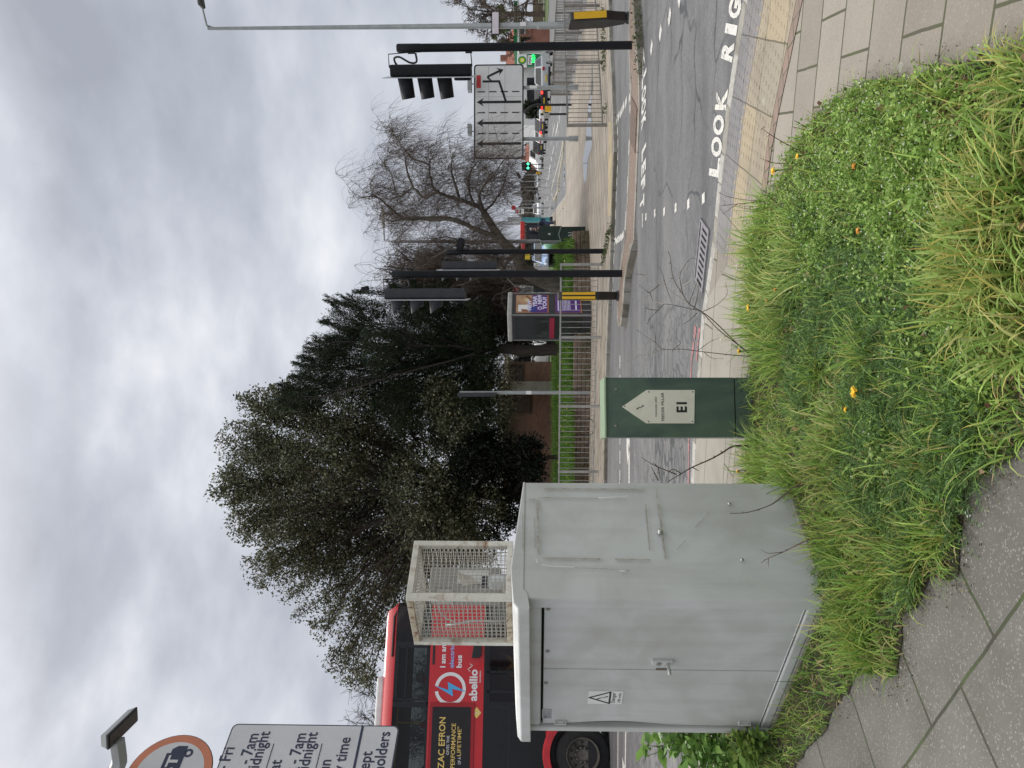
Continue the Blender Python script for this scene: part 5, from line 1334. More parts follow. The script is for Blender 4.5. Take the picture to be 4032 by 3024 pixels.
for a0, a1 in ((math.radians(100), math.radians(283)), (math.radians(-78), math.radians(80))):
    n = 26; vs = []
    for k in range(n + 1):
        a = a0 + (a1 - a0) * k / n; vs += [(cx + r1 * math.cos(a), yy, cz + r1 * math.sin(a)), (cx + (r1 - .065) * math.cos(a), yy, cz + (r1 - .065) * math.sin(a))]
    b.add(vs, [(2 * k, 2 * k + 1, 2 * k + 3, 2 * k + 2) for k in range(n)])
b.use(M_bblue); pts = [bh(x, y) for x, y in ((600, 915), (724, 955), (718, 882), (885, 972), (757, 945), (765, 1012))]
b.poly(pts, (0, yy - .001, 0), (1, 0, 0), (0, 0, 1))
b.use(M_badw); c = bh(922, 752); b.tube([(c[0] - .07, yy, c[1] + .0), (c[0] - .03, yy, c[1] + .05), (c[0] + .0, yy, c[1]), (c[0] + .04, yy, c[1] - .04), (c[0] + .07, yy, c[1] + .01)], .008, 5)
b.use(M_gold); c = bh(978, 1160); b.poly([(0, .09), (.105, 0), (0, -.09), (-.105, 0)], (c[0], yy, c[1]), (1, 0, 0), (0, 0, 1)); b.use(M_badw); bolt(b, (c[0], yy - .001, c[1]), .08)
b.build('lettering', None, bus)
# people on board
def inbus(x, y, z): return BO + Vector((x * BF.c - y * BF.s, x * BF.s + y * BF.c, z))
u, v = bh(450, 720); person('passenger in teal sleeves sitting at the upper deck window of the bus', inbus(u - .25, .45, 2.60), BA, SIT, M_tealc, M_navyc, M_hair)
u, v = bh(1200, 620); person('bus driver in orange workwear at the lower cab window', inbus(u - .35, .55, 1.05), BA, SIT, M_hivis, M_navyc, M_hairb)

# ================================================================== CARS ON THE FAR ROAD
M_tail = emat('lit_tail_lamp', (1.0, 0.03, 0.02), 4.0); M_tailo = mat('red_tail_lamp', (0.35, 0.01, 0.012), .25)
M_head = mat('clear_headlamp', (0.6, 0.62, 0.64), .2); M_plyel = mat('yellow_number_plate', (0.72, 0.50, 0.05), .5); M_carglass = mat('dark_car_glass', (0.012, 0.015, 0.018), .08, var=.1)
def paintmat(n_, c): return mat(n_, c, .28, var=.05, coat=.3)
CARC = dict(silver=paintmat('silver_car_paint', (0.42, 0.45, 0.47)), black=paintmat('black_car_paint', (0.012, 0.012, 0.015)), white=paintmat('white_car_paint', (0.74, 0.75, 0.76)), plum=paintmat('dark_plum_car_paint', (0.10, 0.085, 0.11)), dark=paintmat('charcoal_car_paint', (0.03, 0.035, 0.04)), blue=paintmat('pale_blue_car_paint', (0.25, 0.38, 0.62)), grey=paintmat('mid_grey_car_paint', (0.22, 0.25, 0.27)))
def car(name, label, cat, pos, ang, col, lit=False, kind='hatch', group='cars on the far road', sc=1.0):
    t = thing(name, label, cat, pos, ang, group)
    m = CARC[col]
    if kind == 'van':
        low = [(-2.5, .30), (-2.5, 1.0), (-2.5, 1.15), (1.5, 1.15), (2.3, 1.05), (2.5, .8), (2.5, .30)]; A0, A1, B0, B1, zb_, zt_ = -2.5, 1.9, -2.45, 1.0, 1.15, 2.2; wdt = .95; tw = .86
    elif kind == 'suv':
        low = [(-2.1, .32), (-2.15, .75), (-2.1, 1.05), (.9, 1.08), (1.8, 1.0), (2.15, .85), (2.15, .32)]; A0, A1, B0, B1, zb_, zt_ = -2.08, .95, -1.8, .25, 1.05, 1.68; wdt = .92; tw = .70
    else:
        low = [(-1.95, .28), (-2.0, .65), (-1.95, .92), (.75, .95), (1.7, .82), (2.0, .62), (2.0, .28)]; A0, A1, B0, B1, zb_, zt_ = -1.93, .85, -1.45, .15, .92, 1.46; wdt = .86; tw = .60
    b = MB(); b.poly(low, (0, wdt, 0), (1, 0, 0), (0, 0, 1), 2 * wdt, (0, 1, 0))
    b.add([(A0, -wdt + .06, zb_), (A1, -wdt + .06, zb_), (A1, wdt - .06, zb_), (A0, wdt - .06, zb_), (B0, -tw, zt_), (B1, -tw, zt_), (B1, tw, zt_), (B0, tw, zt_)], [(0, 1, 5, 4), (1, 2, 6, 5), (2, 3, 7, 6), (3, 0, 4, 7), (4, 5, 6, 7)])
    b.build('body', m, t, bevel=.06, seg=3, smooth=True)
    def lerp3(a, c, f): return Vector(a).lerp(Vector(c), f)
    def pane(q4, f0=.1, f1=.9, g0=.12, g1=.88, o=(0, 0, 0)):
        a, b2, c, d = [Vector(x) for x in q4]
        def P(u, v): return a.lerp(b2, u).lerp(d.lerp(c, u), v) + Vector(o)
        bb_ = MB(); bb_.add([P(f0, g0), P(f1, g0), P(f1, g1), P(f0, g1)], [(0, 1, 2, 3)]); return bb_.build('window', M_carglass, t)
    y0, y1 = -wdt + .06, wdt - .06
    pane([(A0, y0, zb_), (A0, y1, zb_), (B0, tw, zt_), (B0, -tw, zt_)], .06, .94, .12, .86, (-.012, 0, .01))
    pane([(A1, y0, zb_), (A1, y1, zb_), (B1, tw, zt_), (B1, -tw, zt_)], .05, .95, .08, .9, (.012, 0, .01))
    for s_ in (1, -1):
        q4 = [(A0, y1 * s_, zb_), (A1, y1 * s_, zb_), (B1, tw * s_, zt_), (B0, tw * s_, zt_)]
        o_ = (0, .012 * s_, .005)
        if kind == 'van': pane(q4, .68, .95, .15, .85, o_)
        else: pane(q4, .10, .48, .15, .88, o_); pane(q4, .51, .88, .15, .88, o_)
    for x in (-1.25, 1.3) if kind != 'van' else (-1.5, 1.55):
        for s_ in (1, -1):
            b = MB(); b.use(tyre_m); b.lathe([(.0, .09), (.2, .1), (.30, .09), (.32, .0), (.30, -.09), (.2, -.1), (0, -.09)], (x, s_ * (wdt - .08), .32), 18, 'y'); b.use(M_dim); b.lathe([(0, s_ * .11), (.19, s_ * .105)], (x, s_ * (wdt - .08), .32), 14, 'y'); b.build('wheel', None, t, smooth=True)
    zr = .80 if kind == 'hatch' else .95
    for s_ in (1, -1):
        b = MB(); b.box((low[1][0] + .02, s_ * (wdt - .17), zr), (.10, .26, .17)); b.build('tail_light', M_tail if lit else M_tailo, t, bevel=.02)
        b = MB(); b.box((low[-2][0] - .04, s_ * (wdt - .2), .68), (.12, .3, .12)); b.build('headlight', M_head, t, bevel=.02)
        b = MB(); b.box((A1 - .15, s_ * (wdt + .06), zb_ + .07), (.1, .16, .11)); b.build('wing_mirror', m, t, bevel=.02)
    b = MB(); b.box((low[1][0] - .02, 0, .60), (.03, .52, .11)); b.box
    b.build('number_plate', M_plyel, t); b = MB(); b.box((low[-2][0] + .02, 0, .45), (.03, .52, .11)); b.build('number_plate', M_label, t)
    b = MB(); b.box((low[1][0] + .02, 0, .36), (.10, 2 * wdt - .1, .16)); b.build('bumper', M_blk, t, bevel=.03)
    if sc != 1: t.scale = (sc,) * 3
    return t
def onroad(X, Y): return G(X, Y, ZR)
HD = math.atan2(1, .30)
car('parked_car', 'silver hatchback with a dark rear window nearest the fuel sign', 'car', onroad(2180, 272), math.radians(50), 'silver')
car('parked_car', 'black hatchback with lit brake lights and a yellow plate', 'car', onroad(2167, 372), math.radians(55), 'black', True)
car('parked_car', 'white car behind the black hooked post', 'car', onroad(2159, 428), math.radians(58), 'white')
car('parked_car', 'dark plum car with lit brake lights ahead of the far red bus', 'car', onroad(2157, 482), math.radians(60), 'plum', True)
car('parked_car', 'white car with red tail lamps left of the far red bus', 'car', onroad(2153, 524), math.radians(62), 'white')
car('parked_car', 'charcoal tall car beside the white van', 'car', onroad(2148, 572), math.radians(65), 'dark', False, 'suv')
car('delivery_van', 'white van queuing on the far main road', 'van', onroad(2140, 606), math.radians(200), 'white', False, 'van', sc=1.05)
car('parked_car', 'small white car behind the yellow bollards', 'car', onroad(2132, 652), math.radians(250), 'white')
car('parked_car', 'pale silver car in the distance beyond the yellow bollards', 'car', onroad(2128, 722), math.radians(255), 'silver')
car('parked_car', 'mid grey car in the distance beside the silver one', 'car', onroad(2127, 695), math.radians(250), 'grey')
car('parked_car', 'grey car nearest the church spire', 'car', onroad(2124, 775), math.radians(265), 'grey')
car('parked_car', 'black car facing the junction under the spire trees', 'car', onroad(2130, 794), math.radians(262), 'black')
car('parked_car', 'white and dark tall car approaching by the bus stop flag', 'car', onroad(2140, 822), math.radians(258), 'white', False, 'suv')
car('parked_car', 'dark car half hidden behind the tall approaching one', 'car', onroad(2137, 848), math.radians(258), 'dark')
car('parked_car', 'pale blue car standing behind the grass bank', 'car', D(2130, 992, 52) * 1.0, math.radians(262), 'blue')
o = [x for x in C.objects if x.name.startswith('parked_car')][-1]; o.location.z = -.02
vn = car('delivery_van', 'white panel van parked at the brick building', 'van', (D(2130, 1404, 40).x, 40, .35), math.radians(262), 'white', False, 'van', group=None)

# ---------------- far red bus
fbp = D(2100, 498, 190); fb = thing('red_bus', 'distant red double-decker bus above the queue of cars', 'bus', (fbp.x, 190, ZR), math.radians(250))
b = MB(); b.bb(-9, 0, -1.25, 1.25, .3, 4.35); b.build('body', M_busr, fb, bevel=.25, seg=3)
for z0, z1_ in ((3.1, 3.95), (1.3, 2.3)):
    b = MB(); b.bb(-8.8, -.3, -1.27, 1.27, z0, z1_); b.bb(-.3, .03, -1.1, 1.1, z0 - (.2 if z0 < 2 else 0), z1_); b.build('window', M_carglass, fb, bevel=.05)
b = MB(); b.bb(.0, .04, -.7, .7, 2.45, 2.85); b.build('destination_blind', M_blk, fb)
for x in (-2, -6.5):
    for y in (-1.1, 1.1): b = MB(); b.lathe([(0, .12), (.48, .12), (.5, 0), (.48, -.12), (0, -.12)], (x, y, .5), 16, 'y'); b.build('wheel', tyre_m, fb)

# ================================================================== FAR STREET FURNITURE
M_dgreen = mat('dark_green_paint', (0.010, 0.028, 0.020), .5, var=.2, scale=6, dirt=(.03, .04, .03), dirtamt=.5)
g = G(2303, 921, 0); tg = thing('roadside_cabinet', 'tall dark green cabinet with a pointed upper door on the far pavement', 'cabinet', g, math.radians(-12))
zt2 = H + (2105 - 2121) / F * g.y; wv = .20
b = MB(); b.bb(-wv - .0, wv, -.14, .16, -.05, zt2 - .62); b.build('lower_body', M_dgreen, tg, bevel=.008)
b = MB(); b.bb(-wv + .03, wv + .02, -.10, .16, zt2 - .62, zt2 - .06); b.poly([(-wv + .03, 0), (wv + .02, 0), (wv - .06, .07), (-wv + .1, .07)], (0, -.10, zt2 - .06), (1, 0, 0), (0, 0, 1), .26, (0, -1, 0)); b.build('upper_body', M_dgreen, tg, bevel=.008)
b = MB(); b.poly([(-wv - .015, -.04), (0.0, .03), (wv + .015, -.04), (wv + .015, -.005), (0, .07), (-wv - .015, -.005)], (0, -.152, zt2 - .60), (1, 0, 0), (0, 0, 1), .012, (0, -1, 0)); b.build('hood_trim', mat('grey_green_trim', (.16, .20, .17), .5), tg)
b = MB(); b.bb(-wv + .08, wv - .05, -.112, -.102, zt2 - .45, zt2 - .12); b.build('upper_door', M_dgreen, tg, bevel=.004)
b = MB(); b.bb(-.02, .03, -.118, -.113, zt2 - .33, zt2 - .26); b.text('A1', 1, (-.09, -.1425, zt2 - .93), fit=.14, hfit=.12, bold=.03); b.build('lettering', mat('faded_white_print', (.4, .42, .4), .6), tg)
b = MB(); b.bb(-wv - .03, wv - .01, -.17, .2, -.06, .12); b.build('root_plate', M_dgreen, tg, bevel=.01)
# litter bin
g = D(2205, 1024, 26.5); tb = thing('litter_bin', 'black litter bin with a wide slot on the grass bank', 'bin', (g.x, g.y, .36), .05)
zb0 = .36; ztb = H + (2105 - 2158) / F * 26.5 - zb0; hw_ = .20
b = MB(); b.lathe([(.16, 0), (.185, .03), (.20, ztb - .16)], n=18); b.build('bin_body', M_blk, tb, smooth=True)
b = MB(); b.bb(-hw_, hw_, .12, .2, ztb - .28, ztb - .05); b.bb(-hw_, -hw_ + .05, -.2, .2, ztb - .28, ztb - .05); b.bb(hw_ - .05, hw_, -.2, .2, ztb - .28, ztb - .05); b.bb(-hw_ - .01, hw_ + .01, -.21, .21, ztb - .07, ztb); b.build('bin_hood', M_blk, tb, bevel=.02)
b = MB(); b.text('LITTER', 1, (-.11, -.195, ztb - .38), fit=.22, hfit=.06); b.build('lettering', mat('grey_bin_print', (.25, .26, .25), .6), tb)
# bus shelter and the people at it
dB2 = 53.0
def at(X, Y, d): p = D(X, Y, d); return p
xs0 = at(2100, 948, dB2).x; xs1 = at(2100, 878, dB2).x
sh = thing('bus_shelter', 'bus shelter with a red roof and dark glass end panel', 'bus shelter', (xs0, dB2, 0))
ws = xs1 - xs0; zr0 = H + (2105 - 2066) / F * dB2; zr1 = H + (2105 - 2055) / F * dB2
b = MB(); b.bb(0, ws, -.6, 3.5, zr0, zr1 + .1); b.build('roof', mat('shelter_red', (0.55, 0.035, 0.03), .45), sh, bevel=.05)
for x in (.05, ws - .05):
    for y in (0, 3.2): b = MB(); b.cyl((x, y, -.1), (x, y, zr0), .045, n=8); b.build('post', M_blk, sh)
b = MB(); b.bb(.08, ws - .08, 0.0, .02, .35, zr0 - .15); b.build('end_panel', mat('dark_shelter_glass', (.03, .035, .045), .12), sh)
b = MB(); b.bb(.0, .06, 0.1, 3.2, .35, zr0 - .15); b.build('back_panel', M_kglass, sh)
b = MB(); b.bb(.15, .5, .5, 2.9, .46, .52); b.build('bench', M_busd, sh)
p_ = G(2186, 884, 0); person('person in a dark navy coat bending forward by the bus shelter', (at(2180, 884, 52).x, 51.5, 0), math.radians(195), BEND, M_navyc, M_jean, M_hairb)
person('grey-haired person in dark clothes standing at the bus shelter', (at(2180, 897, 52).x, 52.3, 0), math.radians(200), STAND, M_navyc, M_navyc, M_hair)
# bus stop flag
g = G(2179, 818, 0); bs = thing('bus_stop_flag', 'grey post with a white flag carrying a red roundel', 'bus stop', g); dd_ = g.y
def zd(X, d): return H + (2105 - X) / F * d
b = MB(); b.lathe([(.16, 0), (.12, .25), (.055, .3), (.05, zd(2025, dd_))], n=10); b.build('post', M_galv, bs, smooth=True)
b = MB(); b.bb(-.46, -.07, -.02, .02, zd(2063, dd_), zd(2028, dd_)); fl = b.build('flag', M_label, bs)
b = MB(); b.use(M_kred if False else mat('roundel_red', (0.55, 0.02, 0.03), .45)); disc(b, -.27, zd(2037, dd_), .08, .125, -.025, 20); b.bb(-.42, -.12, -.028, -.026, zd(2037, dd_) - .03, zd(2037, dd_) + .03); b.use(M_blk); b.bb(-.42, -.12, -.028, -.026, zd(2051, dd_), zd(2046, dd_)); b.build('roundel', None, fl)
b = MB(); b.lathe([(0, 0), (.17, 0), (.17, .02), (0, .02)], (.02, -.05, zd(2022, dd_)), 18, 'y'); b.build('red_disc', MATS['roundel_red'], bs)
b = MB(); b.bb(-.02, .16, -.06, -.04, zd(2110, dd_), zd(2094, dd_)); b.build('timetable', M_galv, bs)
# black hooked post and short post
g = G(2251, 412, 0); dd_ = g.y; hp = thing('hooked_post', 'black post bent over at the top beneath the lane sign', 'post', g)
xk = D(2080, 446, dd_).x - g.x
b = MB(); b.tube(smoothpath([(0, 0, -.1), (0, 0, 1.0), (0, 0, zd(2112, dd_)), (-.06, 0, zd(2090, dd_)), (-.18, 0, zd(2075, dd_)), (xk, 0, zd(2064, dd_))], 5), .045, 10); b.build('tube', M_blk, hp, smooth=True)
b = MB(); b.box((-.12, .04, zd(2158, dd_)), (.22, .10, .24)); b.build('yellow_plate', M_yel, hp)
g = G(2235, 449, 0); dd_ = g.y; hp = thing('short_post', 'short black post with a grey box beside the hooked one', 'post', g)
b = MB(); b.cyl((0, 0, -.1), (0, 0, zd(2128, dd_)), .045, n=10); b.build('tube', M_blk, hp); b = MB(); b.box((-.08, -.05, zd(2152, dd_)), (.2, .12, .25)); b.build('box', M_equip, hp, bevel=.02)
# distant signals showing green
M_go = emat('green_signal_light', (0.05, 1.0, 0.45), 6.0); M_goe = emat('green_price_digits', (0.02, 1.0, 0.15), 3.0)
for lab, X, Y, d in (('distant traffic signal showing green beside the lane sign corner', 2079, 647, 120), ('slim distant traffic signal showing green beside the yellow bollard', 2079, 663, 125), ('distant traffic signal showing green by the far red bus', 2080, 534, 120)):
    p = D(X, Y, d); t = thing('traffic_signal', lab, 'traffic signal', (p.x, d, ZR), 0, 'distant green signals')
    z = p.z - ZR; b = MB(); b.cyl((0, 0, -.05), (0, 0, z - .3), .07, n=8); b.build('pole', M_blk, t)
    b = MB(); b.bb(-.36, .36, .02, .06, z - .5, z + 1.0); b.build('backing_board', M_sig, t); b = MB(); b.bb(-.2, .2, -.2, .02, z - .45, z + .95); b.build('signal_head', M_blk, t, bevel=.03)
    b = MB(); b.lathe([(0, -.03), (.17, -.0)], (0, -.205, z), 14, 'y'); b.build('green_lens', M_go, t)
for lab, X, Y, d in (('yellow bollard before the distant green signals', 2138, 636, 95), ('yellow bollard beside the distant camera pole', 2133, 682, 100)):
    p = G(X, Y, ZR); t = thing('yellow_bollard', lab, 'bollard', (p.x, p.y, ZR)); hb = .9
    b = MB(); b.bb(-.3, .3, -.1, .1, .25, 1.15); b.build('shell', M_yel, t, bevel=.06); b = MB(); b.bb(-.2, .2, -.08, .08, -.02, .25); b.build('base', M_blk, t)
p = G(2136, 688, ZR); t = thing('camera_pole', 'tall thin pole topped with a dark tilted box near the green signals', 'camera pole', p); dd_ = p.y
b = MB(); b.cyl((0, 0, 0), (0, 0, zd(2045, dd_)), .08, n=8); b.build('pole', M_galv, t); b = MB(); b.box((-.1, 0, zd(2041, dd_)), (1.1, .5, .5), ry=-.5); b.build('camera_box', M_blk, t)
for X, Y, d, zt_ in ((2000, 645, 140, 8.5), (2020, 715, 160, 8.0), (2010, 737, 190, 8), (2025, 752, 230, 9), (2030, 792, 260, 9), (2020, 804, 200, 8.5), (2015, 838, 180, 8.5), (1995, 874, 70, 6.2), (1998, 882, 66, 6.0)):
    p = D(2000, Y, d); t = thing('lamp_column', 'thin distant lamp column along the far main road', 'street lamp', (p.x, d, ZR), 0, 'distant lamp columns')
    b = MB(); b.cyl((0, 0, 0), (0, 0, zt_), .10 if d > 90 else .08, .06, n=6); b.build('column', M_galv, t)
    b = MB(); b.box((.5, 0, zt_), (1.2, .25, .14)); b.build('lantern', M_galv, t)
# lamp column standing behind the birch
p = D(2000, 951, 24.5); t = thing('lamp_column', 'grey lamp column rising behind the dark green cabinet', 'street lamp', (p.x, 24.5, 0))
zc1 = zd(1540, 24.5); b = MB(); b.tube([(0, 0, 0), (0, 0, 1.2), (0, 0, 1.22), (.02, 0, zc1)], [.085, .085, .065, .045], 10); b.tube([(.02, 0, zc1), (.05, .05, zc1 + .25), (.65, .3, zc1 + .33)], .03, 6); b.build('column', M_galv, t, smooth=True); b = MB(); b.box((.85, .38, zc1 + .36), (.6, .22, .1)); b.build('lantern', M_label, t, bevel=.03)
# other small far things
p = D(2100, 888, 60); t = thing('phone_kiosk', 'teal and grey panel kiosk beyond the bus shelter', 'kiosk', (at(2100, 866, 60).x, 60, 0)); b = MB(); b.bb(-.12, .12, -.4, .4, .2, 2.4); b.build('case', mat('teal_panel', (.05, .28, .32), .4), t, bevel=.03); b = MB(); b.bb(-.16, .16, -.45, .45, -.05, .2); b.build('base', M_blk, t); b = MB(); b.bb(-.14, .14, -.42, .42, 2.4, 3.5); b.build('upper_panel', M_galv, t)
p = D(2077, 1007, 45); t = thing('yellow_notice', 'small yellow notice on a post behind the bank', 'notice', (p.x, 45, .4)); b = MB(); b.bb(-.22, .22, -.02, .02, zd(2087, 45) - .4, zd(2067, 45) - .4); b.build('board', mat('bright_yellow_board', (.75, .55, .03), .5), t); b = MB(); b.cyl((0, .03, -.4), (0, .03, zd(2072, 45) - .4), .03, n=6); b.build('post', M_galv, t)
b = MB(); q = D(2170, 962, 38); vs = []
b.lathe([(.0, .0), (.22, .02), (.28, .2), (.24, .38), (.12, .5), (.05, .56), (.09, .62)], (q.x, 38, .42), 9); o = b.build('rubbish_bag', mat('pale_green_bag', (.20, .45, .30), .35, var=.3), smooth=True); tag(o, 'pale green rubbish bag lying on the grass by the bank edging', 'bag')

# ================================================================== BUILDINGS
def bricks(name, c1, c2, mortar, sc=1.0):
    m, t, b = newmat(name); p = nobj(t)
    sx = node(t, 'ShaderNodeSeparateXYZ'); t.links.new(p, sx.inputs[0])
    cb = node(t, 'ShaderNodeCombineXYZ'); t.links.new(nmath(t, 'ADD', sx.outputs[0], sx.outputs[1]), cb.inputs[0]); t.links.new(sx.outputs[2], cb.inputs[1])
    br = node(t, 'ShaderNodeTexBrick'); br.inputs['Scale'].default_value = 1; br.inputs['Brick Width'].default_value = .225; br.inputs['Row Height'].default_value = .075; br.inputs['Mortar Size'].default_value = .006
    br.inputs['Color1'].default_value = (*c1, 1); br.inputs['Color2'].default_value = (*c2, 1); br.inputs['Mortar'].default_value = (*mortar, 1); t.links.new(cb.outputs[0], br.inputs['Vector'])
    c = nmix(t, nmap(t, nnoise(t, p, 1.2, 5), .4, .7, 0, .5), br.outputs['Color'], tuple(x * .6 for x in c2))
    t.links.new(c, b.inputs['Base Color']); b.inputs['Roughness'].default_value = .9
    return m
M_brick = bricks('brown_brick', (0.21, 0.105, 0.07), (0.14, 0.072, 0.055), (0.14, 0.12, 0.10))
M_redbrick = bricks('red_brick', (0.30, 0.12, 0.08), (0.24, 0.095, 0.065), (0.25, 0.2, 0.17))
M_fascia = mat('cream_fascia', (0.50, 0.47, 0.36), .6, var=.15, scale=3)
M_render = mat('white_render', (0.72, 0.72, 0.71), .8, var=.06, scale=1)
M_rooft = mat('red_roof_tiles', (0.27, 0.105, 0.075), .85, var=.25, scale=2)
M_rooff = mat('grey_roof', (0.16, 0.16, 0.16), .9, var=.2)
M_timber = mat('dark_timber', (0.05, 0.03, 0.022), .7, var=.3, scale=5)
dBk = 33.0
x0 = D(2100, 1990, dBk).x; x1 = D(2100, 1424, dBk).x; xm = D(2100, 1530, dBk).x
bk = thing('brick_building', 'low brown brick building with a cream roof edge behind the trees', 'building', (x0, dBk, .3))
zt_ = zd(1978, dBk) - .3
b = MB(); b.bb(0, xm - x0, 1.2, 9, -.6, zt_); b.bb(xm - x0, x1 - x0, 0, 9, -.6, zt_ - .25); b.build('wall', M_brick, bk)
b = MB(); b.bb(-.4, xm - x0 + .4, .7, 9.4, zt_, zt_ + .14); b.bb(xm - x0 - .1, x1 - x0 + .3, -.35, 9.3, zt_ - .25, zt_ - .10); b.build('roof_edge', M_fascia, bk)
b = MB(); b.bb(-.3, xm - x0 + .3, .8, 9.3, zt_ + .14, zt_ + .24); b.build('roof', M_rooff, bk)
wx0 = D(2020, 1500, dBk).x - x0; wx1 = D(2020, 1437, dBk).x - x0; wz0 = zd(2057, dBk) - .3; wz1 = zd(2006, dBk) - .3
b = MB(); b.bb(wx0, wx1, -.03, .02, wz0, wz1); wn_ = b.build('window', M_carglass, bk)
b = MB()
for k in range(4): x = wx0 + (wx1 - wx0) * k / 3; b.bb(x - .03, x + .03, -.07, .0, wz0, wz1)
for k in range(4): z = wz0 + (wz1 - wz0) * k / 3; b.bb(wx0, wx1, -.06, -.005, z - .03, z + .03)
b.build('frame', M_timber, wn_)
xp = D(2100, 1520, dBk).x - x0; b = MB(); b.bb(xp - .2, xp + .2, -.25, .15, -.5, zt_ - .3); b.build('pillar', mat('weathered_concrete', (.20, .19, .16), .85, var=.2), bk)
b = MB(); b.bb(xp - 1.2, xp - .35, 1.14, 1.2, zt_ - 1.2, zt_ - .25); b.build('dark_vent', M_timber, bk)
# white house seen under the tree
xw0 = D(2050, 1978, 46).x; xw1 = D(2050, 1846, 46).x
wh_ = thing('white_house', 'white rendered house with dark framed windows under the big tree', 'house', (xw0, 46, .2))
b = MB(); b.bb(0, xw1 - xw0, 0, 6, -.5, 4.2); b.build('wall', M_render, wh_)
b = MB(); L_ = xw1 - xw0; b.add([(-.2, -.3, 4.2), (L_ + .2, -.3, 4.2), (L_ + .2, 6.3, 4.2), (-.2, 6.3, 4.2), (.6, 3, 5.6), (L_ - .6, 3, 5.6)], [(0, 1, 5, 4), (1, 2, 5), (2, 3, 4, 5), (3, 0, 4)]); b.build('roof', M_rooff, wh_)
for Y0, Y1 in ((1950, 1925), (1920, 1896), (1885, 1862)):
    a = D(2050, Y0, 46).x - xw0; c = D(2050, Y1, 46).x - xw0; b = MB(); b.bb(a, c, -.02, .02, zd(2066, 46) - .2, zd(2026, 46) - .2); f_ = b.build('window', M_carglass, wh_)
    b = MB(); b.bb(a - .05, a, -.05, .0, zd(2066, 46) - .25, zd(2026, 46) - .15); b.bb(c, c + .05, -.05, 0, zd(2066, 46) - .25, zd(2026, 46) - .15); b.bb(a, c, -.05, 0, zd(2048, 46) - .23, zd(2048, 46) - .17); b.build('frame', M_label, f_)
# shop boards far behind the phone box
xs_ = D(2080, 1160, 62).x; shp = thing('shop_building', 'pale shopfront with red and white boards seen past the phone box', 'shop', (xs_, 62, 0)); wsx = D(2080, 1070, 62).x - xs_
b = MB(); b.bb(-.6, wsx + .5, 0, 4, -.1, 3.6); b.build('wall', mat('pale_shop_wall', (.42, .42, .42), .7, var=.25, scale=2), shp)
cols = [(.55, .05, .08), (.7, .7, .7), (.25, .25, .27), (.65, .62, .6), (.12, .12, .13), (.08, .4, .5), (.6, .15, .15)]
for k, (x, z, w_, h_) in enumerate(((.1, 2.6, .5, .5), (.55, 2.2, .5, .7), (.2, 1.7, .35, .5), (.9, 2.6, .5, .4), (1.2, 1.9, .4, .8), (-.35, 2.3, .25, .6), (1.45, 2.7, .3, .3))):
    b = MB(); b.bb(x, x + w_, -.06, -.01, z, z + h_); b.build('shop_board', mat('shop_board_colour', cols[k], .5), shp)
b = MB(); b.bb(.2, 1.3, -.04, -.01, .1, 1.5); b.build('shop_window', M_carglass, shp)
# petrol station: totem, canopy, shop
dT = 84; px0 = D(2080, 262, dT).x; px1 = D(2080, 214, dT).x
tt = thing('fuel_totem', 'white and green fuel price sign with a yellow-green flower emblem', 'fuel sign', (px0, dT, ZR)); wt_ = px1 - px0
M_bpg = mat('fuel_green', (.01, .17, .06), .45)
za, zb2, zc2, ze = zd(2037, dT) - ZR, zd(2075, dT) - ZR, zd(2103, dT) - ZR, zd(2117, dT) - ZR
b = MB(); b.bb(0, wt_, -.1, .25, zb2, za); b.build('emblem_panel', M_label, tt, bevel=.05)
b = MB(); b.bb(0, wt_, -.1, .25, -.1, zb2 - .02); b.build('price_panel', M_bpg, tt)
b = MB(); cx, cz = wt_ * .5, (za + zb2) / 2
def petals(b, r0, r1, n, y):
    vs = []
    for k in range(2 * n): a = math.pi * k / n; r_ = r1 if k % 2 == 0 else r0; vs.append((r_ * math.cos(a), r_ * math.sin(a)))
    b.poly(vs, (cx, y, cz), (1, 0, 0), (0, 0, 1))
b.use(M_bpg); petals(b, .40, .50, 18, -.104); b.use(mat('leaf_green_emblem', (.22, .50, .03), .5)); petals(b, .28, .36, 18, -.108); b.use(mat('yellow_emblem', (.85, .75, .08), .5)); petals(b, .18, .25, 18, -.112); b.use(M_label); petals(b, .08, .12, 12, -.116); b.build('emblem', None, tt)
b = MB(); b.use(M_label); b.bb(.15, wt_ - .15, -.11, -.1, zb2 - .55, zb2 - .08); b.use(M_ink); b.text('M&S', 1, (cx, -.115, zb2 - .47), fit=.75, hfit=.30, align='c'); b.build('shop_label', None, tt)
b = MB(); b.text('142.9', 1, (cx + .15, -.115, zc2 - .12), fit=.85, hfit=.38, align='c', bold=.03); b.build('price_digits', M_goe, tt)
dP = 110; x0 = D(2040, 236, dP).x; x1 = D(2040, 100, dP).x; ps_ = thing('petrol_station', 'petrol station with a long green canopy edge and white shop', 'petrol station', (x0, dP, ZR))
b = MB(); b.bb(0, x1 - x0 + 2, -3, 8, zd(2043, dP) - ZR, zd(2026, dP) - ZR); b.build('canopy', M_bpg, ps_); b = MB(); b.bb(-.1, x1 - x0 + 2.1, -3.05, 8, zd(2043, dP) - .1 - ZR, zd(2039, dP) - ZR); b.build('canopy_stripe', M_label, ps_)
b = MB(); b.bb(-8, 0.5, 4, 12, 0, 3.6); b.build('wall', M_render, ps_)
for x in (1, 5): b = MB(); b.bb(x, x + .4, 0, .4, 0, zd(2043, dP) - ZR); b.build('column', M_label, ps_)
b = MB(); b.bb(-7, -1, 3.9, 3.97, .4, 2.6); b.build('shop_window', M_carglass, ps_)
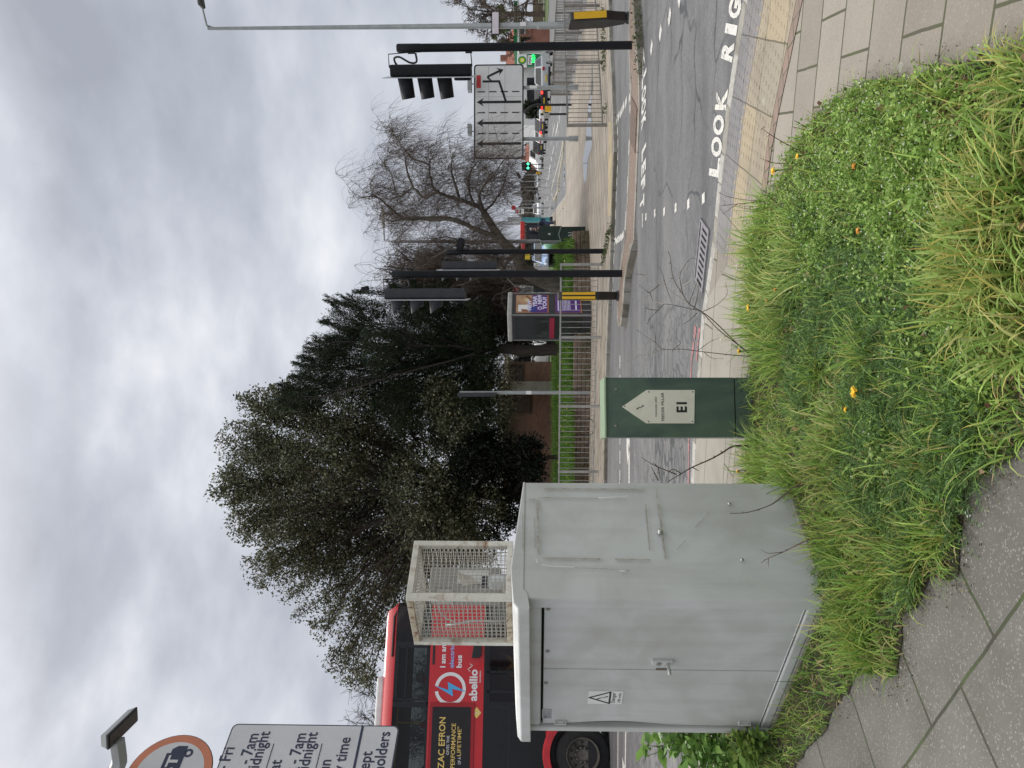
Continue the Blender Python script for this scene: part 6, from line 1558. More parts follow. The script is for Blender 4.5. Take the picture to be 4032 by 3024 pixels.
def house(label, X0, Y0, Y1, Xe, Xr, d, m, rm, wins=2):
    xa, xb = D(2050, Y0, d).x, D(2050, Y1, d).x; t = thing('house', label, 'house', (xa, d, ZR)); L_ = xb - xa; ze_, zr_ = zd(Xe, d), zd(Xr, d)
    b = MB(); b.bb(0, L_, 0, 7, 0, ze_); b.build('wall', m, t)
    b = MB(); b.add([(-.3, -.4, ze_ - .1), (L_ + .3, -.4, ze_ - .1), (L_ + .3, 7.4, ze_ - .1), (-.3, 7.4, ze_ - .1), (L_ * .2, 3.5, zr_), (L_ * .8, 3.5, zr_)], [(0, 1, 5, 4), (1, 2, 5), (2, 3, 4, 5), (3, 0, 4), (3, 2, 1, 0)]); rf = b.build('roof', rm, t)
    b = MB(); b.bb(L_ * .3, L_ * .3 + .9, 3.1, 3.9, zr_ - .5, zr_ + 1.0); b.build('chimney', M_redbrick, rf)
    for k in range(wins):
        for z in (.9, 3.2):
            if z + 1.3 > ze_: continue
            x = L_ * (k + .5) / wins; b = MB(); b.bb(x - .7, x + .7, -.05, .02, z, z + 1.2); w_ = b.build('window', M_carglass, t); b = MB(); b.bb(x - .78, x + .78, -.08, -.05, z - .1, z); b.build('sill', M_label, w_)
house('red-roofed house behind the fuel sign', 2050, 255, 90, 2034, 1988, 135, M_redbrick, M_rooft, 3)
house('brown terrace house above the queue of cars', 2050, 640, 548, 2082, 2066, 210, M_redbrick, M_rooft, 3)
house('pale terrace house above the queue of cars', 2050, 545, 470, 2080, 2064, 205, M_render, M_rooff, 3)
house('red brick house behind the hooked post', 2050, 466, 385, 2080, 2060, 170, M_redbrick, M_rooft, 2)
# brick wall pier by the fence, wooden fence, rail fence
b = MB(); p = D(2110, 150, 75); b.bb(p.x - .9, p.x + .9, 75, 75.4, -.1, zd(2092, 75)); b.bb(p.x - 1, p.x + 1, 74.9, 75.5, zd(2092, 75), zd(2090, 75)); tag(b.build('brick_wall', M_redbrick), 'short red brick wall at the petrol station edge', 'wall')
fx0, fx1 = D(2110, 150, 108).x, D(2110, -160, 108).x
t = thing('board_fence', 'long brown wooden board fence below the bare tree', 'fence', (fx0, 108, 0)); hf = zd(2098, 108)
m, tt_, bb = newmat('fence_boards'); pp_ = nobj(tt_); wv_ = node(tt_, 'ShaderNodeTexWave'); wv_.inputs['Scale'].default_value = 2.2; wv_.inputs['Distortion'].default_value = .6; tt_.links.new(pp_, wv_.inputs['Vector']); tt_.links.new(nmix(tt_, wv_.outputs['Fac'], (.20, .155, .11), (.27, .215, .155)), bb.inputs['Base Color']); bb.inputs['Roughness'].default_value = .85
b = MB(); b.bb(0, fx1 - fx0, 0, .06, .2, hf); b.build('boards', m, t)
b = MB()
for k in range(8): x = (fx1 - fx0) * k / 7; b.bb(x - .06, x + .06, -.06, 0, -.1, hf + .05)
b.build('posts', M_timber, t)
t = thing('rail_fence', 'low thin metal rail fence before the wooden boards', 'railing', (fx0 - 3, 92, 0)); b = MB()
for k in range(12): b.cyl((k * 1.6, 0, 0), (k * 1.6, 0, .95), .03, n=5)
for z in (.5, .93): b.cyl((0, 0, z), (19, 0, z), .025, n=5)
b.build('rails', M_galv, t)
sheet('grass_verge', [(38, 78), (72, 48), (110, 125), (52, 125)], -0.03, mat('far_grass', (.075, .11, .03), .95, var=.3, scale=.8))
sheet('far_path', [(32, 62), (60, 30), (68, 36), (38, 74)], -0.02, M_farpave)
# church and spire
p = D(2060, 763, 480); t = thing('church', 'distant grey church spire above the bare wood', 'church', (p.x, 480, 0))
b = MB(); b.bb(-2.5, 2.5, -2.5, 2.5, 0, zd(2068, 480)); b.build('tower', M_kerb, t); b = MB(); b.lathe([(2.6, zd(2066, 480)), (.05, zd(2011, 480))], n=8); b.build('spire', mat('grey_spire', (.22, .22, .22), .8), t)

# ================================================================== TREES
def barkmat(name, c1, c2):
    m, t, b = newmat(name); p = nobj(t)
    mp = node(t, 'ShaderNodeMapping'); mp.inputs['Scale'].default_value = (6, 6, 1.5); t.links.new(p, mp.inputs['Vector'])
    n = nnoise(t, mp.outputs[0], 2.5, 7, .65, .5)
    t.links.new(nmix(t, nmap(t, n, .4, .65, 0, 1), c1, c2), b.inputs['Base Color']); b.inputs['Roughness'].default_value = .9
    nbump(t, b, n, .6, .03); return m
M_bark = barkmat('dark_bark', (.055, .045, .035), (.028, .022, .018))
M_bark2 = barkmat('grey_birch_bark', (.15, .135, .11), (.045, .04, .033))
M_twig = mat('brown_twigs', (.098, .072, .057), .9, var=.3, scale=3)
M_twigd = mat('dark_twigs', (.05, .04, .034), .9, var=.3, scale=3)
M_leafd = colmat('evergreen_leaves', .5, .12, spec=.3)
M_needle = colmat('yew_needles', .6, .08, spec=.25)
M_leafg = colmat('fresh_leaves', .5, .25, spec=.3)
def unit(v): return v / (np.linalg.norm(v, axis=-1, keepdims=True) + 1e-9)
def leaves(C0, dirs, ln, wd, col, fold=.25):
    """rhombic leaves: base C0 (N,3), pointing along dirs, colours (N,3)"""
    N = len(C0); d = unit(dirs); r = unit(rng.normal(size=(N, 3))); s_ = unit(np.cross(d, r)); u = np.cross(s_, d)
    ln = np.broadcast_to(ln, (N,))[:, None]; wd = np.broadcast_to(wd, (N,))[:, None]
    a = C0; c = C0 + d * ln; m_ = C0 + d * ln * .45
    l = m_ + s_ * wd / 2 + u * wd * fold; r_ = m_ - s_ * wd / 2 + u * wd * fold
    V = np.stack([a, l, c, r_], 1).reshape(-1, 3); Fa = np.arange(4 * N).reshape(N, 4)
    return V, Fa, np.repeat(col, 4, 0)
def pal(N, cols, w=None, jit=.18):
    cols = np.array(cols); k = rng.choice(len(cols), N, p=w); c = cols[k]
    return np.clip(c * (1 + rng.normal(0, jit, (N, 1))), .002, 1)
def walk(a, b_, wob=.1, n=7):
    a = np.array(a, float); b_ = np.array(b_, float); t = np.linspace(0, 1, n)[:, None]
    ln = np.linalg.norm(b_ - a); o_ = np.cumsum(rng.normal(0, wob * ln / n, (n, 3)), 0); o_ -= t * o_[-1]
    return a + (b_ - a) * t + o_ + np.array([0, 0, 1]) * (np.sin(t * np.pi) * .06 * ln)
def px2(l, d, spread):
    """crown blobs given as (X, Y, r) in 2212-wide photo units"""
    out = []
    for X, Y, r in l:
        dd = d + rng.uniform(-spread, spread); p = D(X * 1.823, Y * 1.823, dd); out.append((np.array(p), r * 1.823 / F * dd))
    return out
def leafy(name, label, base, fork, blobs, nleaf, size, cols, wts, lm, bm_, trunk_r, twigs, kind='leaf', bark_m=None, clump=.16, group=None, flat=1.0):
    t = thing(name, label, 'tree', base, 0, group)
    base = np.array(base); fork = np.array(fork)
    T = Tubes(); T.add(walk(base - [0, 0, .2], fork, .08, 8), trunk_r, trunk_r * .75, 9)
    vol = np.array([r ** 2 * (.62 if c[0] < -6.0 else 1.0) for c, r in blobs]); vol = vol / vol.sum()
    Vs, Fs, Cs, n0 = [], [], [], 0
    for (c, r), w_ in zip(blobs, vol):
        st = fork + (c - fork) * rng.uniform(.0, .12)
        limb = walk(st, c, .16, 8); T.add(limb, trunk_r * .2, .014, 5)
        nt_ = max(4, int(twigs * w_)); tips = []
        for k in range(nt_):
            d = unit(rng.normal(size=3) * [1, 1, .85]); s0 = limb[rng.integers(3, 8)]; e_ = c + d * r * rng.uniform(.55, 1.08) * [1, 1, flat]
            tw = walk(s0, e_, .18, 5); T.add(tw, .008 + .007 * rng.random(), .003, 3); tips.append(tw)
        nl = int(nleaf * w_)
        # leaves gather in clumps strung along the twigs
        tw = np.array(tips); k = rng.integers(0, len(tw), nl); seg = rng.beta(2.4, 1.0, nl) * 4; i = np.minimum(seg.astype(int), 3); f = (seg - i)[:, None]
        P = tw[k, i] * (1 - f) + tw[k, i + 1] * f
        along = unit(tw[k, 4] - tw[k, 2])
        P = P + np.clip(rng.normal(0, clump * .72, (nl, 3)), -clump * 1.3, clump * 1.3) * (.4 + rng.random((nl, 1)))
        if kind == 'needle': dr_ = along * 1.2 + rng.normal(0, .55, (nl, 3)) + [0, 0, -.1]
        else: dr_ = rng.normal(size=(nl, 3)) + along * .5 + [0, 0, -.15]
        sz_ = size * rng.uniform(.6, 1.3, nl)
        inn = rng.random(nl) < .26; g_ = rng.normal(size=(inn.sum(), 3)); g_ *= np.minimum(1, 1.55 / (np.linalg.norm(g_, axis=1, keepdims=True) + 1e-6)); P[inn] = c + g_ * r * .52
        col = pal(nl, cols, wts)
        V, Fa, cc = leaves(P, dr_, sz_, sz_ * (.52 if kind == 'leaf' else .2), col)
        Vs.append(V); Fs.append(Fa + n0); Cs.append(cc); n0 += len(V)
    T.V = [v - base for v in T.V]
    T.build('trunk', bm_, t)
    npmesh('crown', np.concatenate(Vs) - base, np.concatenate(Fs), lm, t, np.concatenate(Cs))
    return t
# --- big evergreen oak
B1 = [(560, 880, 55), (520, 960, 65), (600, 960, 80), (500, 1050, 55), (560, 1050, 90), (620, 1090, 100), (540, 1130, 60), (700, 990, 110), (790, 1080, 130), (700, 1150, 110), (620, 1190, 75), (565, 1230, 50), (840, 960, 100), (920, 1050, 120), (950, 1150, 90), (870, 1190, 110), (780, 1230, 95), (690, 1250, 65), (620, 1275, 35), (735, 1310, 65), (830, 1310, 80), (700, 1365, 38), (780, 1390, 60), (745, 1440, 42), (850, 1390, 50), (1030, 990, 60), (1040, 1090, 60), (985, 1130, 70), (960, 910, 80), (740, 890, 80), (860, 870, 70), (660, 890, 50), (1000, 1180, 60), (790, 1460, 30), (900, 1270, 70), (1060, 870, 50), (1066, 925, 42), (1048, 800, 50), (1070, 965, 36), (1050, 840, 55), (600, 865, 42), (565, 885, 30), (640, 860, 50), (1040, 1175, 52), (1040, 1235, 48), (965, 1260, 55), (900, 1320, 50), (1000, 1290, 40), (800, 1478, 26), (760, 1475, 20), (715, 1432, 24), (648, 1328, 22), (985, 895, 58), (955, 845, 52), (1005, 850, 48), (1020, 930, 40)]
bl = px2(B1, 25.5, 2.2)
gb = G(2290, 1960, .4); gb = Vector((D(2200, 1960, 25.5).x, 25.5, .3))
leafy('evergreen_tree', 'huge dark evergreen tree with small leaves towering behind the cabinet and bus', gb, gb + Vector((.3, 0, 3.6)), bl, 185000, .10,
      [(.050, .058, .027), (.092, .102, .050), (.15, .158, .09), (.25, .26, .17), (.11, .09, .055)], [.30, .30, .2, .12, .08], M_leafd, M_bark, .26, 1500)
# --- yew with pointed sprays
B2 = [(760, 700, 40), (800, 690, 48), (760, 750, 55), (860, 720, 75), (720, 800, 60), (820, 810, 85), (930, 700, 85), (900, 800, 95), (1000, 720, 75), (1000, 820, 85), (660, 800, 34), (690, 745, 34), (1040, 760, 60), (780, 870, 75), (690, 860, 48), (860, 880, 70), (950, 640, 50), (1020, 650, 45), (930, 880, 70), (1030, 880, 50), (720, 690, 24), (640, 815, 20), (860, 640, 40), (1030, 700, 60), (640, 850, 38), (690, 830, 50), (600, 875, 28), (715, 745, 34), (745, 695, 28), (820, 750, 60), (960, 760, 80), (900, 660, 50)]
bl = px2(B2, 23.8, 1.3)
gb = Vector((D(2200, 1385, 23.8).x, 23.8, .3))
ty = leafy('yew_tree', 'dark green yew tree with ragged pointed sprays right of the big evergreen', gb, gb + Vector((.1, 0, 2.2)), bl, 190000, .085,
      [(.012, .023, .010), (.020, .038, .015), (.034, .056, .022), (.07, .085, .04)], [.4, .35, .2, .05], M_needle, M_bark, .2, 1100, kind='needle', clump=.11, flat=.8)
# pointed sprays along its skyline
Vs, Fs, Cs, n0 = [], [], [], 0; T = Tubes()
for X, Y, X0, Y0 in [(708, 642, 790, 668), (735, 650, 810, 680), (722, 662, 800, 700), (682, 738, 760, 760), (668, 745, 740, 770), (695, 728, 770, 740), (640, 790, 720, 800), (632, 810, 700, 820), (650, 775, 740, 790), (745, 635, 830, 660), (770, 628, 850, 640), (850, 610, 900, 650), (600, 830, 690, 845), (890, 600, 940, 640), (690, 700, 770, 720), (655, 760, 730, 775)]:
    for q_ in range(3):
        dd = 23.8 + rng.uniform(-.7, .7); a = np.array(D((X0 + rng.normal(0, 8)) * 1.823, (Y0 + rng.normal(0, 8)) * 1.823, dd)); c = np.array(D((X + rng.normal(0, 7)) * 1.823, (Y + rng.normal(0, 7)) * 1.823, dd + rng.uniform(-.2, .2)))
        tw = walk(a, c, .1, 6); T.add(tw - np.array(gb), .012, .003, 3); n_ = 420; f = rng.random(n_) ** .8 * 5; i = np.minimum(f.astype(int), 4); f = (f - i)[:, None]
        P = tw[i] * (1 - f) + tw[i + 1] * f; al = unit(c - a); P = P + rng.normal(0, .055, (n_, 3)) * (1.3 - (i[:, None] / 5)); sz_ = .085 * rng.uniform(.6, 1.2, n_)
        V, Fa, cc = leaves(P, al * 1.0 + rng.normal(0, .6, (n_, 3)), sz_, sz_ * .22, pal(n_, [(.012, .022, .010), (.02, .036, .014), (.03, .05, .02)], [.4, .4, .2])); Vs.append(V - np.array(gb)); Fs.append(Fa + n0); Cs.append(cc); n0 += len(V)
npmesh('crown_sprays', np.concatenate(Vs), np.concatenate(Fs), M_needle, ty, np.concatenate(Cs)); T.build('crown_twigs', M_twigd, ty)
def bush(name, label, blobs, base, n_, size, cols, w_, lm=M_leafd, tw=200, cat='bush'):
    t = leafy(name, label, base, base + Vector((0, 0, .6)), blobs, n_, size, cols, w_, lm, M_bark, .09, tw); t['category'] = cat; return t
gb = Vector((D(2200, 1800, 24.5).x, 24.5, .4))
bush('laurel_bush', 'almost black evergreen bush below the big tree, hiding half the brick wall', px2([(1010, 985, 45), (1060, 1000, 55), (1110, 985, 50), (1090, 1030, 50), (1140, 1000, 40), (1150, 960, 30), (1040, 950, 40), (1150, 1040, 28), (1000, 1050, 40), (1095, 1100, 34), (1075, 1140, 38), (1110, 1130, 26)], 24.5, .9), gb, 16000, .11, [(.010, .014, .009), (.018, .026, .014), (.03, .04, .02)], [.5, .35, .15])
gb = Vector((D(2200, 1350, 26).x, 26, .4))
bush('dark_shrub', 'dark rounded shrub standing beside the phone box on the bank', px2([(1090, 720, 36), (1120, 735, 38), (1130, 760, 22), (1100, 700, 30), (1060, 700, 40), (1060, 660, 40)], 25.5, .6), gb, 9000, .09, [(.008, .014, .008), (.016, .026, .012)], [.6, .4])
# dark shrub behind the hooked post, hedge line further back
gb = G(2140, 425, 0); gb = Vector((D(2100, 425, 70).x, 70, 0)); bush('round_shrub', 'dark round shrub beneath the right edge of the lane sign', px2([(1140, 238, 10), (1150, 232, 9), (1138, 228, 8), (1152, 244, 8)], 70, .5), gb, 1500, .3, [(.012, .02, .01), (.025, .04, .015)], [.5, .5], tw=30)
gb = Vector((D(2100, 985, 58).x, 58, .2)); bush('hedge_bush', 'dark green bush beyond the pale blue car', px2([(1125, 540, 12), (1128, 556, 13), (1140, 548, 12), (1122, 572, 10), (1140, 570, 12), (1135, 525, 10)], 58, .8), gb, 2600, .22, [(.018, .03, .012), (.03, .05, .018)], [.5, .5], tw=40)
# --- weeping birch, bare
def zb(x, y): return (1400 + x * .678, y * .678)
tb_ = thing('birch_tree', 'bare weeping birch leaning right over the bank with fine hanging twigs', 'tree', (D(2215, 1139, 22).x, 22, .5)); b0 = np.array(tb_.location)
def bp(l, d0=22, dd=0.0): return [np.array(D(*zb(x, y), d0 + dd * k / max(1, len(l) - 1))) for k, (x, y) in enumerate(l)]
T = Tubes()
trunk = [np.array(D(2225, 1142, 22)), np.array(D(2120, 1095, 22)), np.array(D(2060, 1060, 22))] + bp([(930, 1480), (840, 1385), (745, 1235)])
T.add(smoothpath(trunk, 6) - b0, .25, .10, 10)
limbs = [([(745, 1235), (690, 1185), (600, 1150), (480, 1110), (440, 1050), (430, 950), (480, 890)], .11, .8), ([(860, 1395), (700, 1330), (560, 1270), (420, 1262), (300, 1265), (230, 1200), (150, 1140), (60, 1140)], .12, -.8), ([(480, 1110), (400, 1150), (330, 1085), (250, 1130), (215, 1000), (160, 950)], .07, 1.0), ([(745, 1235), (715, 1130), (760, 1040), (790, 1000), (870, 880)], .08, -1.0), ([(560, 1270), (440, 1275), (320, 1262), (215, 1290), (120, 1250)], .07, .6), ([(860, 1395), (780, 1400), (650, 1410), (520, 1370), (430, 1390)], .08, 1.2), ([(600, 1150), (560, 1000), (575, 900)], .06, -.6), ([(690, 1185), (640, 1080), (655, 980), (710, 900)], .06, .8), ([(930, 1480), (860, 1500), (760, 1490), (640, 1460)], .07, -1.0), ([(330, 1085), (280, 950), (310, 870)], .05, -.5), ([(430, 950), (330, 900), (250, 800), (230, 740)], .045, .5), ([(745, 1235), (820, 1150), (860, 1060), (880, 950)], .05, .6), ([(930, 1480), (840, 1540), (700, 1600), (600, 1640)], .09, .8), ([(840, 1540), (900, 1640), (960, 1720)], .06, -.4), ([(620, 1400), (500, 1480), (420, 1540), (380, 1580)], .06, .6)]
tips = []
for l, r, dd in limbs:
    P = smoothpath(bp(l, 22, dd * 1.6), 5); P += np.cumsum(rng.normal(0, .012, P.shape), 0); T.add(P - b0, r * .72, .009, 6)
    for k in range(4, len(P), 1):
        for q_ in range(2):
            d = unit(rng.normal(size=3) * [1, 1.0, .8] + [.15, 0, .05]); e_ = P[k] + d * rng.uniform(.4, 1.2)
            w_ = walk(P[k], e_, .25, 5); T.add(w_ - b0, .007, .003, 4); tips.append(w_)
T.build('trunk', M_bark2, tb_)
def hang(tips, n_, lmin, lmax, wind, r=.0055):
    T = Tubes()
    for k in range(n_):
        w_ = tips[rng.integers(len(tips))]; p = w_[rng.integers(1, 5)].copy(); ln = rng.uniform(lmin, lmax) * (.5 if rng.random() < .4 else 1)
        v = unit(rng.normal(size=3) * [1, 1, .6] + [.3 * wind, 0, -.12]); pts = [p]; st = ln / 6; drp = rng.uniform(.28, .5)
        for j in range(6):
            v = unit(v + np.array([wind * .12, 0, -drp]) + rng.normal(0, .10, 3)); p = p + v * st; pts.append(p)
        T.add(np.array(pts) - b0, r, r * .55, 3)
    return T
hang(tips, 11000, .3, 1.15, .5, .0030).build('crown', M_twig, tb_)
# reddish-brown thicket of another bare birch just behind the signals
t2 = thing('bare_tree', 'dense brown leafless tree with drooping twigs behind the middle signals', 'tree', (D(2200, 1120, 25).x, 25, .4)); b0 = np.array(t2.location)
T = Tubes(); T.add(walk([0, 0, -.2], [.15, 0, 2.0], .05), .17, .13, 8); tips = []
for X, Y, r in [(1530, 1120, 60), (1600, 1090, 90), (1640, 1170, 80), (1720, 1080, 110), (1750, 1190, 100), (1850, 1120, 120), (1880, 1230, 90), (1950, 1170, 90), (1690, 1010, 80), (1830, 1030, 80), (1930, 1060, 80), (1990, 1280, 60), (1560, 1040, 60)]:
    for q_ in range(11):
        c = np.array(D(X + rng.normal(0, r * .6), Y + rng.normal(0, r * .6), 25 + rng.uniform(-.9, .9))); P = walk(np.array(t2.location) + [.1, 0, 1.7], c, .12, 8); T.add(P - b0, .03, .010, 4)
        for z in range(3): w_ = walk(P[rng.integers(4, 8)], P[-1] + rng.normal(0, .4, 3), .2, 5); T.add(w_ - b0, .012, .006, 3); tips.append(w_)
T.build('trunk', M_twigd, t2); hang(tips, 7000, .4, 1.3, .1, .0046).build('crown', M_twig, t2)
# tangle of creeper stems in front of the brick building
b0 = np.array((0, 0, 0)); t3 = thing('bare_creeper', 'tangle of pale bare creeper stems hanging along the brick roof edge', 'creeper', (D(2000, 1500, 27).x, 27, 2.3)); b0 = np.array(t3.location); T = Tubes()
for k in range(230):
    X = rng.uniform(1955, 2010); Y = rng.uniform(1350, 1700); a = np.array(D(X, Y, 27 + rng.uniform(-.6, .6))); v = unit(rng.normal(size=3) * [1, .4, .5]); pts = [a]
    for j in range(7): v = unit(v + rng.normal(0, .35, 3) + [0, 0, -.10]); a = a + v * .13; pts.append(a)
    T.add(np.array(pts) - b0, .010, .006, 4)
T.build('stems', mat('pale_dead_stems', (.17, .145, .10), .9, var=.3), t3)
def baretree(label, base, h, spread, n_, m, r0=.16, fine=.012, seed=1, lean=0.0):
    t = thing('bare_tree', label, 'tree', base); T = Tubes(); Tw = Tubes()
    def grow(p, v, ln, r, lev):
        P = walk(p, p + v * ln, .14, 6); (T if lev < 3 else Tw).add(P, r, r * .6, 6 if lev < 2 else 3)
        if lev >= 5 or r < fine * .4: return
        for k in range(3 if lev < 4 else 4):
            q_ = P[rng.integers(2, 6)]; nv = unit(v + rng.normal(0, spread, 3) + [lean * .1, 0, .12]); grow(q_, nv, ln * rng.uniform(.55, .85), max(fine * .5, r * .55), lev + 1)
    grow(np.array([0, 0, -.2]), np.array([lean * .1, 0, 1.0]), h * .36, r0, 0); 
    ends = list(Tw.V)
    for V_ in ends:
        for z in range(3):
            p = V_[rng.integers(0, len(V_))]; v = unit(rng.normal(size=3) * [1, 1, .8] + [0, 0, .35]); Tw.add(walk(p, p + v * h * rng.uniform(.03, .07), .2, 4), fine * .6, fine * .35, 3)
    T.build('trunk', m, t); Tw.build('crown', m, t); return t
p = D(2130, 55, 105); baretree('large bare tree with yellowish tips behind the wooden board fence', (p.x, 105, 0), 13.5, .6, 3, M_twig, .4, .05, lean=.5)
p = D(2130, 150, 118); baretree('lower bare tree leaning towards the fuel sign', (p.x, 118, 0), 10, .65, 3, M_twig, .35, .05)
p = D(2130, -60, 98); baretree('bare tree at the right edge above the board fence', (p.x, 98, 0), 12.5, .6, 3, M_twig, .35, .05)
p = D(2130, 2905, 34); baretree('bare tree with upright twigs above the roof of the near bus', (p.x, 34, 0), 11.2, .42, 3, M_twigd, .15, .016)
p = D(2130, 2800, 36); baretree('smaller bare tree above the bus roof pod', (p.x, 36, 0), 10.2, .42, 3, M_twigd, .13, .016)
# hedge line and low yellow-green shrubs beneath the right-hand trees
gb = Vector((D(2100, 95, 104).x, 104, 0)); bush('shrub', 'yellow-green shrub in front of the board fence trees', px2([(1085, 40, 12), (1090, 60, 10), (1080, 20, 12), (1070, 75, 10)], 112, 1), gb, 1600, .35, [(.12, .13, .02), (.05, .07, .02)], [.5, .5], tw=40)
# far woods
P = []
for k in range(9000):
    Y = rng.uniform(420, 1000); d = rng.uniform(330, 420); top = 2064 + 10 * math.sin(Y * .021) + 7 * math.sin(Y * .057 + 1) + (14 if Y < 640 else 0) - (6 if 690 < Y < 745 else 0); X = 2118 - (2118 - top) * rng.random() ** .7
    P.append(D(X, Y, d))
P = np.array(P); V, Fa, cc = leaves(P, rng.normal(size=P.shape) + [0, 0, .6], rng.uniform(1.0, 2.4, len(P)), rng.uniform(.5, 1.1, len(P)), pal(len(P), [(.105, .092, .075), (.075, .068, .055), (.06, .065, .045)], [.5, .3, .2]))
tag(npmesh('distant_woods', V, Fa, colmat('distant_wood_foliage', .9), None, cc), kind='stuff')
P = []
for k in range(5000):
    Y = rng.uniform(1080, 2200); d = rng.uniform(70, 110); X = 2130 - 55 * rng.random() ** .8 * (1 + .4 * math.sin(Y * .03)); P.append(D(X, Y, d))
P = np.array(P); V, Fa, cc = leaves(P, rng.normal(size=P.shape) + [0, 0, .5], rng.uniform(.4, .9, len(P)), rng.uniform(.2, .4, len(P)), pal(len(P), [(.05, .055, .03), (.035, .04, .022), (.09, .08, .06)], [.4, .4, .2]))
tag(npmesh('far_hedge', V, Fa, MATS['distant_wood_foliage'], None, cc), kind='stuff')

# ================================================================== BANK BEHIND THE FAR PAVEMENT
M_bank = mat('bank_soil_grass', (.045, .075, .018), .95, var=.35, scale=2, bump=.4, bscale=20)
WLl = [D(2290, 915, 20.0), D(2290, 1130, 19.4), D(2290, 1420, 19.3), D(2290, 1900, 20.2), D(2290, 2300, 21.5)]
WLl = [Vector((p.x, p.y, 0)) for p in WLl]
b = MB(); A = [Vector((p.x, p.y + .18, .40)) for p in WLl]; Bk = [Vector((p.x * 1.25 + (0 if p.x < 1 else .3), 29, .62)) for p in WLl]; Ck = [Vector((p.x * 1.6 + (0 if p.x < 1 else 3.5), 60, .30)) for p in WLl]
n = len(A); b.add(A + Bk + Ck, [(i, i + 1, n + i + 1, n + i) for i in range(n - 1)] + [(n + i, n + i + 1, 2 * n + i + 1, 2 * n + i) for i in range(n - 1)])
struct(b.build('grass_bank', M_bank))
# low wall of rough stacked stone strips
M_dry = mat('brown_walling_stone', (.155, .118, .088), .9, var=.35, scale=8, bump=.5, bscale=25)
t = thing('low_wall', 'low rough brown retaining wall along the foot of the grass bank', 'wall', WLl[0])
b = MB()
for i in range(n - 1):
    a, c = WLl[i], WLl[i + 1]; ln = (c - a).length; ang = math.atan2(c.y - a.y, c.x - a.x); m_ = 0.0
    for row in range(4):
        x = 0.0
        while x < ln:
            w_ = min(R.uniform(.35, .9), ln - x + .05); q = a + (c - a) * ((x + w_ / 2) / ln) - WLl[0]; b.box((q.x, q.y + R.uniform(-.02, .02) + row * .02, .055 + row * .105), (w_ - .012, .20, .098), rz=ang + R.uniform(-.02, .02)); x += w_
b.build('stones', M_dry, t, bevel=.012)
def blades(P, ln, wd, lean, col0, col1, seg=4, curl=.9, stiff=None):
    """arched grass blades: P (N,3) roots, lean (N,2) horizontal lean vectors; tip colours col1"""
    N = len(P); ln = np.broadcast_to(ln, (N,)); wd = np.broadcast_to(wd, (N,))
    h = np.linalg.norm(lean, axis=1, keepdims=True) + 1e-6; dirh = np.concatenate([lean / h, np.zeros((N, 1))], 1)
    s_ = np.stack([-dirh[:, 1], dirh[:, 0], np.zeros(N)], 1); tw = rng.normal(0, .5, (N, 1)); s_ = unit(s_ + dirh * tw)
    p = P.copy(); th = np.arctan(h[:, 0]) * .55; V = []; C_ = []
    for k in range(seg + 1):
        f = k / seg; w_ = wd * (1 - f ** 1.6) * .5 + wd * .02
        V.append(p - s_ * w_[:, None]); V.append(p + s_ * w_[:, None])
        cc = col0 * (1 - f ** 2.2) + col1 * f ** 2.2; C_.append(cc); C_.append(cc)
        if k < seg:
            d = dirh * np.sin(th)[:, None] + np.array([0, 0, 1.0]) * np.cos(th)[:, None]
            p = p + d * (ln / seg)[:, None]; th = th + curl * h[:, 0] * 1.6 / seg
    V = np.stack(V, 1).reshape(-1, 3); C_ = np.stack(C_, 1).reshape(-1, 3); m_ = 2 * (seg + 1)
    base = (np.arange(N) * m_)[:, None]; Fa = np.concatenate([base + np.array([[2 * k, 2 * k + 1, 2 * k + 3, 2 * k + 2]]) for k in range(seg)], 0)
    return V, Fa, C_
def hillz(x, y): return np.clip((y - 19.6) / 9.4, 0, 1) * .22 + .40
N = 42000; bx = rng.uniform(-9, 6.5, N); by = 19.5 + rng.random(N) ** 1.3 * 9; ok_ = bx < 3.75 + (by - 20) * .17; bx = bx[ok_]; by = by[ok_]; N = len(bx); P = np.stack([bx, by, hillz(bx, by) - .02], 1)
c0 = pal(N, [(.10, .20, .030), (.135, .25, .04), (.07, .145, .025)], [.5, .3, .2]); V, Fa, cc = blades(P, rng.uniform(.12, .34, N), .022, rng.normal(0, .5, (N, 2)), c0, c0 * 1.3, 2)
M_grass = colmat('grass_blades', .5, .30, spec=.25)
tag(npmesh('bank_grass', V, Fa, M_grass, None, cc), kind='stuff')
# weeds along the wall foot and mossy kerb edges
P = []
for k in range(2600):
    i = rng.integers(0, n - 1); f = rng.random(); q = WLl[i].lerp(WLl[i + 1], f); cl_ = math.sin(q.x * 2.1) + math.sin(q.x * 5.3 + 1)
    if cl_ < .2: continue
    P.append((q.x, q.y - .08 - rng.random() * .2, rng.random() * .26))
for k in range(330):
    f = rng.random(); a, c = gA, G(2404, 905, 0); q = a.lerp(c, f); P.append((q.x + rng.normal(0, .04), q.y - .25 + rng.normal(0, .09), rng.random() * .06))
for k in range(700):
    f = rng.random(); a, c = G(2386, 470, 0), G(2376, -60, 0); q = a.lerp(c, f)
    if math.sin(q.x * 3) > -.5: P.append((q.x, q.y - .2 + rng.normal(0, .10), rng.random() * .07))
for k in range(160):
    f = rng.random(); i = rng.integers(2, 5); q = near_[i].lerp(near_[i + 1], f); P.append((q.x, q.y + rng.normal(0, .05) - .04, -.05 + rng.random() * .12))
P = np.array(P); V, Fa, cc = leaves(P, rng.normal(size=P.shape) + [0, 0, .4], rng.uniform(.02, .06, len(P)), rng.uniform(.012, .035, len(P)), pal(len(P), [(.05, .085, .022), (.08, .11, .03), (.10, .09, .035)], [.5, .3, .2]))
tag(npmesh('kerbside_weeds', V, Fa, M_leafg, None, cc), kind='stuff')
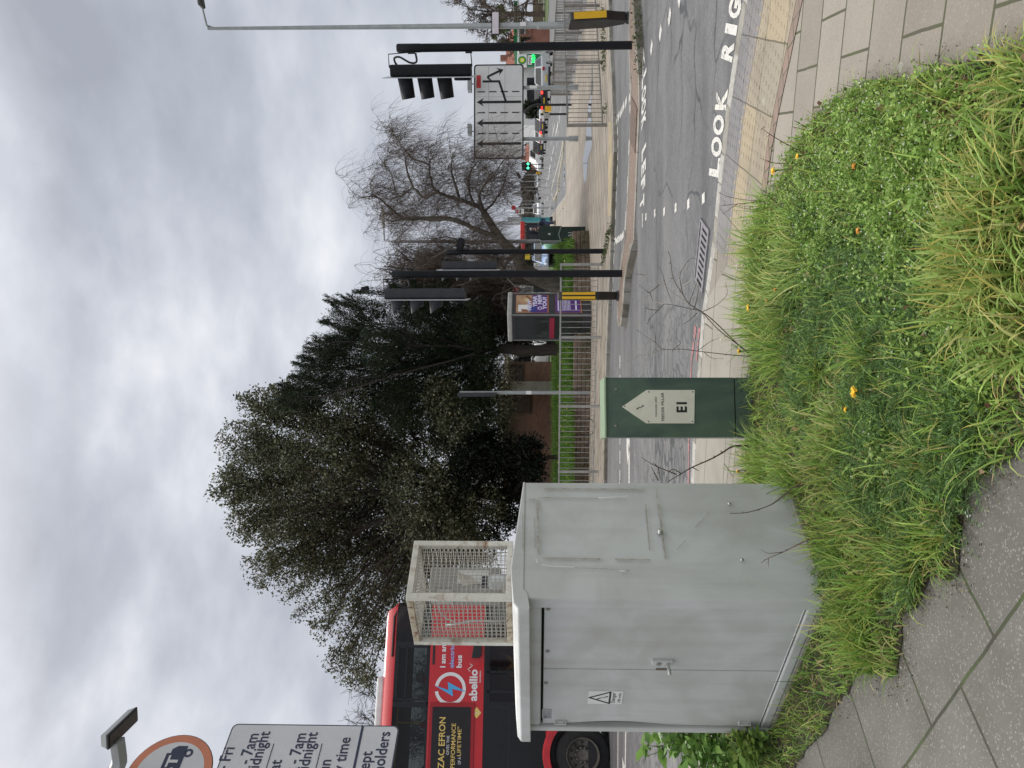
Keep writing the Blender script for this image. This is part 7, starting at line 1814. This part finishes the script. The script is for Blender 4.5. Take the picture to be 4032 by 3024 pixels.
P = np.stack([rng.uniform(-9, 6, 900), 19.6 + rng.random(900) ** 1.4 * 6, np.zeros(900)], 1); P[:, 2] = hillz(P[:, 0], P[:, 1]) + .12 + rng.random(900) * .12
V, Fa, cc = leaves(P, rng.normal(size=P.shape), .05, .04, pal(900, [(.75, .62, .04), (.8, .75, .4)], [.8, .2])); 
sel = rng.random(900) < .22; keep = np.repeat(sel, 4)
idx = np.arange(sel.sum() * 4).reshape(-1, 4); tag(npmesh('bank_flowers', V[keep], idx, M_leafg, None, cc[keep]), kind='stuff')

# ================================================================== FOREGROUND VERGE
VG = px([(4150, 190), (4032, 190), (3887, 246), (3690, 268), (3585, 333), (3500, 300), (3390, 355), (3290, 405), (3210, 478), (3125, 600), (3085, 695), (3065, 752), (3010, 818), (2985, 883), (2960, 977), (2960, 1194), (2965, 1400), (2945, 1700), (2930, 1950)]) + [Vector((-1.6, 5.75, 0)), Vector((-3.0, 5.95, 0)), Vector((-4.6, 6.2, 0)), Vector((-4.5, 5.6, 0)), Vector((-2.75, 4.75, 0)), Vector((-2.15, 4.2, 0)), Vector((-1.95, 4.05, 0))] + px([(3330, 2760), (3386, 2640), (3532, 2655), (3557, 2612), (3557, 2423), (3609, 2372), (3669, 2260), (3793, 2278), (3789, 2080), (3806, 1943), (3892, 1857), (3986, 1789), (4100, 1700), (4160, 1500)])
def soilmat():
    m, t, b = newmat('verge_soil'); p = npos(t); n = nnoise(t, p, 9, 7, .65)
    c = nmix(t, nmap(t, n, .4, .65, 0, 1), (.030, .022, .014), (.075, .060, .036)); c = nmix(t, nmap(t, nnoise(t, p, 3, 4), .45, .6, 0, .8), c, (.035, .055, .014))
    t.links.new(c, b.inputs['Base Color']); b.inputs['Roughness'].default_value = .95; nbump(t, b, n, .8, .03); return m
VG2 = []
for i in range(len(VG)):
    a, c = VG[i], VG[(i + 1) % len(VG)]; k_ = max(1, int((c - a).length / .07))
    for k in range(k_): q_ = a.lerp(c, k / k_); VG2.append(Vector((q_.x + R.uniform(-.022, .022), q_.y + R.uniform(-.022, .022), 0)))
vgp = [(p.x, p.y) for p in VG2]
sheet('verge_soil', vgp, .010, soilmat())
def clear(P):
    """keep plants out of the cabinet, pillar and sign feet"""
    q = P - np.array([CF.o.x, CF.o.y]); lx = q[:, 0] * CF.c + q[:, 1] * CF.s; ly = -q[:, 0] * CF.s + q[:, 1] * CF.c
    k = ~((lx > -LW - .02) & (lx < .03) & (ly > -.02) & (ly < DP + .02))
    q = P - np.array([FF.o.x, FF.o.y]); lx = q[:, 0] * FF.c + q[:, 1] * FF.s; ly = -q[:, 0] * FF.s + q[:, 1] * FF.c
    return P[k & ~((abs(lx) < HW + .02) & (ly > -.02) & (ly < DPp + .02))]
def dens(q): return np.clip(2.6 / np.maximum(2.2, q[:, 1] - .2 + abs(q[:, 0]) * .3), .12, 1) ** 1.6
def vfield(q):
    """large tussocks, fine yarrow mats and chickweed mats take turns over the verge"""
    def bl_(X, Y, r, z=0.05): g = G(X * 1.823, Y * 1.823, z); return np.exp(-((q[:, 0] - g.x) ** 2 + (q[:, 1] - g.y) ** 2) / (r * g.y * .001823 * 300 / 300) ** 2 / 1.0)
    return bl_
TUS = [(1660, 460, .16, .2), (1640, 540, .18, .22), (1640, 620, .2, .22), (1635, 700, .2, .22), (1640, 1000, .2, .2), (1760, 800, .12, .16), (2150, 560, .16, .22), (2100, 540, .13, .2), (2140, 420, .12, .2), (2180, 500, .18, .26), (2120, 610, .17, .25), (2200, 390, .14, .22), (2200, 690, .17, .24), (2080, 480, .12, .2), (2205, 150, .10, .14), (1730, 570, .18, .22), (1690, 650, .2, .23), (1720, 490, .16, .18), (1680, 760, .2, .22), (1860, 740, .12, .17), (1880, 770, .10, .16), (1810, 930, .14, .18), (1780, 1000, .18, .2), (1850, 1110, .14, .18), (1910, 1190, .14, .17), (1870, 1270, .16, .22), (1830, 1340, .15, .22), (1870, 1410, .13, .22), (1930, 1440, .08, .15), (1800, 1170, .16, .2), (1980, 1180, .10, .14), (1990, 1000, .1, .14), (2050, 900, .1, .15), (1720, 890, .14, .11), (1700, 1010, .22, .2), (2020, 1150, .09, .13), (1960, 1230, .1, .14)]
Vs, Fs, Cs, n0 = [], [], [], 0
def push(V, Fa, cc):
    global n0
    Vs.append(V); Fs.append(Fa + n0); Cs.append(cc); n0 += len(V)
GREEN = [(.22, .365, .07), (.29, .43, .085), (.155, .285, .06), (.38, .46, .12), (.14, .24, .08)]
# general sward
q = clear(scatter(vgp, 17000, dens)); N = len(q); P = np.concatenate([q, np.full((N, 1), .005)], 1)
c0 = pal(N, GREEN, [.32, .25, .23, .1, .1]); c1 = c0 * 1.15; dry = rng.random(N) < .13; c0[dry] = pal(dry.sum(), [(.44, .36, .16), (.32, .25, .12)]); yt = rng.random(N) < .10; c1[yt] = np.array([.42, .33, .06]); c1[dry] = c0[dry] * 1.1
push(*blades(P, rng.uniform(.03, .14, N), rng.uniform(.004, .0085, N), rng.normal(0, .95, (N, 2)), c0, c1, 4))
# longer, sparser blades standing up through the low mats
q = clear(scatter(vgp, 3800, dens)); N = len(q); P = np.concatenate([q, np.full((N, 1), .005)], 1)
c0 = pal(N, [(.26, .41, .08), (.34, .48, .11), (.19, .33, .065), (.50, .45, .20)], [.4, .3, .2, .1]); c1 = c0 * 1.15; yt = rng.random(N) < .25; c1[yt] = np.array([.58, .46, .12])
push(*blades(P, rng.uniform(.08, .20, N), rng.uniform(.005, .0105, N), rng.normal(0, .8, (N, 2)), c0, c1, 5, curl=1.1))
# tussocks: broad arching blades with yellowed tips
for X, Y, r, ln in TUS:
    g = G(X * 1.823, Y * 1.823, .03); near_f = 1.0 if g.y < 3.2 else .8
    N = int(250 * (r / .18) ** 1.2 * near_f); a = rng.random(N) * 2 * np.pi; rad = r * np.sqrt(rng.random(N)) * .8
    off_ = np.stack([np.cos(a) * rad, np.sin(a) * rad], 1); q = np.array([g.x, g.y]) + off_
    P = np.concatenate([q, np.full((N, 1), .0)], 1); ok = inpoly(q, vgp)
    big = X > 1990 and Y < 760; edge_ = X < 1735 and Y < 1100
    lean = off_ / r * .75 + rng.normal(0, .62 if big else .45, (N, 2)) + (np.array([.05, .55]) if edge_ else np.array([0.05, -.10]))
    if edge_: ln = ln * 1.2; N = int(N * .75); off_ = off_[:N]; lean = lean[:N]; P = P[:N]; ok = ok[:N]
    c0 = pal(N, [(.25, .375, .085), (.33, .44, .125), (.18, .30, .065), (.45, .47, .18)] if big or rng.random() < .4 else GREEN[:4], [.35, .3, .2, .15]); c1 = c0 * 1.2; yt = rng.random(N) < (.36 if big else .18); c1[yt] = pal(yt.sum(), [(.72, .56, .16), (.64, .54, .20), (.60, .42, .11)]); dr2 = rng.random(N) < .09; c0[dr2] = c0[dr2] * .4 + np.array([.32, .25, .09]) * .6
    P, lean, c0, c1 = P[ok], lean[ok], c0[ok], c1[ok]; N = len(P)
    if N == 0: continue
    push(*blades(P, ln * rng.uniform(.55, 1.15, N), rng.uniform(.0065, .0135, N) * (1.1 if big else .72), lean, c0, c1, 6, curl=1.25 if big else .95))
grass = npmesh('grass', np.concatenate(Vs), np.concatenate(Fs), M_grass, None, np.concatenate(Cs)); tag(grass, kind='stuff')
# chickweed and clover: mats of small rounded leaves
CH = [(1720, 420, .34), (1800, 350, .36), (1900, 300, .34), (1780, 470, .3), (1990, 330, .30), (1870, 420, .32), (1950, 420, .3), (2000, 370, .2), (1860, 240, .2), (2060, 720, .16), (2110, 760, .18), (2010, 640, .12), (1640, 500, .3), (1960, 760, .14), (1900, 960, .14), (2080, 420, .2), (1760, 560, .2), (1930, 560, .16)]
Vs, Fs, Cs, n0 = [], [], [], 0; fl = []
for X, Y, r in CH:
    g = G(X * 1.823, Y * 1.823, .05); N = int(2300 * (r / .3) ** 2 * min(1.2, 3.2 / g.y)); q = np.array([g.x, g.y]) + rng.normal(0, r * .55, (N, 2)); q = q[inpoly(q, vgp)]; N = len(q)
    h = rng.random(N) ** .7 * (.085 + .04 * np.sin(q[:, 0] * 23) * np.cos(q[:, 1] * 19)) + .012
    P = np.concatenate([q, h[:, None]], 1); d = rng.normal(size=(N, 3)) * [1, 1, .35] + [0, 0, .12]; sz_ = rng.uniform(.006, .017, N) * rng.choice([1, 1, 1.5], N)
    V, Fa, cc = leaves(P, d, sz_, sz_ * .78, pal(N, [(.23, .37, .08), (.32, .46, .11), (.155, .27, .06), (.40, .50, .18)], [.4, .3, .2, .1]), .12); push(V, Fa, cc); k = rng.random(N) < .022; fl.append(P[k] + [0, 0, .02])
npm = npmesh('chickweed', np.concatenate(Vs), np.concatenate(Fs), M_leafg, None, np.concatenate(Cs)); tag(npm, kind='stuff')
fl = np.concatenate(fl); V, Fa, cc = leaves(np.repeat(fl, 2, 0) + rng.normal(0, .001, (2 * len(fl), 3)), rng.normal(size=(2 * len(fl), 3)) * [1, 1, .2], .008, .006, np.tile(np.array([[.72, .74, .66]]), (2 * len(fl), 1))); tag(npmesh('chickweed_flowers', V, Fa, M_leafg, None, cc), kind='stuff')
# yarrow: feathery dark fronds
YA = [(1790, 650, .26), (1850, 610, .26), (1900, 680, .24), (1760, 720, .26), (1980, 690, .22), (1860, 820, .22), (1950, 830, .2), (2040, 830, .18), (1720, 830, .24), (1900, 900, .22), (2000, 930, .2), (2080, 960, .14), (1840, 1000, .2), (1950, 1080, .18), (1880, 1110, .16), (2050, 1060, .12), (1700, 640, .2), (1740, 480, .18), (1790, 1240, .16), (1950, 1230, .12), (2010, 560, .14), (1820, 540, .2)]
Vs, Fs, Cs, n0 = [], [], [], 0
for X, Y, r in YA:
    g = G(X * 1.823, Y * 1.823, .05); N = int(170 * (r / .22) ** 2 + 30); q = np.array([g.x, g.y]) + rng.normal(0, r * .5, (N, 2)); q = q[inpoly(q, vgp)]; N = len(q)
    az = rng.random(N) * 2 * np.pi; el = rng.uniform(.2, 1.1, N); ln = rng.uniform(.07, .17, N)
    d0 = np.stack([np.cos(az) * np.cos(el), np.sin(az) * np.cos(el), np.sin(el)], 1); s_ = np.stack([-np.sin(az), np.cos(az), np.zeros(N)], 1); up_ = np.cross(s_, d0) * -1
    m_ = 15; base = np.concatenate([q, np.full((N, 1), .02)], 1)
    for k in range(m_):
        f = (k + 1.5) / (m_ + 1.5); c = base + d0 * (ln * f)[:, None] - np.array([0, 0, 1]) * (ln * .35 * f * f)[:, None]; w_ = ln * .17 * math.sin(math.pi * min(1, f * .9 + .12)) + .004
        for sg_ in (1, -1):
            dd = s_ * sg_ + d0 * .55 + rng.normal(0, .22, (N, 3)); V, Fa, cc = leaves(c, dd, w_, .0042, pal(N, [(.12, .22, .07), (.16, .28, .085), (.21, .34, .11)], [.4, .4, .2]), .1); push(V, Fa, cc)
    V, Fa, cc = leaves(base, d0 - [0, 0, .15], ln * .97, .0045, np.tile(np.array([[.07, .12, .045]]), (N, 1)), .0); push(V, Fa, cc)
npm = npmesh('yarrow', np.concatenate(Vs), np.concatenate(Fs), M_leafg, None, np.concatenate(Cs)); tag(npm, kind='stuff')
# dead thatch and soil patches
q = clear(scatter(vgp, 5200, dens)); N = len(q); P = np.concatenate([q, rng.uniform(.010, .05, (N, 1))], 1); a_ = rng.random(N) * 6.28; dr_ = np.stack([np.cos(a_), np.sin(a_), rng.normal(0, .15, N)], 1)
V, Fa, cc = leaves(P, dr_, rng.uniform(.03, .11, N), rng.uniform(.0025, .005, N), pal(N, [(.34, .27, .15), (.24, .18, .10), (.42, .35, .2)], [.4, .4, .2]), .1); tag(npmesh('dead_thatch', V, Fa, colmat('thatch_straw', .85), None, cc), kind='stuff')
# fallen leaves and straw bits
q = clear(scatter(vgp, 420, dens)); q = q[q[:, 1] - q[:, 0] * .8 < 4.55]; g_ = G(2060 * 1.823, 280 * 1.823, 0); q = np.concatenate([q, np.array([g_.x, g_.y]) + rng.normal(0, .09, (46, 2))]); q = q[inpoly(q, vgp)]; N = len(q); P = np.concatenate([q, rng.uniform(.015, .06, (N, 1))], 1); sz_ = rng.uniform(.018, .05, N)
V, Fa, cc = leaves(P, rng.normal(size=(N, 3)) * [1, 1, .3], sz_, sz_ * .75, pal(N, [(.20, .12, .065), (.30, .20, .12), (.13, .05, .03), (.36, .27, .17)], [.4, .3, .1, .2]), .2)
tag(npmesh('fallen_leaves', V, Fa, colmat('dead_leaves', .85), None, cc), kind='stuff')
# crumbs, grit and bits along the ragged paving edges
ed = [p for p in VG[-14:]] ; P = []
for i in range(len(ed) - 1):
    for k in range(130): q_ = ed[i].lerp(ed[i + 1], rng.random()); P.append((q_.x + rng.normal(0, .05), q_.y + rng.normal(0, .05), .010))
ed = VG[1:14]
for i in range(len(ed) - 1):
    for k in range(110): q_ = ed[i].lerp(ed[i + 1], rng.random()); P.append((q_.x + rng.normal(0, .04), q_.y + rng.normal(0, .04), .010))
P = np.array(P); sz_ = rng.uniform(.003, .013, len(P)); V, Fa, cc = leaves(P, rng.normal(size=P.shape) * [1, 1, .12], sz_, sz_ * .5, pal(len(P), [(.06, .045, .03), (.16, .115, .07), (.30, .24, .15), (.55, .52, .46), (.06, .09, .02)], [.35, .28, .17, .05, .15]))
tag(npmesh('paving_edge_debris', V, Fa, MATS['dead_leaves'], None, cc), kind='stuff')
# dandelions
M_yf = mat('dandelion_yellow', (.82, .52, .01), .6, var=.1, scale=40); M_stem = mat('green_stem', (.10, .16, .04), .6)
def dandelion(label, X, Y, z, r, m=M_yf):
    dd = None; g = G(X, Y, z); t = thing('dandelion', label, 'flower', (g.x, g.y, 0), R.uniform(0, 6), 'yellow flowers in the verge'); hz = z
    b = MB()
    for k in range(26):
        a = 2 * math.pi * k / 26 + R.uniform(-.1, .1); el = R.uniform(.05, .9); d = Vector((math.cos(a) * math.cos(el), math.sin(a) * math.cos(el), math.sin(el) * .7)); s_ = Vector((-math.sin(a), math.cos(a), 0)) * r * .16
        b.add([Vector((0, 0, hz)) - s_ * .5, Vector((0, 0, hz)) + s_ * .5, Vector((0, 0, hz)) + d * r + s_, Vector((0, 0, hz)) + d * r - s_], [(0, 1, 2, 3)])
    b.build('flower_head', m, t); b = MB(); b.tube(smoothpath([(0, 0, 0), (.012, .004, hz * .5), (0, 0, hz - .004)], 4), .0028, 5); b.lathe([(.003, hz - .012), (.007, hz - .004), (.006, hz)], n=8); b.build('stem', M_stem, t, smooth=True)
M_of = mat('closing_orange_flower', (.62, .27, .02), .6, var=.1)
for lab, X, Y, z, r, m in [('yellow dandelion nearest the tactile paving', 3047, 673, .20, .022, M_yf), ('yellow dandelion just behind the nearest paving one', 3142, 615, .17, .016, M_yf), ('yellow dandelion at the foot of the forked bare sapling', 2912, 1383, .22, .022, M_yf), ('yellow dandelion by the top edge of the grass near the drain', 2948, 1212, .22, .022, M_yf), ('large yellow dandelion in the middle of the verge among brown leaves', 3366, 1543, .12, .026, M_yf), ('small half-open yellow flower beside the large middle dandelion', 3331, 1613, .10, .013, M_yf), ('half-closed orange flower in the chickweed mat', 3364, 653, .08, .015, M_of), ('orange flower in front of the dark feathery leaves', 3380, 908, .11, .014, M_of), ('orange flower below the broad tussock band', 3052, 1142, .14, .013, M_of), ('orange bud near the tall grass and drain', 3020, 1184, .14, .012, M_of), ('yellow flower low beside the grey cabinet', 2905, 1855, .16, .014, M_yf)]: dandelion(lab, X, Y, z, r, m)
# bare saplings and dry stalks
M_sap = mat('dark_sapling_bark', (.085, .062, .045), .8, var=.35, scale=12); M_sapl = mat('pale_sapling_bark', (.42, .38, .33), .75, var=.2, scale=12); M_redtw = mat('red_brown_stalk', (.12, .06, .04), .8, var=.3, scale=10)
def sapling(label, d, lines, conv, m, r=.0055, cat='sapling', pale=()):
    X, Y = conv(*lines[0][0]); o_ = D(X, Y, d); t = thing('bare_sapling', label, cat, (o_.x, o_.y, 0)); b0 = Vector((o_.x, o_.y, 0))
    for k, l in enumerate(lines):
        dd = 0 if k == 0 else R.uniform(-.12, .12); P = []
        for j, (x, y) in enumerate(l): X, Y = conv(x, y); P.append(D(X, Y, d + dd * j / max(1, len(l) - 1)) - b0)
        if k == 0 or l[0] == lines[0][0]: P = [Vector((P[0].x, P[0].y, .0))] + P
        b = MB(); P = smoothpath(P, 4); rr = r * (1 if k == 0 or l[0] == lines[0][0] else .6); b.tube(list(P), list(np.linspace(rr, rr * .35, len(P))), 5)
        for j in range(2, len(P) - 1, 3): q_ = Vector(P[j]); b.tube([q_, q_ + Vector((R.uniform(-.012, .012), R.uniform(-.01, .01), R.uniform(.004, .014)))], [rr * .5, rr * .3], 4)
        b.build('stem' if k == 0 else 'branch', M_sapl if k in pale else m, t, smooth=True)
c3 = lambda x, y: (2350 + x * .3014, 900 + y * .3014)
sapling('forked bare sapling spreading over the road behind the long grass', 4.75, [[(1990, 1640), (1960, 1600), (1600, 1330), (1370, 1090), (1270, 1060), (1010, 1000), (880, 985)], [(1990, 1640), (1500, 1180), (1230, 1000), (1130, 870), (1000, 650), (960, 380), (930, 290)], [(880, 985), (730, 955), (540, 930)], [(880, 985), (800, 1070), (690, 1180), (660, 1250)], [(800, 1070), (660, 1045), (620, 980)], [(1230, 1000), (1000, 840), (900, 750), (820, 690), (700, 630), (590, 590)], [(900, 750), (860, 600), (815, 490)], [(1130, 870), (1090, 690), (1100, 560), (1220, 400), (1300, 395)], [(1370, 1090), (1560, 1000), (1700, 860), (1680, 700)], [(1310, 1100), (1220, 1190), (1110, 1260)], [(900, 750), (990, 985)], [(820, 730), (690, 830), (640, 810), (540, 720)], [(1120, 745), (1210, 690), (1235, 650)], [(1200, 990), (1310, 690)], [(660, 610), (500, 590)], [(690, 830), (730, 940)], [(1270, 1060), (1330, 800), (1320, 640)]], c3, M_sap, .0042, pale=(2, 5, 12))
sapling('bare sapling with pale peeling twigs left of the forked one', 4.6, [[(1960, 1665), (1700, 1645), (1310, 1600), (1120, 1575), (1000, 1580), (850, 1580)], [(850, 1580), (760, 1610), (620, 1650), (500, 1680), (230, 1800)], [(850, 1580), (770, 1490), (640, 1410), (520, 1320)], [(1000, 1580), (1090, 1500), (1050, 1430), (1040, 1310)], [(1310, 1600), (1480, 1480), (1620, 1420)], [(770, 1490), (760, 1350)], [(1400, 1610), (1500, 1690), (1660, 1700)]], c3, M_sap, .0033, pale=(1,))
c5 = lambda x, y: (2050 + x * .3616, 1800 + y * .3616)
sapling('thick bare stem bending away between the green pillar and grey cabinet', 4.85, [[(2330, -120), (2200, -50), (2074, 20), (1870, 110), (1750, 180), (1600, 270)], [(1700, 190), (1600, 150), (1500, 110), (1420, 70), (1310, 0)], [(1750, 180), (1660, 130), (1600, 170)], [(1500, 110), (1440, 60)], [(1870, 110), (1940, 150)], [(1500, 110), (1520, 250)], [(1500, 255), (1420, 100)]], c5, M_sap, .007)
c4 = lambda x, y: (1900 + x * .979, 1400 + y * .979)
sapling('dark curved twig in front of the cabinet side', 3.75, [[(1265, 525), (1215, 560), (1160, 600), (1070, 630), (995, 635)]], c4, M_sap, .0045)
sapling('small dried flower stalk before the cabinet corner', 3.55, [[(1340, 735), (1290, 750), (1210, 790), (1150, 815), (1120, 835)], [(1210, 790), (1150, 795), (1120, 780)], [(1150, 815), (1150, 850)]], c4, M_redtw, .003)
cr = lambda x, y: (2700 + x * .7236, y * .7236)
sapling('upright bare twig against the side path near the dandelions', 4.6, [[(620, 1065), (560, 1070), (480, 1085), (400, 1100), (280, 1110), (190, 1120)], [(480, 1085), (350, 1090), (230, 1070), (180, 1045)], [(280, 1110), (200, 1165)]], cr, M_redtw, .004)
sapling('leaning dark stalk rising from the chickweed', 3.9, [[(790, 880), (740, 868), (600, 810), (480, 745), (420, 700), (435, 690)]], cr, M_redtw, .0035)
sapling('dried seed stalk beside the nearest dandelion', 4.0, [[(720, 900), (640, 895), (560, 890), (470, 885), (405, 860)], [(560, 890), (520, 860), (500, 870)], [(470, 885), (440, 870)]], cr, M_redtw, .003)
sapling('cluster of short red-brown stalks at the paving edge', 3.75, [[(800, 765), (740, 740), (640, 705), (580, 690)], [(800, 765), (700, 720), (640, 685), (590, 655)], [(760, 700), (690, 690), (620, 685)], [(750, 790), (700, 740), (660, 710)]], cr, M_redtw, .0035)
sapling('pair of dark dried stems lying in the tall grass', 4.2, [[(850, 1330), (760, 1300), (660, 1290), (560, 1275)], [(850, 1330), (720, 1320), (600, 1290), (560, 1270)]], cr, M_sap, .0045)
# leafy weeds left of the cabinet
dk = Vector((-2.72, 5.25, 0)); Vs, Fs, Cs, n0 = [], [], [], 0
def leafy_weed(label, X, Y, d, h, n_, sz0, cols):
    p = D(X, Y, d); t = thing('leafy_weed', label, 'weed', (p.x, d, 0)); T = Tubes(); P, dr_ = [], []
    for k in range(n_):
        a = R.uniform(0, 6.28); top = np.array([math.cos(a) * h * R.uniform(.1, .42), math.sin(a) * h * R.uniform(.1, .42), h * R.uniform(.6, 1.0)]); w_ = walk([R.uniform(-.06, .06), R.uniform(-.06, .06), 0], top, .08, 7); T.add(w_, .004, .002, 4)
        for j in range(2, 7):
            for z in range(4): P.append(w_[j] + rng.normal(0, .008, 3)); an = R.uniform(0, 6.28); dr_.append((math.cos(an), math.sin(an), R.uniform(-.25, .5)))
    P = np.array(P); sz_ = sz0 * rng.uniform(.5, 1.2, len(P)); V, Fa, cc = leaves(P, np.array(dr_), sz_, sz_ * .42, pal(len(P), cols), .18); T.build('stems', M_stem, t); npmesh('leaves', V, Fa, M_leafg, t, cc)
GW = [(.17, .32, .07), (.23, .40, .09), (.11, .22, .05)]
leafy_weed('broad-leaved green weed growing at the left end of the grey cabinet', 2700, 2935, 5.0, .72, 16, .11, GW)
leafy_weed('second leafy weed at the far left edge beside the road', 2800, 3000, 4.7, .50, 14, .10, GW)
leafy_weed('low yellow-green weed at the cabinet foot', 2960, 2930, 4.5, .26, 12, .08, [(.26, .36, .08), (.18, .30, .07)])
# light litter on the paving
M_wht = mat('white_litter', (.7, .7, .68), .6)
for lab, X, Y, s_ in (('crumpled white scrap on the corner paving by the verge', 3915, 1840, .020), ('thin white wrapper strip on the corner paving', 3820, 2022, .022)):
    g = G(X, Y, .006); b = MB(); vs = [(g.x + R.uniform(-s_, s_), g.y + R.uniform(-s_, s_) * .6, g.z + R.uniform(0, .012)) for k in range(7)]; b.add(vs, [(0, 1, 2), (1, 2, 3), (2, 3, 4), (3, 4, 5), (4, 5, 6), (0, 3, 6)]); tag(b.build('paper_scrap', M_wht), lab, 'litter')
